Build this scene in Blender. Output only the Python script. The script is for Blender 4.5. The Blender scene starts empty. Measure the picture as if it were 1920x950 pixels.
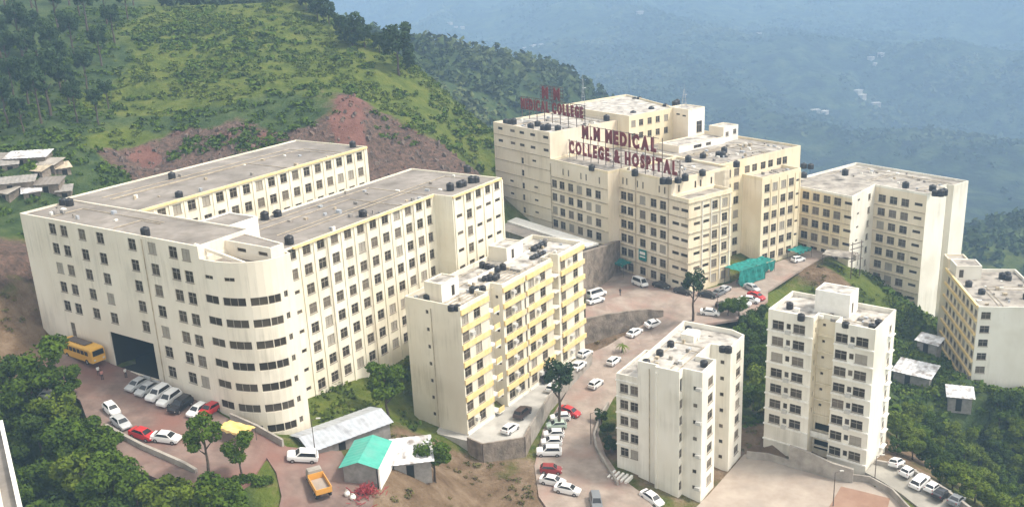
import bpy, bmesh, math, random
import numpy as np
from mathutils import Vector, Matrix, Euler, geometry as mgeo
R = math.radians
rnd = random.Random(11)
S = bpy.context.scene
COL = S.collection
# ---------------------------------------------------------------- camera, sky, sun, exposure
cd = bpy.data.cameras.new('camera'); cam = bpy.data.objects.new('camera', cd); COL.objects.link(cam)
cd.sensor_width = 36.0; cd.lens = 36.0 * 1786.72 / 1920.0; cd.clip_start = 0.5; cd.clip_end = 20000
cam.matrix_world = Matrix.Translation((0, 0, 90)) @ Euler((R(90 - 17.4985), 0, 0)).to_matrix().to_4x4() @ Matrix.Rotation(R(-2.6736), 4, 'Z')
S.camera = cam
SUN_AZ, SUN_EL = -8.0, 55.0          # direction towards the sun, degrees from +X, and elevation
wd = bpy.data.worlds.new('World'); S.world = wd; wd.use_nodes = True
nt = wd.node_tree; bg = nt.nodes['Background']
sky = nt.nodes.new('ShaderNodeTexSky'); sky.sky_type = 'NISHITA'; sky.sun_disc = False
sky.sun_elevation = R(SUN_EL); sky.sun_rotation = R(90 - SUN_AZ); sky.air_density = 1.6; sky.dust_density = 2.0; sky.ozone_density = 0.0
hs = nt.nodes.new('ShaderNodeHueSaturation'); hs.inputs['Saturation'].default_value = 0.12; hs.inputs['Value'].default_value = 1.0; nt.links.new(sky.outputs[0], hs.inputs['Color']); wb = nt.nodes.new('ShaderNodeMix'); wb.data_type = 'RGBA'; wb.blend_type = 'MULTIPLY'; wb.inputs['Factor'].default_value = 1.0; wb.inputs[7].default_value = (1.06, 0.98, 0.87, 1); nt.links.new(hs.outputs[0], wb.inputs[6]); nt.links.new(wb.outputs[2], bg.inputs[0]); bg.inputs[1].default_value = 0.15
sd = bpy.data.lights.new('sun', 'SUN'); sun = bpy.data.objects.new('sun', sd); COL.objects.link(sun)
sd.energy = 2.0; sd.angle = R(7.0); sd.color = (1.0, 0.92, 0.81)
_d = Vector((math.cos(R(SUN_EL)) * math.cos(R(SUN_AZ)), math.cos(R(SUN_EL)) * math.sin(R(SUN_AZ)), math.sin(R(SUN_EL))))
sun.rotation_euler = _d.to_track_quat('Z', 'Y').to_euler(); sun.location = (60, -40, 300)
S.view_settings.view_transform = 'Standard'; S.view_settings.look = 'None'; S.view_settings.exposure = 1.16; S.view_settings.gamma = 1.0
S.render.engine = 'CYCLES'; S.cycles.use_denoising = True; S.cycles.max_bounces = 6; S.cycles.volume_bounces = 2
S.cycles.transparent_max_bounces = 8; S.cycles.use_adaptive_sampling = True
HAZE = 0.00040
# ---- surveyed ground points, outlines and positions (metres)
TC = [(-84.0, 158.6, 30.5, 'n'), (-67.1, 147.0, 27.5, 'n'), (-57.9, 141.9, 26.6, 'n'), (-45.3, 132.8, 25.0, 'n'), (-33.9, 126.2, 23.0, 'n'), (-59.3, 133.7, 26.2, 'n'), (-68.4, 140.2, 27.2, 'n'), (-58.7, 127.4, 25.8, 'n'), (-44.9, 120.0, 24.0, 'n'), (-51.9, 123.4, 25.0, 'n'), (-40.7, 115.2, 23.2, 'n'), (-38.6, 121.6, 23.6, 'n'), (-73.2, 148.3, 28.5, 'n'), (-54.3, 119.5, 24.8, 'n'), (-47.1, 115.2, 24.0, 'n'), (-35.3, 118.6, 22.6, 'n'), (-82.0, 150.4, 30.0, 'e'), (-87.8, 158.4, 36.0, 'e'), (-95.5, 159.4, 40.0, 'r'), (-92.0, 168.1, 41.0, 'r'), (-88.3, 146.3, 33.0, 'e'), (-79.5, 144.5, 28.6, 'e'), (-74.5, 138.4, 26.5, 'f'), (-33.8, 123.5, 22.3, 'n'), (-31.1, 117.2, 21.5, 'n'), (-27.4, 113.0, 20.6, 'n'), (-21.7, 118.6, 20.2, 'n'), (-26.3, 123.9, 20.8, 'n'), (-28.1, 135.0, 20.2, 'e'), (-17.2, 124.8, 18.0, 'e'), (-19.1, 114.3, 19.3, 'e'), (-14.7, 120.6, 16.0, 'e'), (-14.5, 128.9, 15.5, 'e'), (-9.8, 127.4, 11.5, 'e'), (-30.2, 148.1, 19.5, 'g'), (-33.5, 141.9, 20.3, 'g'), (-26.9, 157.0, 18.7, 'g'), (-23.6, 152.5, 17.0, 'g'), (-24.1, 141.6, 17.5, 'g'), (-20.3, 152.9, 12.5, 'g'), (-16.3, 149.4, 12.0, 'g'), (-21.5, 165.6, 18.5, 'g'), (-9.8, 145.2, 8.8, 'f'), (-4.3, 139.1, 8.0, 'f'), (0.4, 135.2, 7.6, 'e'), (-6.8, 127.5, 8.5, 'e'), (-9.0, 147.9, 9.5, 'n'), (-18.9, 154.7, 11.0, 'n'), (3.1, 165.6, 8.8, 'n'), (14.2, 181.8, 9.8, 'n'), (-6.8, 172.4, 12.0, 'n'), (4.3, 188.6, 13.0, 'n'), (1.2, 148.0, 7.9, 'n'), (2.4, 141.6, 7.7, 'n'), (4.7, 144.0, 7.7, 'n'), (8.1, 154.2, 8.2, 'n'), (13.0, 165.5, 8.8, 'n'), (19.6, 178.4, 9.4, 'n'), (26.9, 191.3, 10.8, 'n'), (32.6, 194.3, 12.8, 'n'), (10.1, 132.7, 7.2, 'n'), (18.1, 129.9, 6.6, 'n'), (15.2, 140.6, 7.1, 'n'), (14.9, 154.7, 7.6, 'n'), (19.6, 169.3, 8.9, 'n'), (29.3, 184.6, 11.0, 'n'), (15.7, 183.3, 9.8, 'n'), (24.3, 188.9, 10.3, 'n'), (6.2, 125.3, 7.4, 'n'), (17.8, 198.2, 14.2, 'n'), (19.1, 204.9, 14.2, 'n'), (29.2, 207.2, 14.2, 'n'), (39.6, 203.7, 14.0, 'n'), (46.0, 199.4, 13.6, 'n'), (56.7, 208.7, 13.6, 'n'), (71.8, 225.5, 13.7, 'n'), (79.0, 231.4, 13.6, 'n'), (42.0, 192.1, 13.2, 'n'), (50.7, 196.8, 13.1, 'n'), (35.6, 194.7, 13.4, 'n'), (3.6, 256.2, 20.0, 'n'), (15.0, 240.4, 20.0, 'n'), (26.3, 224.7, 15.0, 'n'), (37.6, 208.9, 15.0, 'n'), (27.3, 273.2, 20.0, 'n'), (44.3, 249.6, 20.0, 'n'), (57.4, 223.0, 15.0, 'n'), (68.0, 266.6, 20.0, 'n'), (74.3, 241.2, 15.0, 'n'), (-9.3, 254.2, 22.0, 'n'), (1.1, 236.4, 19.0, 'n'), (60.4, 208.1, 12.3, 'g'), (66.4, 211.4, 9.5, 'g'), (76.2, 214.6, 12.6, 'e'), (82.9, 218.8, 11.5, 'g'), (88.3, 218.7, 8.5, 'g'), (94.8, 220.9, 2.5, 'g'), (101.1, 222.0, -0.8, 'f'), (72.4, 219.1, 13.3, 'e'), (84.8, 208.8, 3.5, 'g'), (92.3, 207.1, -3.0, 'f'), (85.1, 189.5, -4.0, 'f'), (99.1, 198.6, -9.0, 'f'), (101.2, 189.6, -12.0, 'f'), (84.3, 168.4, -8.0, 'f'), (96.9, 172.8, -16.0, 'f'), (114.3, 197.2, -20.0, 'f'), (97.8, 165.1, -20.0, 'f'), (74.9, 165.1, -1.0, 'f'), (51.0, 187.9, 8.5, 'f'), (45.0, 170.6, 7.0, 'f'), (42.6, 155.2, 7.0, 'f'), (40.7, 149.4, 5.4, 'e'), (43.3, 149.1, 7.5, 'e'), (46.5, 146.8, 6.5, 'e'), (48.4, 194.4, 11.0, 'f'), (49.2, 143.6, 5.6, 'e'), (32.8, 139.5, 4.8, 'n'), (42.6, 142.6, 5.0, 'n'), (50.8, 137.4, 5.1, 'n'), (56.9, 135.0, 5.7, 'n'), (43.5, 130.6, 4.8, 'n'), (37.6, 146.4, 4.8, 'n'), (27.5, 130.7, 4.6, 'n'), (57.6, 123.9, 4.6, 'n'), (45.6, 122.0, 4.7, 'n'), (60.4, 139.8, 6.0, 'n'), (62.6, 136.4, 5.6, 'n'), (65.7, 131.4, 5.0, 'n'), (67.7, 126.6, 4.6, 'n'), (53.2, 147.3, 5.5, 'e'), (60.2, 144.1, 5.8, 'e'), (48.5, 153.5, 8.0, 'e'), (27.8, 142.7, 5.2, 'e'), (19.5, 143.8, 6.9, 'e'), (27.4, 152.0, 8.0, 'e'), (35.9, 149.6, 5.5, 'e'), (-68.8, 122.6, 15.0, 'f'), (-54.2, 116.4, 19.0, 'f'), (-41.7, 112.4, 20.5, 'f'), (-65.7, 127.2, 21.0, 'f'), (-80.2, 131.9, 20.0, 'f'), (-32.1, 107.5, 19.5, 'f'), (-93.0, 134.2, 24.0, 'f'), (-60.0, 70.0, 6.0, 'f'), (0.0, 70.0, 2.0, 'f'), (60.0, 80.0, 0.0, 'f'), (-110.0, 90.0, 14.0, 'f'), (110.0, 90.0, -14.0, 'f'), (0.0, 20.0, -8.0, 'f'), (-80.0, 20.0, 0.0, 'f'), (90.0, 20.0, -20.0, 'f'), (0.0, -80.0, 0.0, 'f'), (-200.0, 40.0, 40.0, 'f'), (200.0, 60.0, -50.0, 'f'), (220.0, 150.0, -55.0, 'f'), (-220.0, 150.0, 70.0, 'f'), (-109.6, 199.6, 41.46, 'f'), (-102.7, 199.9, 42.25, 'f'), (-113.0, 208.6, 46.58, 'f'), (-106.8, 211.2, 48.14, 'f'), (-99.8, 210.0, 44.39, 'f'), (-119.7, 223.3, 49.92, 'f'), (-112.1, 223.4, 50.18, 'f'), (-103.8, 224.0, 49.01, 'f'), (-94.3, 214.2, 44.38, 'f'), (-129.9, 245.6, 54.2, 'f'), (-119.4, 247.1, 55.53, 'f'), (-109.4, 245.3, 53.28, 'f'), (-145.1, 280.3, 64.47, 'f'), (-130.2, 281.1, 63.69, 'f'), (-116.4, 285.4, 64.11, 'f'), (-165.4, 326.4, 77.56, 'f'), (-148.3, 327.1, 76.73, 'f'), (-129.5, 333.1, 75.52, 'f'), (-153.3, 252.2, 58.4, 'f'), (-200.7, 344.0, 83.48, 'f'), (-105.0, 263.5, 54.4, 'g'), (-97.9, 239.0, 49.77, 'g'), (-101.8, 288.3, 63.13, 'g'), (-88.0, 296.1, 64.83, 'g'), (-87.4, 263.7, 55.02, 'g'), (-72.6, 264.4, 57.16, 'g'), (-115.1, 332.9, 74.88, 'g'), (-93.5, 332.6, 73.91, 'g'), (-76.1, 335.9, 74.69, 'g'), (-67.5, 289.8, 61.38, 'g'), (-54.4, 287.1, 59.5, 'g'), (-71.4, 350.7, 78.24, 'g'), (-58.9, 340.0, 70.99, 'g'), (-42.9, 325.3, 64.27, 'g'), (-31.5, 312.9, 58.05, 'g'), (-20.9, 300.1, 50.69, 'g'), (-38.3, 282.9, 56.14, 'g'), (-25.8, 276.4, 48.72, 'g'), (-14.2, 287.2, 43.28, 'g'), (-4.8, 282.1, 36.96, 'g'), (-58.2, 312.0, 65.26, 'g'), (-15.3, 269.0, 38.69, 'g'), (-92.6, 233.3, 45.23, 'r'), (-80.8, 239.6, 48.57, 'r'), (-67.6, 240.9, 49.34, 'r'), (-54.1, 240.2, 47.19, 'r'), (-42.4, 245.6, 50.78, 'r'), (-41.6, 256.2, 54.69, 'r'), (-32.3, 250.8, 47.31, 'r'), (-26.7, 250.3, 45.72, 'r'), (-21.2, 246.5, 40.49, 'r'), (-35.6, 239.4, 41.24, 'r'), (-47.1, 237.4, 44.94, 'r'), (-11.8, 253.6, 36.39, 'r'), (-83.2, 224.4, 43.43, 'r'), (-65.1, 229.0, 44.84, 'r'), (-46.2, 231.7, 43.37, 'r'), (-33.8, 232.9, 37.11, 'r'), (-20.8, 238.0, 36.69, 'r'), (-7.6, 252.9, 34.13, 'r'), (-70.3, 197.3, 30.0, 'r'), (-56.5, 218.1, 34.0, 'r'), (-24.3, 212.2, 30.0, 'r'), (-5.4, 204.5, 26.0, 'n'), (-41.2, 177.9, 24.0, 'n'), (-34.3, 161.2, 22.0, 'n'), (-81.4, 162.6, 29.0, 'n'), (-64.8, 151.5, 27.0, 'n'), (-35.7, 132.1, 21.0, 'n'), (-17.7, 186.2, 20.0, 'n'), (-11.0, 163.7, 17.0, 'n'), (3.4, 181.7, 17.0, 'n'), (-87.0, 172.3, 34.0, 'r'), (-90.0, 247.8, 51.24, 'f'), (-79.4, 250.2, 52.17, 'f'), (-71.8, 253.8, 53.63, 'f'), (-63.0, 252.7, 53.39, 'f'), (-54.2, 250.1, 51.98, 'f'), (-47.5, 252.5, 52.7, 'f'), (-37.6, 262.8, 52.1, 'g'), (-31.6, 260.2, 50.74, 'g'), (-25.5, 255.3, 48.36, 'g'), (14.7, 184.2, 9.5, 'e'), (18.3, 187.0, 9.8, 'e'), (23.4, 190.8, 10.3, 'e'), (27.8, 193.8, 11.0, 'e'), (-11.3, 138.9, 9.5, 'e'), (-14.0, 141.7, 11.0, 'e'), (-7.0, 142.5, 8.2, 'e'), (-2.6, 136.0, 7.8, 'e'), (-8.5, 133.7, 9.5, 'e'), (-15.0, 115.7, 16.5, 'e'), (97.0, 183.5, 0.5, 'f'), (105.0, 182.5, -2.0, 'f'), (113.0, 181.0, -5.0, 'f'), (95.5, 198.0, 1.5, 'f'), (93.0, 190.0, -0.5, 'f'), (95.0, 210.0, 2.5, 'f'), (104.0, 195.0, 1.0, 'f'), (-89.5, 400.0, 62.0, 'f'), (-56.8, 390.0, 42.0, 'f'), (-33.1, 370.0, 35.0, 'f'), (-11.8, 350.0, 20.0, 'f'), (-155.1, 420.0, 85.0, 'f'), (-225.7, 420.0, 95.0, 'f'), (-282.1, 400.0, 110.0, 'f'), (-190.3, 250.0, 100.0, 'f'), (0.0, 340.0, 5.0, 'f'), (-45.8, 551.1, 42.21, 'f'), (-28.7, 571.8, 41.1, 'f'), (-0.9, 584.0, 29.91, 'f'), (18.8, 598.5, 26.21, 'f'), (45.5, 605.5, 14.97, 'f'), (68.2, 600.3, -1.43, 'f'), (-26.0, 494.5, 28.92, 'f'), (-4.4, 470.9, 20.45, 'f'), (15.6, 521.6, 14.92, 'f'), (40.2, 539.9, 6.64, 'f'), (-44.3, 720.0, -60.0, 'f'), (16.6, 740.0, -80.0, 'f'), (76.6, 720.0, -120.0, 'f'), (-90.2, 620.0, 30.0, 'f'), (-164.8, 640.0, 60.0, 'f'), (9.0, 400.0, -10.0, 'f'), (47.9, 450.0, -40.0, 'f'), (249.0, 475.1, -66.09, 'g'), (312.4, 555.6, -76.61, 'g'), (224.6, 444.7, -62.58, 'g'), (291.2, 494.9, -69.6, 'g'), (-829.5, 950.0, -185.0, 'f'), (-1036.8, 1187.5, -192.0, 'f'), (-1364.2, 1562.5, -211.25, 'f'), (-1658.9, 1900.0, -176.25, 'f'), (-2128.2, 2437.5, -115.0, 'f'), (-2728.5, 3125.0, 20.0, 'f'), (-3383.3, 3875.0, 170.0, 'f'), (-4693.0, 5375.0, 300.0, 'f'), (-404.1, 950.0, -185.0, 'f'), (-505.1, 1187.5, -192.0, 'f'), (-664.6, 1562.5, -211.25, 'f'), (-808.2, 1900.0, -176.25, 'f'), (-1036.8, 2437.5, -115.0, 'f'), (-1329.3, 3125.0, 20.0, 'f'), (-1648.3, 3875.0, 170.0, 'f'), (-2286.3, 5375.0, 300.0, 'f'), (-138.2, 950.0, -185.0, 'f'), (-172.8, 1187.5, -192.0, 'f'), (-227.4, 1562.5, -211.25, 'f'), (-276.5, 1900.0, -176.25, 'f'), (-354.7, 2437.5, -115.0, 'f'), (-454.7, 3125.0, 20.0, 'f'), (-563.9, 3875.0, 170.0, 'f'), (-782.2, 5375.0, 300.0, 'f'), (59.6, 760.0, -185.0, 'f'), (74.4, 950.0, -192.0, 'f'), (97.9, 1250.0, -169.0, 'f'), (119.1, 1520.0, -141.0, 'f'), (152.8, 1950.0, -92.0, 'f'), (195.9, 2500.0, 20.0, 'f'), (242.9, 3100.0, 170.0, 'f'), (336.9, 4300.0, 300.0, 'f'), (187.2, 760.0, -185.0, 'f'), (233.9, 950.0, -192.0, 'f'), (307.8, 1250.0, -169.0, 'f'), (374.3, 1520.0, -141.0, 'f'), (480.2, 1950.0, -92.0, 'f'), (615.7, 2500.0, 20.0, 'f'), (763.4, 3100.0, 170.0, 'f'), (1058.9, 4300.0, 300.0, 'f'), (314.8, 760.0, -185.0, 'f'), (393.5, 950.0, -192.0, 'f'), (517.7, 1250.0, -169.0, 'f'), (629.5, 1520.0, -141.0, 'f'), (807.6, 1950.0, -92.0, 'f'), (1035.4, 2500.0, 20.0, 'f'), (1283.9, 3100.0, 170.0, 'f'), (1780.9, 4300.0, 300.0, 'f'), (442.4, 760.0, -185.0, 'f'), (553.0, 950.0, -192.0, 'f'), (727.6, 1250.0, -169.0, 'f'), (884.7, 1520.0, -141.0, 'f'), (1135.0, 1950.0, -92.0, 'f'), (1455.2, 2500.0, 20.0, 'f'), (1804.4, 3100.0, 170.0, 'f'), (2502.9, 4300.0, 300.0, 'f'), (655.1, 760.0, -185.0, 'f'), (818.8, 950.0, -192.0, 'f'), (1077.4, 1250.0, -169.0, 'f'), (1310.1, 1520.0, -141.0, 'f'), (1680.7, 1950.0, -92.0, 'f'), (2154.8, 2500.0, 20.0, 'f'), (2671.9, 3100.0, 170.0, 'f'), (3706.2, 4300.0, 300.0, 'f'), (129.0, 360.0, -60.0, 'f'), (197.5, 420.0, -85.0, 'f'), (203.7, 350.0, -80.0, 'f'), (103.4, 420.0, -60.0, 'f'), (216.3, 560.0, -115.0, 'f'), (106.6, 560.0, -105.0, 'f'), (403.0, 500.0, -120.0, 'f')]
FRAMES = {'A': (-75.9, 152.9, -33.7, 1), 'T1': (30.294, 136.417, -34.4, 0.935), 'T2': (43.852, 147.637, -38.63, 0.935), 'Y': (-8.566, 148.608, -34.37, 1.032), 'H': (31.979, 216.756, -54.31, 0.972)}
PAVE = {'upper_lot': [(-78.03, 153.19, 29.6), (-67.01, 146.8, 27.5), (-57.86, 141.7, 26.6), (-51.17, 136.41, 25.8), (-43.77, 130.23, 24.9), (-37.49, 126.96, 23.9), (-34.06, 124.43, 23.0), (-26.57, 125.92, 20.9), (-24.34, 121.21, 20.5), (-20.42, 113.98, 20.0), (-20.36, 107.63, 19.6), (-26.4, 106.63, 19.8), (-32.35, 107.4, 20.4), (-32.69, 113.61, 21.3), (-34.29, 118.14, 22.4), (-36.28, 121.25, 23.0), (-36.97, 114.92, 23.2), (-39.02, 111.67, 23.0), (-46.47, 113.13, 23.8), (-52.4, 116.44, 24.6), (-58.43, 122.55, 25.4), (-64.55, 129.33, 26.0), (-68.17, 135.43, 26.7), (-73.27, 139.85, 27.6), (-76.72, 136.48, 28.0), (-79.68, 139.41, 28.6), (-78.12, 144.34, 28.6), (-76.54, 148.24, 28.9)], 'campus_road': [(5.98, 122.49, 7.4), (2.44, 132.85, 7.5), (2.1, 142.13, 7.7), (4.08, 153.8, 8.1), (8.73, 165.72, 8.7), (12.22, 174.67, 9.1), (14.74, 182.35, 9.8), (19.32, 185.62, 10.1), (27.08, 192.57, 10.9), (32.47, 195.0, 12.8), (32.53, 195.39, 13.9), (25.13, 195.24, 14.2), (15.19, 191.39, 14.2), (16.25, 203.55, 14.2), (18.69, 211.2, 14.2), (28.41, 228.39, 14.2), (36.31, 212.91, 14.2), (39.9, 204.51, 14.1), (51.02, 210.82, 13.8), (62.12, 222.3, 13.7), (72.03, 229.48, 13.7), (76.5, 234.27, 13.7), (81.02, 235.43, 13.7), (79.85, 228.9, 13.5), (67.73, 216.32, 13.5), (58.42, 205.62, 13.3), (56.99, 200.34, 13.1), (49.77, 190.61, 12.9), (41.25, 188.33, 13.0), (36.11, 188.15, 12.6), (28.93, 182.27, 10.8), (20.05, 168.8, 8.9), (15.62, 159.47, 7.8), (13.93, 152.57, 7.5), (14.4, 145.45, 7.2), (16.24, 138.12, 7.0), (19.08, 133.49, 6.7), (20.96, 127.73, 6.4), (17.17, 123.08, 6.4)], 'lower_yard': [(21.33, 124.03, 4.6), (26.8, 131.38, 4.7), (30.27, 135.77, 4.7), (38.84, 147.62, 4.8), (42.12, 147.7, 4.9), (46.45, 143.47, 5.0), (51.33, 139.04, 5.1), (56.66, 137.89, 5.2), (58.64, 133.3, 5.2), (59.3, 128.19, 5.0), (57.88, 120.83, 4.8)], 'parking_lane': [(56.14, 137.41, 6.4), (59.22, 140.92, 6.4), (63.5, 138.62, 5.9), (66.9, 132.27, 5.2), (69.7, 123.92, 4.4), (61.8, 122.47, 4.4), (61.36, 128.76, 5.0), (60.01, 132.07, 5.4), (58.1, 134.93, 6.0)], 'clay_court': [(51.62, 135.49, 5.12), (57.95, 131.3, 5.12), (52.9, 122.29, 5.0), (44.01, 124.4, 5.0)]}
PODIUM = [(-8.97, 145.97, 10.8), (-6.46, 143.52, 10.8), (0.51, 145.07, 10.8), (1.54, 148.97, 10.8), (5.69, 161.06, 10.8), (10.92, 171.11, 10.8), (15.11, 178.93, 10.8), (14.71, 181.71, 10.8)]
WALLS = {'plaza': [(14.8, 189.35, 14.9, 8.8), (18.84, 191.02, 14.9, 9.0), (24.81, 192.8, 14.9, 9.4), (29.04, 194.01, 14.6, 10.5), (32.41, 193.97, 14.2, 12.0)], 'lot': [(-61.17, 127.22, 26.4, 24.6), (-57.36, 124.12, 26.2, 24.6), (-54.07, 121.69, 25.9, 24.4), (-50.48, 119.46, 25.6, 24.0), (-46.43, 117.03, 25.1, 23.5), (-44.73, 116.03, 24.6, 23.2)], 'lane': [(58.48, 139.59, 7.2, 3.0), (63.16, 137.96, 6.8, 2.0), (66.67, 131.92, 6.1, 0.0), (69.54, 123.82, 5.4, -2.0), (71.36, 119.46, 5.0, -3.0)], 'yard': [(38.87, 146.05, 6.2, 4.4), (42.27, 145.0, 6.2, 4.4), (46.67, 141.37, 6.2, 4.4), (50.93, 138.05, 6.3, 4.4), (56.34, 136.06, 6.3, 4.4), (58.45, 132.15, 6.3, 4.4), (59.07, 127.06, 6.2, 4.2), (57.76, 120.41, 6.0, 4.0)], 'nose': [(-43.5, 129.8, 26.0, 23.0), (-38.95, 127.14, 25.2, 22.6), (-34.65, 124.19, 24.2, 22.0)], 'planter': [(15.55, 136.02, 7.6, 6.4), (14.39, 141.19, 7.8, 6.6), (13.2, 147.1, 8.1, 6.9), (13.23, 151.14, 8.3, 7.1), (14.77, 156.93, 8.6, 7.4), (16.93, 162.18, 8.9, 7.8)], 'slope': [(45.07, 142.45, 9.0, 5.0), (47.98, 140.2, 8.6, 5.0), (50.77, 137.86, 8.0, 5.0), (53.73, 136.25, 7.6, 5.0)]}
CARS = [(-60.61, 139.56, None, -117.8, 'n', 'silver', 'silver saloon car nearest the dark gateway of the college block'), (-58.58, 138.08, None, -116.8, 'n', 'silver', 'silver saloon car second from the dark gateway of the college block'), (-56.35, 136.46, None, -113.5, 's', 'white', 'white tall car third from the dark gateway of the college block'), (-54.17, 134.87, None, -110.9, 's', 'white', 'white tall car beside a black car along the college block'), (-51.86, 133.0, None, -112.0, 's', 'black', 'black car between white cars along the college block'), (-48.86, 131.52, None, -114.5, 'h', 'white', 'white hatchback beside the red car along the college block'), (-47.21, 131.81, None, -112.9, 'h', 'red', 'red hatchback half hidden behind the small tree by the college block'), (-61.94, 132.03, None, -47.4, 'h', 'white', 'white hatchback behind a silver car at the lot wall'), (-59.11, 128.08, None, -45.6, 'n', 'silver', 'silver saloon car with dark windscreen in the middle of the red lot'), (-54.74, 124.77, None, -26.4, 'n', 'red', 'bright red saloon car on the low wall of the red lot'), (-51.11, 123.87, None, -11.7, 'n', 'white', 'white saloon car beside the bright red saloon on the lot wall'), (-76.99, 140.27, None, 177.4, 'v', 'white', 'white van standing at the far left under the trees'), (-74.51, 137.71, None, -173.5, 'h', 'white', 'white hatchback mostly hidden under the tree behind the van'), (-31.53, 122.07, None, -166.1, 's', 'white', 'white car in front of the long tin shed'), (-1.72, 148.7, 10.8, 53.3, 'h', 'white', 'white hatchback at the front edge of the concrete podium'), (0.55, 154.28, 10.8, 60.1, 's', 'brown', 'dark brown car on the concrete podium beside the yellow flats'), (6.56, 164.15, 10.8, 59.6, 'h', 'white', 'white hatchback on the podium behind the tall tree'), (5.67, 168.74, 10.8, 60.4, 's', 'black', 'dark car on the podium hidden behind the tall tree crown'), (12.17, 173.49, 10.8, 55.9, 'n', 'white', 'white saloon on the podium beyond the tall tree'), (13.95, 179.33, 10.8, 45.4, 'h', 'white', 'white car at the far end of the yellow flats'), (4.71, 145.61, None, -179.4, 's', 'white', 'white car nearest the viewer in the row below the podium wall'), (5.34, 148.82, None, -178.5, 'h', 'white', 'white hatchback second in the row below the podium wall'), (5.87, 151.47, None, -176.6, 'h', 'white', 'white hatchback third in the row below the podium wall'), (6.52, 154.46, None, -173.9, 'h', 'green', 'pale green hatchback fourth in the row below the podium wall'), (7.37, 157.25, None, -172.3, 'h', 'white', 'white hatchback last in the row below the podium wall'), (9.28, 159.34, None, -35.7, 'n', 'red', 'red saloon at the head of the row beside the tall tree trunk'), (4.77, 140.02, None, -5.9, 'h', 'maroon', 'dark red hatchback between two white cars at the road edge'), (4.84, 136.53, None, -20.9, 'n', 'white', 'white saloon at the road edge just below the dark red hatchback'), (7.09, 134.0, None, -21.5, 'n', 'white', 'white saloon parked lowest at the bend of the road'), (11.27, 130.37, None, -88.5, 's', 'grey', 'grey car cut off at the bottom edge on the road'), (20.32, 132.13, None, -53.4, 'n', 'white', 'white saloon at the foot of the white block of flats'), (15.11, 169.26, None, 51.1, 'h', 'white', 'white hatchback climbing the road beside the white flats'), (19.74, 178.61, None, 51.7, 'h', 'white', 'white hatchback by the small palm on the road'), (25.54, 189.85, None, 45.3, 'n', 'white', 'white saloon below the plaza retaining wall'), (29.84, 192.43, None, 32.2, 'n', 'white', 'white saloon at the top end of the plaza retaining wall'), (18.91, 203.35, None, 30.3, 'v', 'white', 'white van against the retaining wall behind the yellow flats'), (18.1, 198.84, None, 29.5, 'n', 'white', 'pale saloon beside the white van behind the yellow flats'), (29.48, 209.37, None, -62.0, 'v', 'white', 'white van outside the hospital entrance'), (34.22, 207.87, None, -39.3, 'n', 'black', 'dark saloon against the hospital wall right of the entrance'), (38.45, 203.95, None, -34.5, 'n', 'black', 'black saloon at the corner of the hospital'), (43.66, 202.07, None, -27.3, 'n', 'black', 'dark saloon round the corner of the hospital beside the tree'), (46.6, 203.39, None, 45.5, 'n', 'grey', 'grey saloon beside the hospital wall'), (48.27, 205.39, None, 49.0, 'n', 'silver', 'silver saloon beside the hospital wall near the green netting'), (53.82, 211.04, None, 52.2, 'h', 'grey', 'grey hatchback in front of the green netting'), (54.85, 206.14, None, -62.2, 'n', 'silver', 'silver saloon above the red car at the plaza edge'), (54.59, 201.25, None, -52.5, 'n', 'red', 'bright red saloon at the edge of the hospital plaza'), (52.61, 199.16, None, -21.2, 'n', 'white', 'white saloon next to the red car at the plaza edge'), (50.29, 197.44, None, -30.1, 'n', 'white', 'white saloon second from the red car at the plaza edge'), (48.04, 196.38, None, -30.3, 'n', 'white', 'white saloon third from the red car at the plaza edge'), (46.2, 195.57, None, -22.5, 'n', 'black', 'dark saloon between white cars at the plaza edge'), (42.22, 192.36, None, -17.7, 'n', 'white', 'white saloon above the bushes at the near end of the plaza edge'), (71.0, 224.68, None, 27.6, 'h', 'white', 'white car under the teal canopy by the hospital'), (62.08, 139.22, None, 45.0, 'h', 'white', 'white hatchback nearest the white tower in the lane'), (62.81, 136.87, None, 43.6, 'h', 'white', 'white hatchback second in the lane beside the wooded slope'), (63.7, 134.19, None, 42.6, 's', 'white', 'white tall car third in the lane beside the wooded slope'), (65.17, 132.76, None, 43.9, 'h', 'white', 'white hatchback fourth in the lane beside the wooded slope'), (65.84, 131.17, None, 43.6, 'n', 'black', 'dark saloon fifth in the lane beside the wooded slope'), (67.44, 129.42, None, 44.9, 'n', 'grey', 'grey saloon last in the lane at the bottom edge')]
BUS = (-72.5, 148.18, 28.33, -35.7)
TRUCK = (-28.09, 116.01, 21.07, 115.5)
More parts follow.
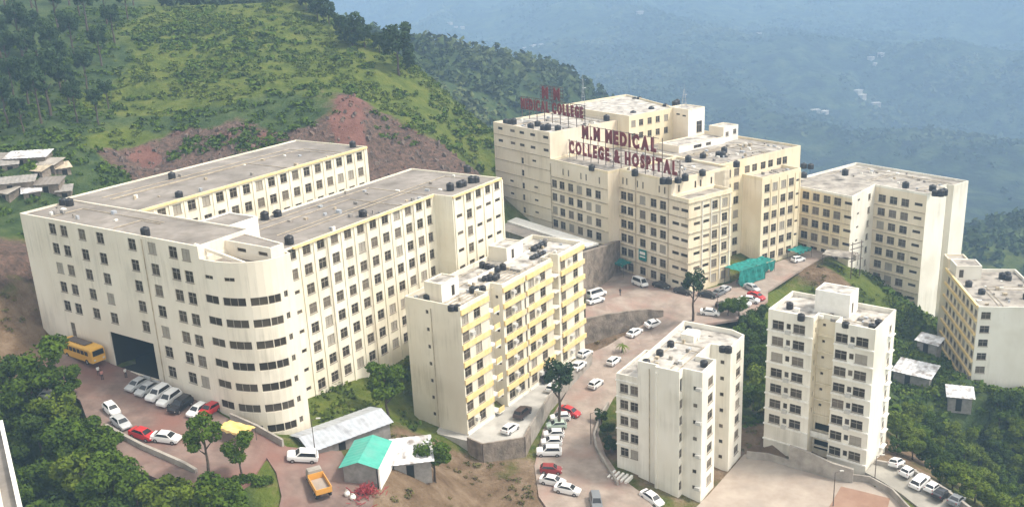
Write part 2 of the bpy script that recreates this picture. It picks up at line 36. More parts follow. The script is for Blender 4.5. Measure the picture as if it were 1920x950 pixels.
TREES = [(-42.1, 114.0, 'b', 10.6, 2.9, 'round-crowned tree with bare trunk at the end of the red lot', ''), (-38.2, 115.2, 'b', 7.0, 2.3, 'small slender tree beside the hedge at the lot road', ''), (-22.0, 143.9, 'b', 11.5, 3.9, 'pale feathery tree between the college block and the yellow flats', ''), (-13.1, 126.4, 'b', 8.2, 3.2, 'bright green tree right of the tin sheds', ''), (7.2, 154.3, 't', 14.2, 2.9, 'tall tree with dark crown in front of the yellow flats', ''), (38.1, 190.1, 't', 12.0, 2.5, 'slender lone tree with round dark crown on the hospital plaza', ''), (-74.2, 137.8, 'b', 10.5, 4.4, 'broad green tree standing left of the yellow bus', ''), (-70.5, 136.3, 'b', 7.5, 3.0, 'smaller green tree in front of the yellow bus', ''), (-81.8, 139.4, 'b', 7.5, 3.3, 'leafy green tree in the dense mass at the lower left', 'trees massed in the lower left corner'), (-77.2, 135.4, 'b', 8.8, 4.0, 'leafy green tree in the dense mass at the lower left', 'trees massed in the lower left corner'), (-70.6, 132.5, 'b', 7.8, 3.4, 'leafy green tree in the dense mass at the lower left', 'trees massed in the lower left corner'), (-80.3, 133.4, 'b', 7.0, 4.1, 'leafy green tree in the dense mass at the lower left', 'trees massed in the lower left corner'), (-72.9, 130.2, 'b', 8.5, 3.3, 'leafy green tree in the dense mass at the lower left', 'trees massed in the lower left corner'), (-67.1, 127.7, 'b', 8.3, 4.0, 'leafy green tree in the dense mass at the lower left', 'trees massed in the lower left corner'), (-60.4, 122.5, 'b', 8.0, 3.8, 'leafy green tree in the dense mass at the lower left', 'trees massed in the lower left corner'), (-76.2, 127.7, 'b', 7.7, 3.2, 'leafy green tree in the dense mass at the lower left', 'trees massed in the lower left corner'), (-69.0, 125.0, 'b', 7.9, 3.4, 'leafy green tree in the dense mass at the lower left', 'trees massed in the lower left corner'), (-61.6, 119.3, 'b', 8.7, 4.0, 'leafy green tree in the dense mass at the lower left', 'trees massed in the lower left corner'), (-57.0, 117.6, 'b', 8.0, 3.6, 'leafy green tree in the dense mass at the lower left', 'trees massed in the lower left corner'), (-72.3, 122.2, 'b', 8.5, 3.1, 'leafy green tree in the dense mass at the lower left', 'trees massed in the lower left corner'), (-64.8, 117.7, 'b', 7.2, 3.7, 'leafy green tree in the dense mass at the lower left', 'trees massed in the lower left corner'), (-57.6, 115.0, 'b', 9.0, 3.3, 'leafy green tree in the dense mass at the lower left', 'trees massed in the lower left corner'), (-52.6, 114.3, 'b', 8.1, 3.4, 'leafy green tree in the dense mass at the lower left', 'trees massed in the lower left corner'), (-47.2, 110.9, 'b', 7.3, 3.7, 'leafy green tree in the dense mass at the lower left', 'trees massed in the lower left corner'), (-42.6, 110.8, 'b', 6.7, 3.4, 'leafy green tree in the dense mass at the lower left', 'trees massed in the lower left corner'), (-73.7, 119.0, 'b', 7.1, 3.5, 'leafy green tree in the dense mass at the lower left', 'trees massed in the lower left corner'), (-51.0, 110.1, 'b', 6.6, 3.9, 'leafy green tree in the dense mass at the lower left', 'trees massed in the lower left corner'), (-39.1, 109.4, 'b', 8.3, 4.2, 'leafy green tree in the dense mass at the lower left', 'trees massed in the lower left corner'), (-66.8, 114.5, 'b', 8.9, 4.0, 'leafy green tree in the dense mass at the lower left', 'trees massed in the lower left corner'), (-57.9, 110.7, 'b', 8.1, 4.0, 'leafy green tree in the dense mass at the lower left', 'trees massed in the lower left corner'), (-117.7, 247.8, 't', 17.9, 4.0, 'tall dark pine in the stand on the left hillside', 'tall pines on the left hillside'), (-117.5, 241.7, 't', 14.6, 3.2, 'tall dark pine in the stand on the left hillside', 'tall pines on the left hillside'), (-122.7, 267.3, 't', 15.7, 3.5, 'tall dark pine in the stand on the left hillside', 'tall pines on the left hillside'), (-142.4, 289.3, 't', 16.8, 3.8, 'tall dark pine in the stand on the left hillside', 'tall pines on the left hillside'), (-133.2, 261.7, 't', 12.3, 2.8, 'tall dark pine in the stand on the left hillside', 'tall pines on the left hillside'), (-126.1, 241.8, 't', 13.4, 3.0, 'tall dark pine in the stand on the left hillside', 'tall pines on the left hillside'), (-133.9, 274.8, 't', 14.6, 3.2, 'tall dark pine in the stand on the left hillside', 'tall pines on the left hillside'), (-145.6, 283.3, 't', 15.7, 3.5, 'tall dark pine in the stand on the left hillside', 'tall pines on the left hillside'), (-126.9, 288.7, 't', 14.6, 3.2, 'tall dark pine in the stand on the left hillside', 'tall pines on the left hillside'), (-131.2, 311.6, 't', 14.6, 3.2, 'tall dark pine in the stand on the left hillside', 'tall pines on the left hillside'), (-128.7, 321.2, 't', 13.4, 3.0, 'tall dark pine in the stand on the left hillside', 'tall pines on the left hillside'), (-139.7, 309.8, 't', 15.7, 3.5, 'tall dark pine in the stand on the left hillside', 'tall pines on the left hillside'), (-146.9, 313.5, 't', 15.7, 3.5, 'tall dark pine in the stand on the left hillside', 'tall pines on the left hillside'), (-156.2, 317.5, 't', 16.8, 3.8, 'tall dark pine in the stand on the left hillside', 'tall pines on the left hillside'), (-154.6, 303.0, 't', 15.7, 3.5, 'tall dark pine in the stand on the left hillside', 'tall pines on the left hillside'), (-117.9, 285.3, 't', 12.3, 2.8, 'tall dark pine in the stand on the left hillside', 'tall pines on the left hillside'), (-119.8, 302.5, 't', 12.3, 2.8, 'tall dark pine in the stand on the left hillside', 'tall pines on the left hillside'), (-123.2, 325.3, 't', 12.3, 2.8, 'tall dark pine in the stand on the left hillside', 'tall pines on the left hillside'), (-161.9, 342.2, 't', 15.7, 3.5, 'tall dark pine in the stand on the left hillside', 'tall pines on the left hillside'), (-152.1, 349.4, 't', 15.7, 3.5, 'tall dark pine in the stand on the left hillside', 'tall pines on the left hillside'), (-148.2, 363.6, 't', 14.6, 3.2, 'tall dark pine in the stand on the left hillside', 'tall pines on the left hillside'), (-143.0, 376.0, 't', 13.4, 3.0, 'tall dark pine in the stand on the left hillside', 'tall pines on the left hillside'), (-179.0, 363.8, 't', 15.7, 3.5, 'tall dark pine in the stand on the left hillside', 'tall pines on the left hillside'), (-173.8, 383.6, 't', 15.7, 3.5, 'tall dark pine in the stand on the left hillside', 'tall pines on the left hillside'), (-165.5, 398.3, 't', 15.7, 3.5, 'tall dark pine in the stand on the left hillside', 'tall pines on the left hillside'), (-119.5, 235.9, 't', 10.1, 2.2, 'tall dark pine in the stand on the left hillside', 'tall pines on the left hillside'), (-117.0, 257.8, 't', 12.3, 2.8, 'tall dark pine in the stand on the left hillside', 'tall pines on the left hillside'), (-104.6, 245.1, 't', 10.1, 2.2, 'tall dark pine in the stand on the left hillside', 'tall pines on the left hillside'), (-106.5, 257.6, 't', 9.0, 2.0, 'tall dark pine in the stand on the left hillside', 'tall pines on the left hillside'), (-131.6, 354.9, 't', 12.3, 2.8, 'tall dark pine in the stand on the left hillside', 'tall pines on the left hillside'), (-170.0, 340.1, 't', 15.7, 3.5, 'tall dark pine in the stand on the left hillside', 'tall pines on the left hillside'), (-139.2, 326.1, 't', 14.6, 3.2, 'tall dark pine in the stand on the left hillside', 'tall pines on the left hillside'), (-127.5, 257.5, 't', 13.4, 3.0, 'tall dark pine in the stand on the left hillside', 'tall pines on the left hillside'), (-128.3, 278.0, 't', 14.6, 3.2, 'tall dark pine in the stand on the left hillside', 'tall pines on the left hillside'), (-139.7, 274.5, 't', 14.6, 3.2, 'tall dark pine in the stand on the left hillside', 'tall pines on the left hillside'), (-116.6, 270.1, 't', 12.3, 2.8, 'tall dark pine in the stand on the left hillside', 'tall pines on the left hillside'), (-109.9, 245.0, 't', 11.2, 2.5, 'tall dark pine in the stand on the left hillside', 'tall pines on the left hillside'), (-137.7, 288.3, 't', 14.6, 3.2, 'tall dark pine in the stand on the left hillside', 'tall pines on the left hillside'), (-47.6, 310.5, 't', 11.5, 5.0, 'dark round pine standing on the crest of the green hill', ''), (-31.9, 294.1, 't', 17, 5.4, 'tallest pine at the lower end of the hill crest with bare trunk', ''), (-61.8, 331.2, 't', 9, 3.2, 'small tree along the crest of the green hill, third from the left', 'trees along the hill crest'), (-57.6, 328.1, 't', 8, 2.9, 'small tree along the crest of the green hill, fifth from the left', 'trees along the hill crest'), (-52.6, 320.8, 't', 7, 2.5, 'small tree along the crest of the green hill, sixth from the left', 'trees along the hill crest'), (-43.6, 309.1, 't', 8, 2.9, 'small tree along the crest of the green hill, seventh from the left', 'trees along the hill crest'), (-39.0, 308.2, 't', 7, 2.5, 'small tree along the crest of the green hill, eighth from the left', 'trees along the hill crest'), (-66.8, 339.4, 't', 8, 2.9, 'small tree along the crest of the green hill, second from the left', 'trees along the hill crest'), (-29.4, 302.5, 't', 6, 2.2, 'small tree along the crest of the green hill, ninth from the left', 'trees along the hill crest'), (-72.4, 344.2, 't', 9, 3.2, 'small tree along the crest of the green hill, leftmost of its row', 'trees along the hill crest'), (-61.3, 338.3, 't', 10, 3.6, 'small tree along the crest of the green hill, fourth from the left', 'trees along the hill crest'), (105.8, 177.2, 'b', 3.8, 1.7, 'leafy tree in the dense growth on the right-hand slope', 'trees on the wooded slope at the right'), (73.5, 138.6, 'b', 4.3, 2.0, 'leafy tree in the dense growth on the right-hand slope', 'trees on the wooded slope at the right'), (105.4, 175.7, 'b', 3.9, 1.7, 'leafy tree in the dense growth on the right-hand slope', 'trees on the wooded slope at the right'), (98.8, 166.2, 'b', 4.6, 2.1, 'leafy tree in the dense growth on the right-hand slope', 'trees on the wooded slope at the right'), (103.0, 174.0, 'b', 6.0, 2.7, 'leafy tree in the dense growth on the right-hand slope', 'trees on the wooded slope at the right'), (79.1, 143.3, 'b', 5.3, 2.4, 'leafy tree in the dense growth on the right-hand slope', 'trees on the wooded slope at the right'), (79.3, 132.1, 'b', 4.1, 1.9, 'leafy tree in the dense growth on the right-hand slope', 'trees on the wooded slope at the right'), (89.3, 169.8, 'b', 5.1, 2.3, 'leafy tree in the dense growth on the right-hand slope', 'trees on the wooded slope at the right'), (103.1, 171.1, 'b', 3.4, 1.5, 'leafy tree in the dense growth on the right-hand slope', 'trees on the wooded slope at the right'), (67.5, 145.6, 'b', 4.8, 2.2, 'leafy tree in the dense growth on the right-hand slope', 'trees on the wooded slope at the right'), (97.7, 168.7, 'b', 5.7, 2.5, 'leafy tree in the dense growth on the right-hand slope', 'trees on the wooded slope at the right'), (99.6, 177.0, 'b', 4.7, 2.1, 'leafy tree in the dense growth on the right-hand slope', 'trees on the wooded slope at the right'), (101.1, 173.5, 'b', 3.6, 1.6, 'leafy tree in the dense growth on the right-hand slope', 'trees on the wooded slope at the right'), (206.8, 407.4, 'b', 5.5, 2.5, 'leafy tree in the dense growth on the right-hand slope', 'trees on the wooded slope at the right'), (102.4, 175.5, 'b', 4.4, 2.0, 'leafy tree in the dense growth on the right-hand slope', 'trees on the wooded slope at the right'), (101.7, 177.9, 'b', 5.4, 2.4, 'leafy tree in the dense growth on the right-hand slope', 'trees on the wooded slope at the right'), (82.1, 168.9, 'b', 4.6, 2.1, 'leafy tree in the dense growth on the right-hand slope', 'trees on the wooded slope at the right'), (93.4, 171.7, 'b', 4.9, 2.2, 'leafy tree in the dense growth on the right-hand slope', 'trees on the wooded slope at the right'), (99.1, 173.9, 'b', 4.4, 2.0, 'leafy tree in the dense growth on the right-hand slope', 'trees on the wooded slope at the right'), (74.9, 150.5, 'b', 3.6, 1.6, 'leafy tree in the dense growth on the right-hand slope', 'trees on the wooded slope at the right'), (202.8, 385.6, 'b', 4.3, 1.9, 'leafy tree in the dense growth on the right-hand slope', 'trees on the wooded slope at the right'), (70.6, 153.2, 'b', 4.6, 2.1, 'leafy tree in the dense growth on the right-hand slope', 'trees on the wooded slope at the right'), (93.8, 169.1, 'b', 4.9, 2.2, 'leafy tree in the dense growth on the right-hand slope', 'trees on the wooded slope at the right'), (103.1, 172.4, 'b', 3.6, 1.6, 'leafy tree in the dense growth on the right-hand slope', 'trees on the wooded slope at the right'), (85.2, 138.4, 'b', 4.9, 2.2, 'leafy tree in the dense growth on the right-hand slope', 'trees on the wooded slope at the right'), (98.6, 172.3, 'b', 4.7, 2.1, 'leafy tree in the dense growth on the right-hand slope', 'trees on the wooded slope at the right'), (110.9, 216.8, 'b', 3.5, 1.6, 'leafy tree in the dense growth on the right-hand slope', 'trees on the wooded slope at the right'), (100.9, 170.9, 'b', 5.2, 2.4, 'leafy tree in the dense growth on the right-hand slope', 'trees on the wooded slope at the right'), (97.7, 175.5, 'b', 4.6, 2.1, 'leafy tree in the dense growth on the right-hand slope', 'trees on the wooded slope at the right'), (73.9, 132.1, 'b', 4.1, 1.9, 'leafy tree in the dense growth on the right-hand slope', 'trees on the wooded slope at the right'), (76.0, 146.5, 'b', 3.7, 1.7, 'leafy tree in the dense growth on the right-hand slope', 'trees on the wooded slope at the right'), (96.6, 174.4, 'b', 4.7, 2.1, 'leafy tree in the dense growth on the right-hand slope', 'trees on the wooded slope at the right'), (75.1, 129.8, 'b', 5.2, 2.3, 'leafy tree in the dense growth on the right-hand slope', 'trees on the wooded slope at the right'), (94.0, 173.6, 'b', 3.3, 1.5, 'leafy tree in the dense growth on the right-hand slope', 'trees on the wooded slope at the right'), (208.6, 399.9, 'b', 4.4, 2.0, 'leafy tree in the dense growth on the right-hand slope', 'trees on the wooded slope at the right'), (102.3, 168.5, 'b', 5.6, 2.5, 'leafy tree in the dense growth on the right-hand slope', 'trees on the wooded slope at the right'), (99.6, 178.5, 'b', 5.0, 2.2, 'leafy tree in the dense growth on the right-hand slope', 'trees on the wooded slope at the right'), (96.3, 172.8, 'b', 5.6, 2.5, 'leafy tree in the dense growth on the right-hand slope', 'trees on the wooded slope at the right'), (68.5, 137.1, 'b', 5.5, 2.5, 'leafy tree in the dense growth on the right-hand slope', 'trees on the wooded slope at the right'), (90.1, 166.6, 'b', 3.3, 1.5, 'leafy tree in the dense growth on the right-hand slope', 'trees on the wooded slope at the right'), (119.8, 225.8, 'b', 4.2, 1.9, 'leafy tree in the dense growth on the right-hand slope', 'trees on the wooded slope at the right'), (71.9, 150.7, 'b', 3.7, 1.7, 'leafy tree in the dense growth on the right-hand slope', 'trees on the wooded slope at the right'), (91.7, 174.1, 'b', 4.8, 2.2, 'leafy tree in the dense growth on the right-hand slope', 'trees on the wooded slope at the right'), (101.0, 165.5, 'b', 5.2, 2.3, 'leafy tree in the dense growth on the right-hand slope', 'trees on the wooded slope at the right'), (100.7, 169.6, 'b', 5.1, 2.3, 'leafy tree in the dense growth on the right-hand slope', 'trees on the wooded slope at the right'), (64.8, 145.6, 'b', 3.7, 1.7, 'leafy tree in the dense growth on the right-hand slope', 'trees on the wooded slope at the right'), (81.8, 172.6, 'b', 4.3, 1.9, 'leafy tree in the dense growth on the right-hand slope', 'trees on the wooded slope at the right'), (86.0, 171.5, 'b', 5.7, 2.6, 'leafy tree in the dense growth on the right-hand slope', 'trees on the wooded slope at the right'), (76.7, 167.0, 'b', 5.7, 2.6, 'leafy tree in the dense growth on the right-hand slope', 'trees on the wooded slope at the right'), (70.4, 161.0, 'b', 3.9, 1.8, 'leafy tree in the dense growth on the right-hand slope', 'trees on the wooded slope at the right'), (76.6, 156.2, 'b', 4.2, 1.9, 'leafy tree in the dense growth on the right-hand slope', 'trees on the wooded slope at the right'), (83.1, 162.1, 'b', 4.6, 2.1, 'leafy tree in the dense growth on the right-hand slope', 'trees on the wooded slope at the right'), (73.2, 159.1, 'b', 3.9, 1.7, 'leafy tree in the dense growth on the right-hand slope', 'trees on the wooded slope at the right'), (82.9, 143.5, 'b', 4.2, 1.9, 'leafy tree in the dense growth on the right-hand slope', 'trees on the wooded slope at the right'), (69.1, 156.0, 'b', 5.8, 2.6, 'leafy tree in the dense growth on the right-hand slope', 'trees on the wooded slope at the right'), (108.5, 209.9, 'b', 3.8, 1.7, 'leafy tree in the dense growth on the right-hand slope', 'trees on the wooded slope at the right'), (118.7, 232.3, 'b', 3.6, 1.6, 'leafy tree in the dense growth on the right-hand slope', 'trees on the wooded slope at the right'), (97.9, 171.1, 'b', 4.0, 1.8, 'leafy tree in the dense growth on the right-hand slope', 'trees on the wooded slope at the right'), (102.0, 176.6, 'b', 4.1, 1.9, 'leafy tree in the dense growth on the right-hand slope', 'trees on the wooded slope at the right'), (100.4, 174.9, 'b', 3.8, 1.7, 'leafy tree in the dense growth on the right-hand slope', 'trees on the wooded slope at the right'), (70.2, 136.2, 'b', 5.7, 2.6, 'leafy tree in the dense growth on the right-hand slope', 'trees on the wooded slope at the right'), (78.9, 128.2, 'b', 3.2, 1.5, 'leafy tree in the dense growth on the right-hand slope', 'trees on the wooded slope at the right'), (103.1, 194.1, 'b', 4.5, 2.0, 'leafy tree in the dense growth on the right-hand slope', 'trees on the wooded slope at the right'), (70.1, 145.2, 'b', 5.3, 2.4, 'leafy tree in the dense growth on the right-hand slope', 'trees on the wooded slope at the right'), (75.1, 158.5, 'b', 5.0, 2.3, 'leafy tree in the dense growth on the right-hand slope', 'trees on the wooded slope at the right'), (72.2, 132.7, 'b', 5.7, 2.6, 'leafy tree in the dense growth on the right-hand slope', 'trees on the wooded slope at the right'), (85.9, 144.0, 'b', 3.2, 1.4, 'leafy tree in the dense growth on the right-hand slope', 'trees on the wooded slope at the right'), (85.3, 174.6, 'b', 3.3, 1.5, 'leafy tree in the dense growth on the right-hand slope', 'trees on the wooded slope at the right'), (201.7, 397.8, 'b', 4.4, 2.0, 'leafy tree in the dense growth on the right-hand slope', 'trees on the wooded slope at the right'), (103.3, 169.6, 'b', 4.0, 1.8, 'leafy tree in the dense growth on the right-hand slope', 'trees on the wooded slope at the right'), (76.5, 127.2, 'b', 6.0, 2.7, 'leafy tree in the dense growth on the right-hand slope', 'trees on the wooded slope at the right'), (50.4, 190.2, 'b', 6, 3.0, 'green tree in the gap between the two white towers, fourth from the left', 'trees between the two white towers'), (52.2, 188.1, 'b', 6, 3.0, 'green tree in the gap between the two white towers, ninth from the left', 'trees between the two white towers'), (49.3, 181.4, 'b', 6.5, 3.2, 'green tree in the gap between the two white towers, sixth from the left', 'trees between the two white towers'), (50.0, 177.6, 'b', 6, 3.0, 'green tree in the gap between the two white towers, eleventh from the left', 'trees between the two white towers'), (46.6, 173.8, 'b', 6, 3.0, 'green tree in the gap between the two white towers, fifth from the left', 'trees between the two white towers'), (46.7, 167.2, 'b', 6.5, 3.2, 'green tree in the gap between the two white towers, tenth from the left', 'trees between the two white towers'), (43.5, 159.9, 'b', 6, 3.0, 'green tree in the gap between the two white towers, seventh from the left', 'trees between the two white towers'), (44.8, 157.3, 'b', 5.5, 2.8, 'green tree in the gap between the two white towers, twelfth from the left', 'trees between the two white towers'), (48.4, 191.9, 'b', 5, 2.5, 'green tree in the gap between the two white towers, second from the left', 'trees between the two white towers'), (48.2, 183.9, 'b', 6, 3.0, 'green tree in the gap between the two white towers, third from the left', 'trees between the two white towers'), (46.1, 192.0, 'b', 4.5, 2.2, 'green tree in the gap between the two white towers, leftmost of its row', 'trees between the two white towers'), (52.7, 192.8, 'b', 5, 2.5, 'green tree in the gap between the two white towers, eighth from the left', 'trees between the two white towers'), (14.9, 156.4, 'b', 3.2, 1.5, 'low dark tree in the planted strip left of the white flats, leftmost of its row', 'trees in the strip beside the white flats'), (15.6, 152.3, 'b', 3, 1.5, 'low dark tree in the planted strip left of the white flats, second from the left', 'trees in the strip beside the white flats'), (15.6, 146.9, 'b', 3, 1.5, 'low dark tree in the planted strip left of the white flats, third from the left', 'trees in the strip beside the white flats')]
TANKS = [(-55.88, 140.77, 51.2, 'front', 0.7), (-78.5, 163.81, 51.2, 'front', 0.7), (-76.92, 162.76, 51.2, 'front', 0.7), (-59.09, 166.73, 50.9, 'left', 0.7), (-65.39, 182.21, 50.9, 'left', 0.7), (-33.74, 206.53, 50.9, 'left', 0.7), (-25.96, 162.79, 46.8, 'right', 0.75), (-35.79, 147.64, 46.8, 'right', 0.75), (-43.51, 163.76, 46.8, 'right', 0.75), (-41.65, 165.61, 46.8, 'right', 0.75), (-11.31, 179.18, 46.8, 'right', 0.75), (-9.55, 181.5, 46.8, 'right', 0.75), (-8.95, 182.29, 46.8, 'right', 0.75), (-7.34, 184.73, 46.8, 'right', 0.75), (-6.5, 185.02, 46.8, 'right', 0.75), (-8.5, 194.79, 46.8, 'right', 0.75), (-15.02, 154.51, 33.65, 'Y', 0.62), (-10.53, 148.66, 33.65, 'Y', 0.62), (-9.5, 148.69, 33.65, 'Y', 0.62), (-7.18, 156.87, 33.65, 'Y', 0.62), (-6.37, 157.2, 33.65, 'Y', 0.62), (-5.43, 157.6, 33.65, 'Y', 0.62), (-5.02, 162.91, 33.65, 'Y', 0.62), (-4.29, 162.99, 33.65, 'Y', 0.62), (-3.38, 163.05, 33.65, 'Y', 0.62), (-2.99, 164.13, 33.65, 'Y', 0.62), (-5.69, 170.64, 33.65, 'Y', 0.62), (-4.73, 169.89, 33.65, 'Y', 0.62), (-3.78, 168.74, 33.65, 'Y', 0.62), (-2.84, 168.0, 33.65, 'Y', 0.62), (-1.83, 168.85, 33.65, 'Y', 0.62), (4.31, 179.61, 33.65, 'Y', 0.62), (5.01, 180.64, 33.65, 'Y', 0.62), (5.76, 181.66, 33.65, 'Y', 0.62), (6.47, 182.48, 33.65, 'Y', 0.62), (3.84, 172.93, 33.65, 'Y', 0.62), (4.52, 173.67, 33.65, 'Y', 0.62), (5.26, 174.51, 33.65, 'Y', 0.62), (6.01, 175.37, 33.65, 'Y', 0.62), (20.55, 139.19, 26.51, 'T1', 0.62), (23.25, 142.6, 26.51, 'T1', 0.62), (25.62, 145.96, 26.51, 'T1', 0.62), (29.65, 151.71, 26.51, 'T1', 0.62), (29.42, 137.61, 26.51, 'T1', 0.62), (33.56, 142.93, 26.51, 'T1', 0.62), (34.37, 142.49, 26.51, 'T1', 0.62), (46.46, 150.21, 30.63, 'T2', 0.6), (46.69, 144.66, 30.63, 'T2', 0.6), (52.69, 140.89, 30.63, 'T2', 0.6), (56.34, 139.35, 30.63, 'T2', 0.6), (58.01, 141.1, 30.63, 'T2', 0.6), (0.02, 255.55, 45.87, 'Hleft', 0.85), (1.2, 255.22, 45.87, 'Hleft', 0.85), (2.09, 254.98, 45.87, 'Hleft', 0.85), (6.38, 246.52, 45.87, 'Hleft', 0.85), (8.35, 250.78, 45.87, 'Hleft', 0.85), (9.58, 244.72, 45.87, 'Hleft', 0.85), (10.78, 244.4, 45.87, 'Hleft', 0.85), (13.26, 243.04, 45.87, 'Hleft', 0.85), (26.66, 250.91, 46.45, 'Hk', 0.85), (34.42, 255.92, 46.45, 'Hk', 0.85), (40.0, 260.48, 46.45, 'Hk', 0.85), (44.45, 263.88, 46.45, 'Hk', 0.85), (38.25, 280.78, 46.45, 'Hk', 0.85), (39.45, 279.45, 46.45, 'Hk', 0.85), (48.16, 270.0, 46.45, 'Hk', 0.85), (48.94, 270.64, 46.45, 'Hk', 0.85), (20.2, 224.96, 39.07, 'Hm', 0.8), (29.48, 217.13, 39.07, 'Hm', 0.8), (34.58, 208.03, 39.07, 'Hm', 0.8), (35.77, 207.79, 39.07, 'Hm', 0.8), (38.0, 208.42, 39.07, 'Hm', 0.8), (39.9, 210.07, 39.07, 'Hm', 0.8), (44.37, 229.8, 39.07, 'Hm', 0.8), (44.67, 214.24, 39.07, 'Hm', 0.8), (48.63, 233.02, 39.07, 'Hm', 0.8), (52.79, 234.14, 39.07, 'Hm', 0.8), (53.63, 233.25, 39.07, 'Hm', 0.8), (55.11, 238.16, 39.07, 'Hm', 0.8), (54.25, 221.43, 39.07, 'Hm', 0.8), (44.32, 229.51, 39.07, 'Hm', 0.8), (80.93, 254.95, 30.12, 'H4', 0.85), (82.53, 254.01, 30.12, 'H4', 0.85), (77.66, 244.27, 30.12, 'H4', 0.85), (88.71, 244.68, 30.12, 'H4', 0.85), (98.23, 228.89, 30.12, 'H4', 0.85), (103.11, 224.76, 30.12, 'H4', 0.85), (101.65, 219.9, 30.12, 'H4', 0.85), (102.63, 219.26, 30.12, 'H4', 0.85), (103.76, 219.95, 30.12, 'H4', 0.85)]
PT = {'person1': (-68.23, 143.24, 27.65), 'person2': (-63.72, 142.83, 27.13), 'person3': (23.99, 202.27, 13.38), 'person4': (-67.17, 142.0, 27.41), 'hedge0': (-40.72, 113.24, 21.55), 'hedge1': (-35.29, 115.9, 22.11), 'court': (51.51, 129.56, 5.02), 'palm': (21.92, 182.93, 9.67), 'pole1': (80.49, 216.49, 11.72), 'pole2': (84.35, 218.43, 10.6), 'powershed': (79.13, 220.72, 13.11), 'shed_a': (-27.7, 125.76, 21.13), 'shed_g': (-22.18, 120.83, 20.18), 'shed_w': (-16.91, 125.46, 17.63), 'heap': (-21.67, 115.24, 20.12), 'net': (55.06, 214.53, 14.33), 'netb': (70.29, 225.01, 13.81), 'net0': (50.64, 210.36, 14.78), 'net1': (60.93, 220.82, 13.97), 'awn': (26.16, 223.06, 14.94), 'yel': (-41.09, 124.71, 23.91), 'slabs': (46.94, 148.57, 7.09), 'shack1': (86.73, 189.34, -2.97), 'shack2': (92.19, 179.91, -4.11), 'shack3': (92.55, 196.41, 1.55), 'ls1': (-110.12, 217.48, 49.41), 'ls2': (-104.39, 215.15, 48.14), 'ls3': (-108.82, 206.83, 45.59), 'ls4': (-102.0, 208.43, 44.88), 'ls5': (-116.06, 216.96, 49.17), 'ls6': (-104.83, 205.33, 44.31), 'antenna': (47.72, 151.33, 7.67), 'ls7': (-112.98, 214.25, 48.74), 'ls8': (-105.11, 211.97, 47.64), 'ls9': (-101.86, 215.39, 47.21), 'ls10': (-109.34, 204.36, 44.05), 'ls11': (-98.74, 207.7, 43.43), 'lamp1': (-29.81, 123.35, 21.64), 'lamp2': (48.57, 130.25, 4.93), 'lamp3': (43.7, 191.67, 12.29), 'lamp4': (12.27, 149.05, 7.59), 'lamp5': (57.14, 135.76, 5.75)}
SCAR = [(-41.39, 256.37, 4.5), (-41.29, 250.38, 4.5), (-41.35, 245.27, 4.5), (-40.2, 242.32, 4.0), (-90.29, 234.61, 3.5), (-87.27, 231.1, 3.0), (-63.55, 240.66, 2.5)]
FAR = [(45.9, 1967.5, -108.3), (61.0, 1935.9, -110.0), (77.0, 1933.9, -107.4), (89.3, 1903.3, -110.1), (67.3, 1955.9, -106.0), (-119.4, 2272.3, -91.9), (-104.4, 2238.6, -94.6), (-89.5, 2238.7, -91.7), (634.4, 1660.4, -126.5), (635.6, 1643.6, -128.3), (652.8, 1665.1, -126.1), (494.0, 1465.6, -146.8), (575.1, 1550.4, -137.9), (577.9, 1538.9, -139.1), (602.0, 1541.3, -138.8), (592.2, 1356.4, -158.4), (286.5, 2018.6, -78.7), (498.4, 1894.0, -99.2), (478.0, 1461.9, -147.2)]
PR = (97.31, 185.94, 14.63)
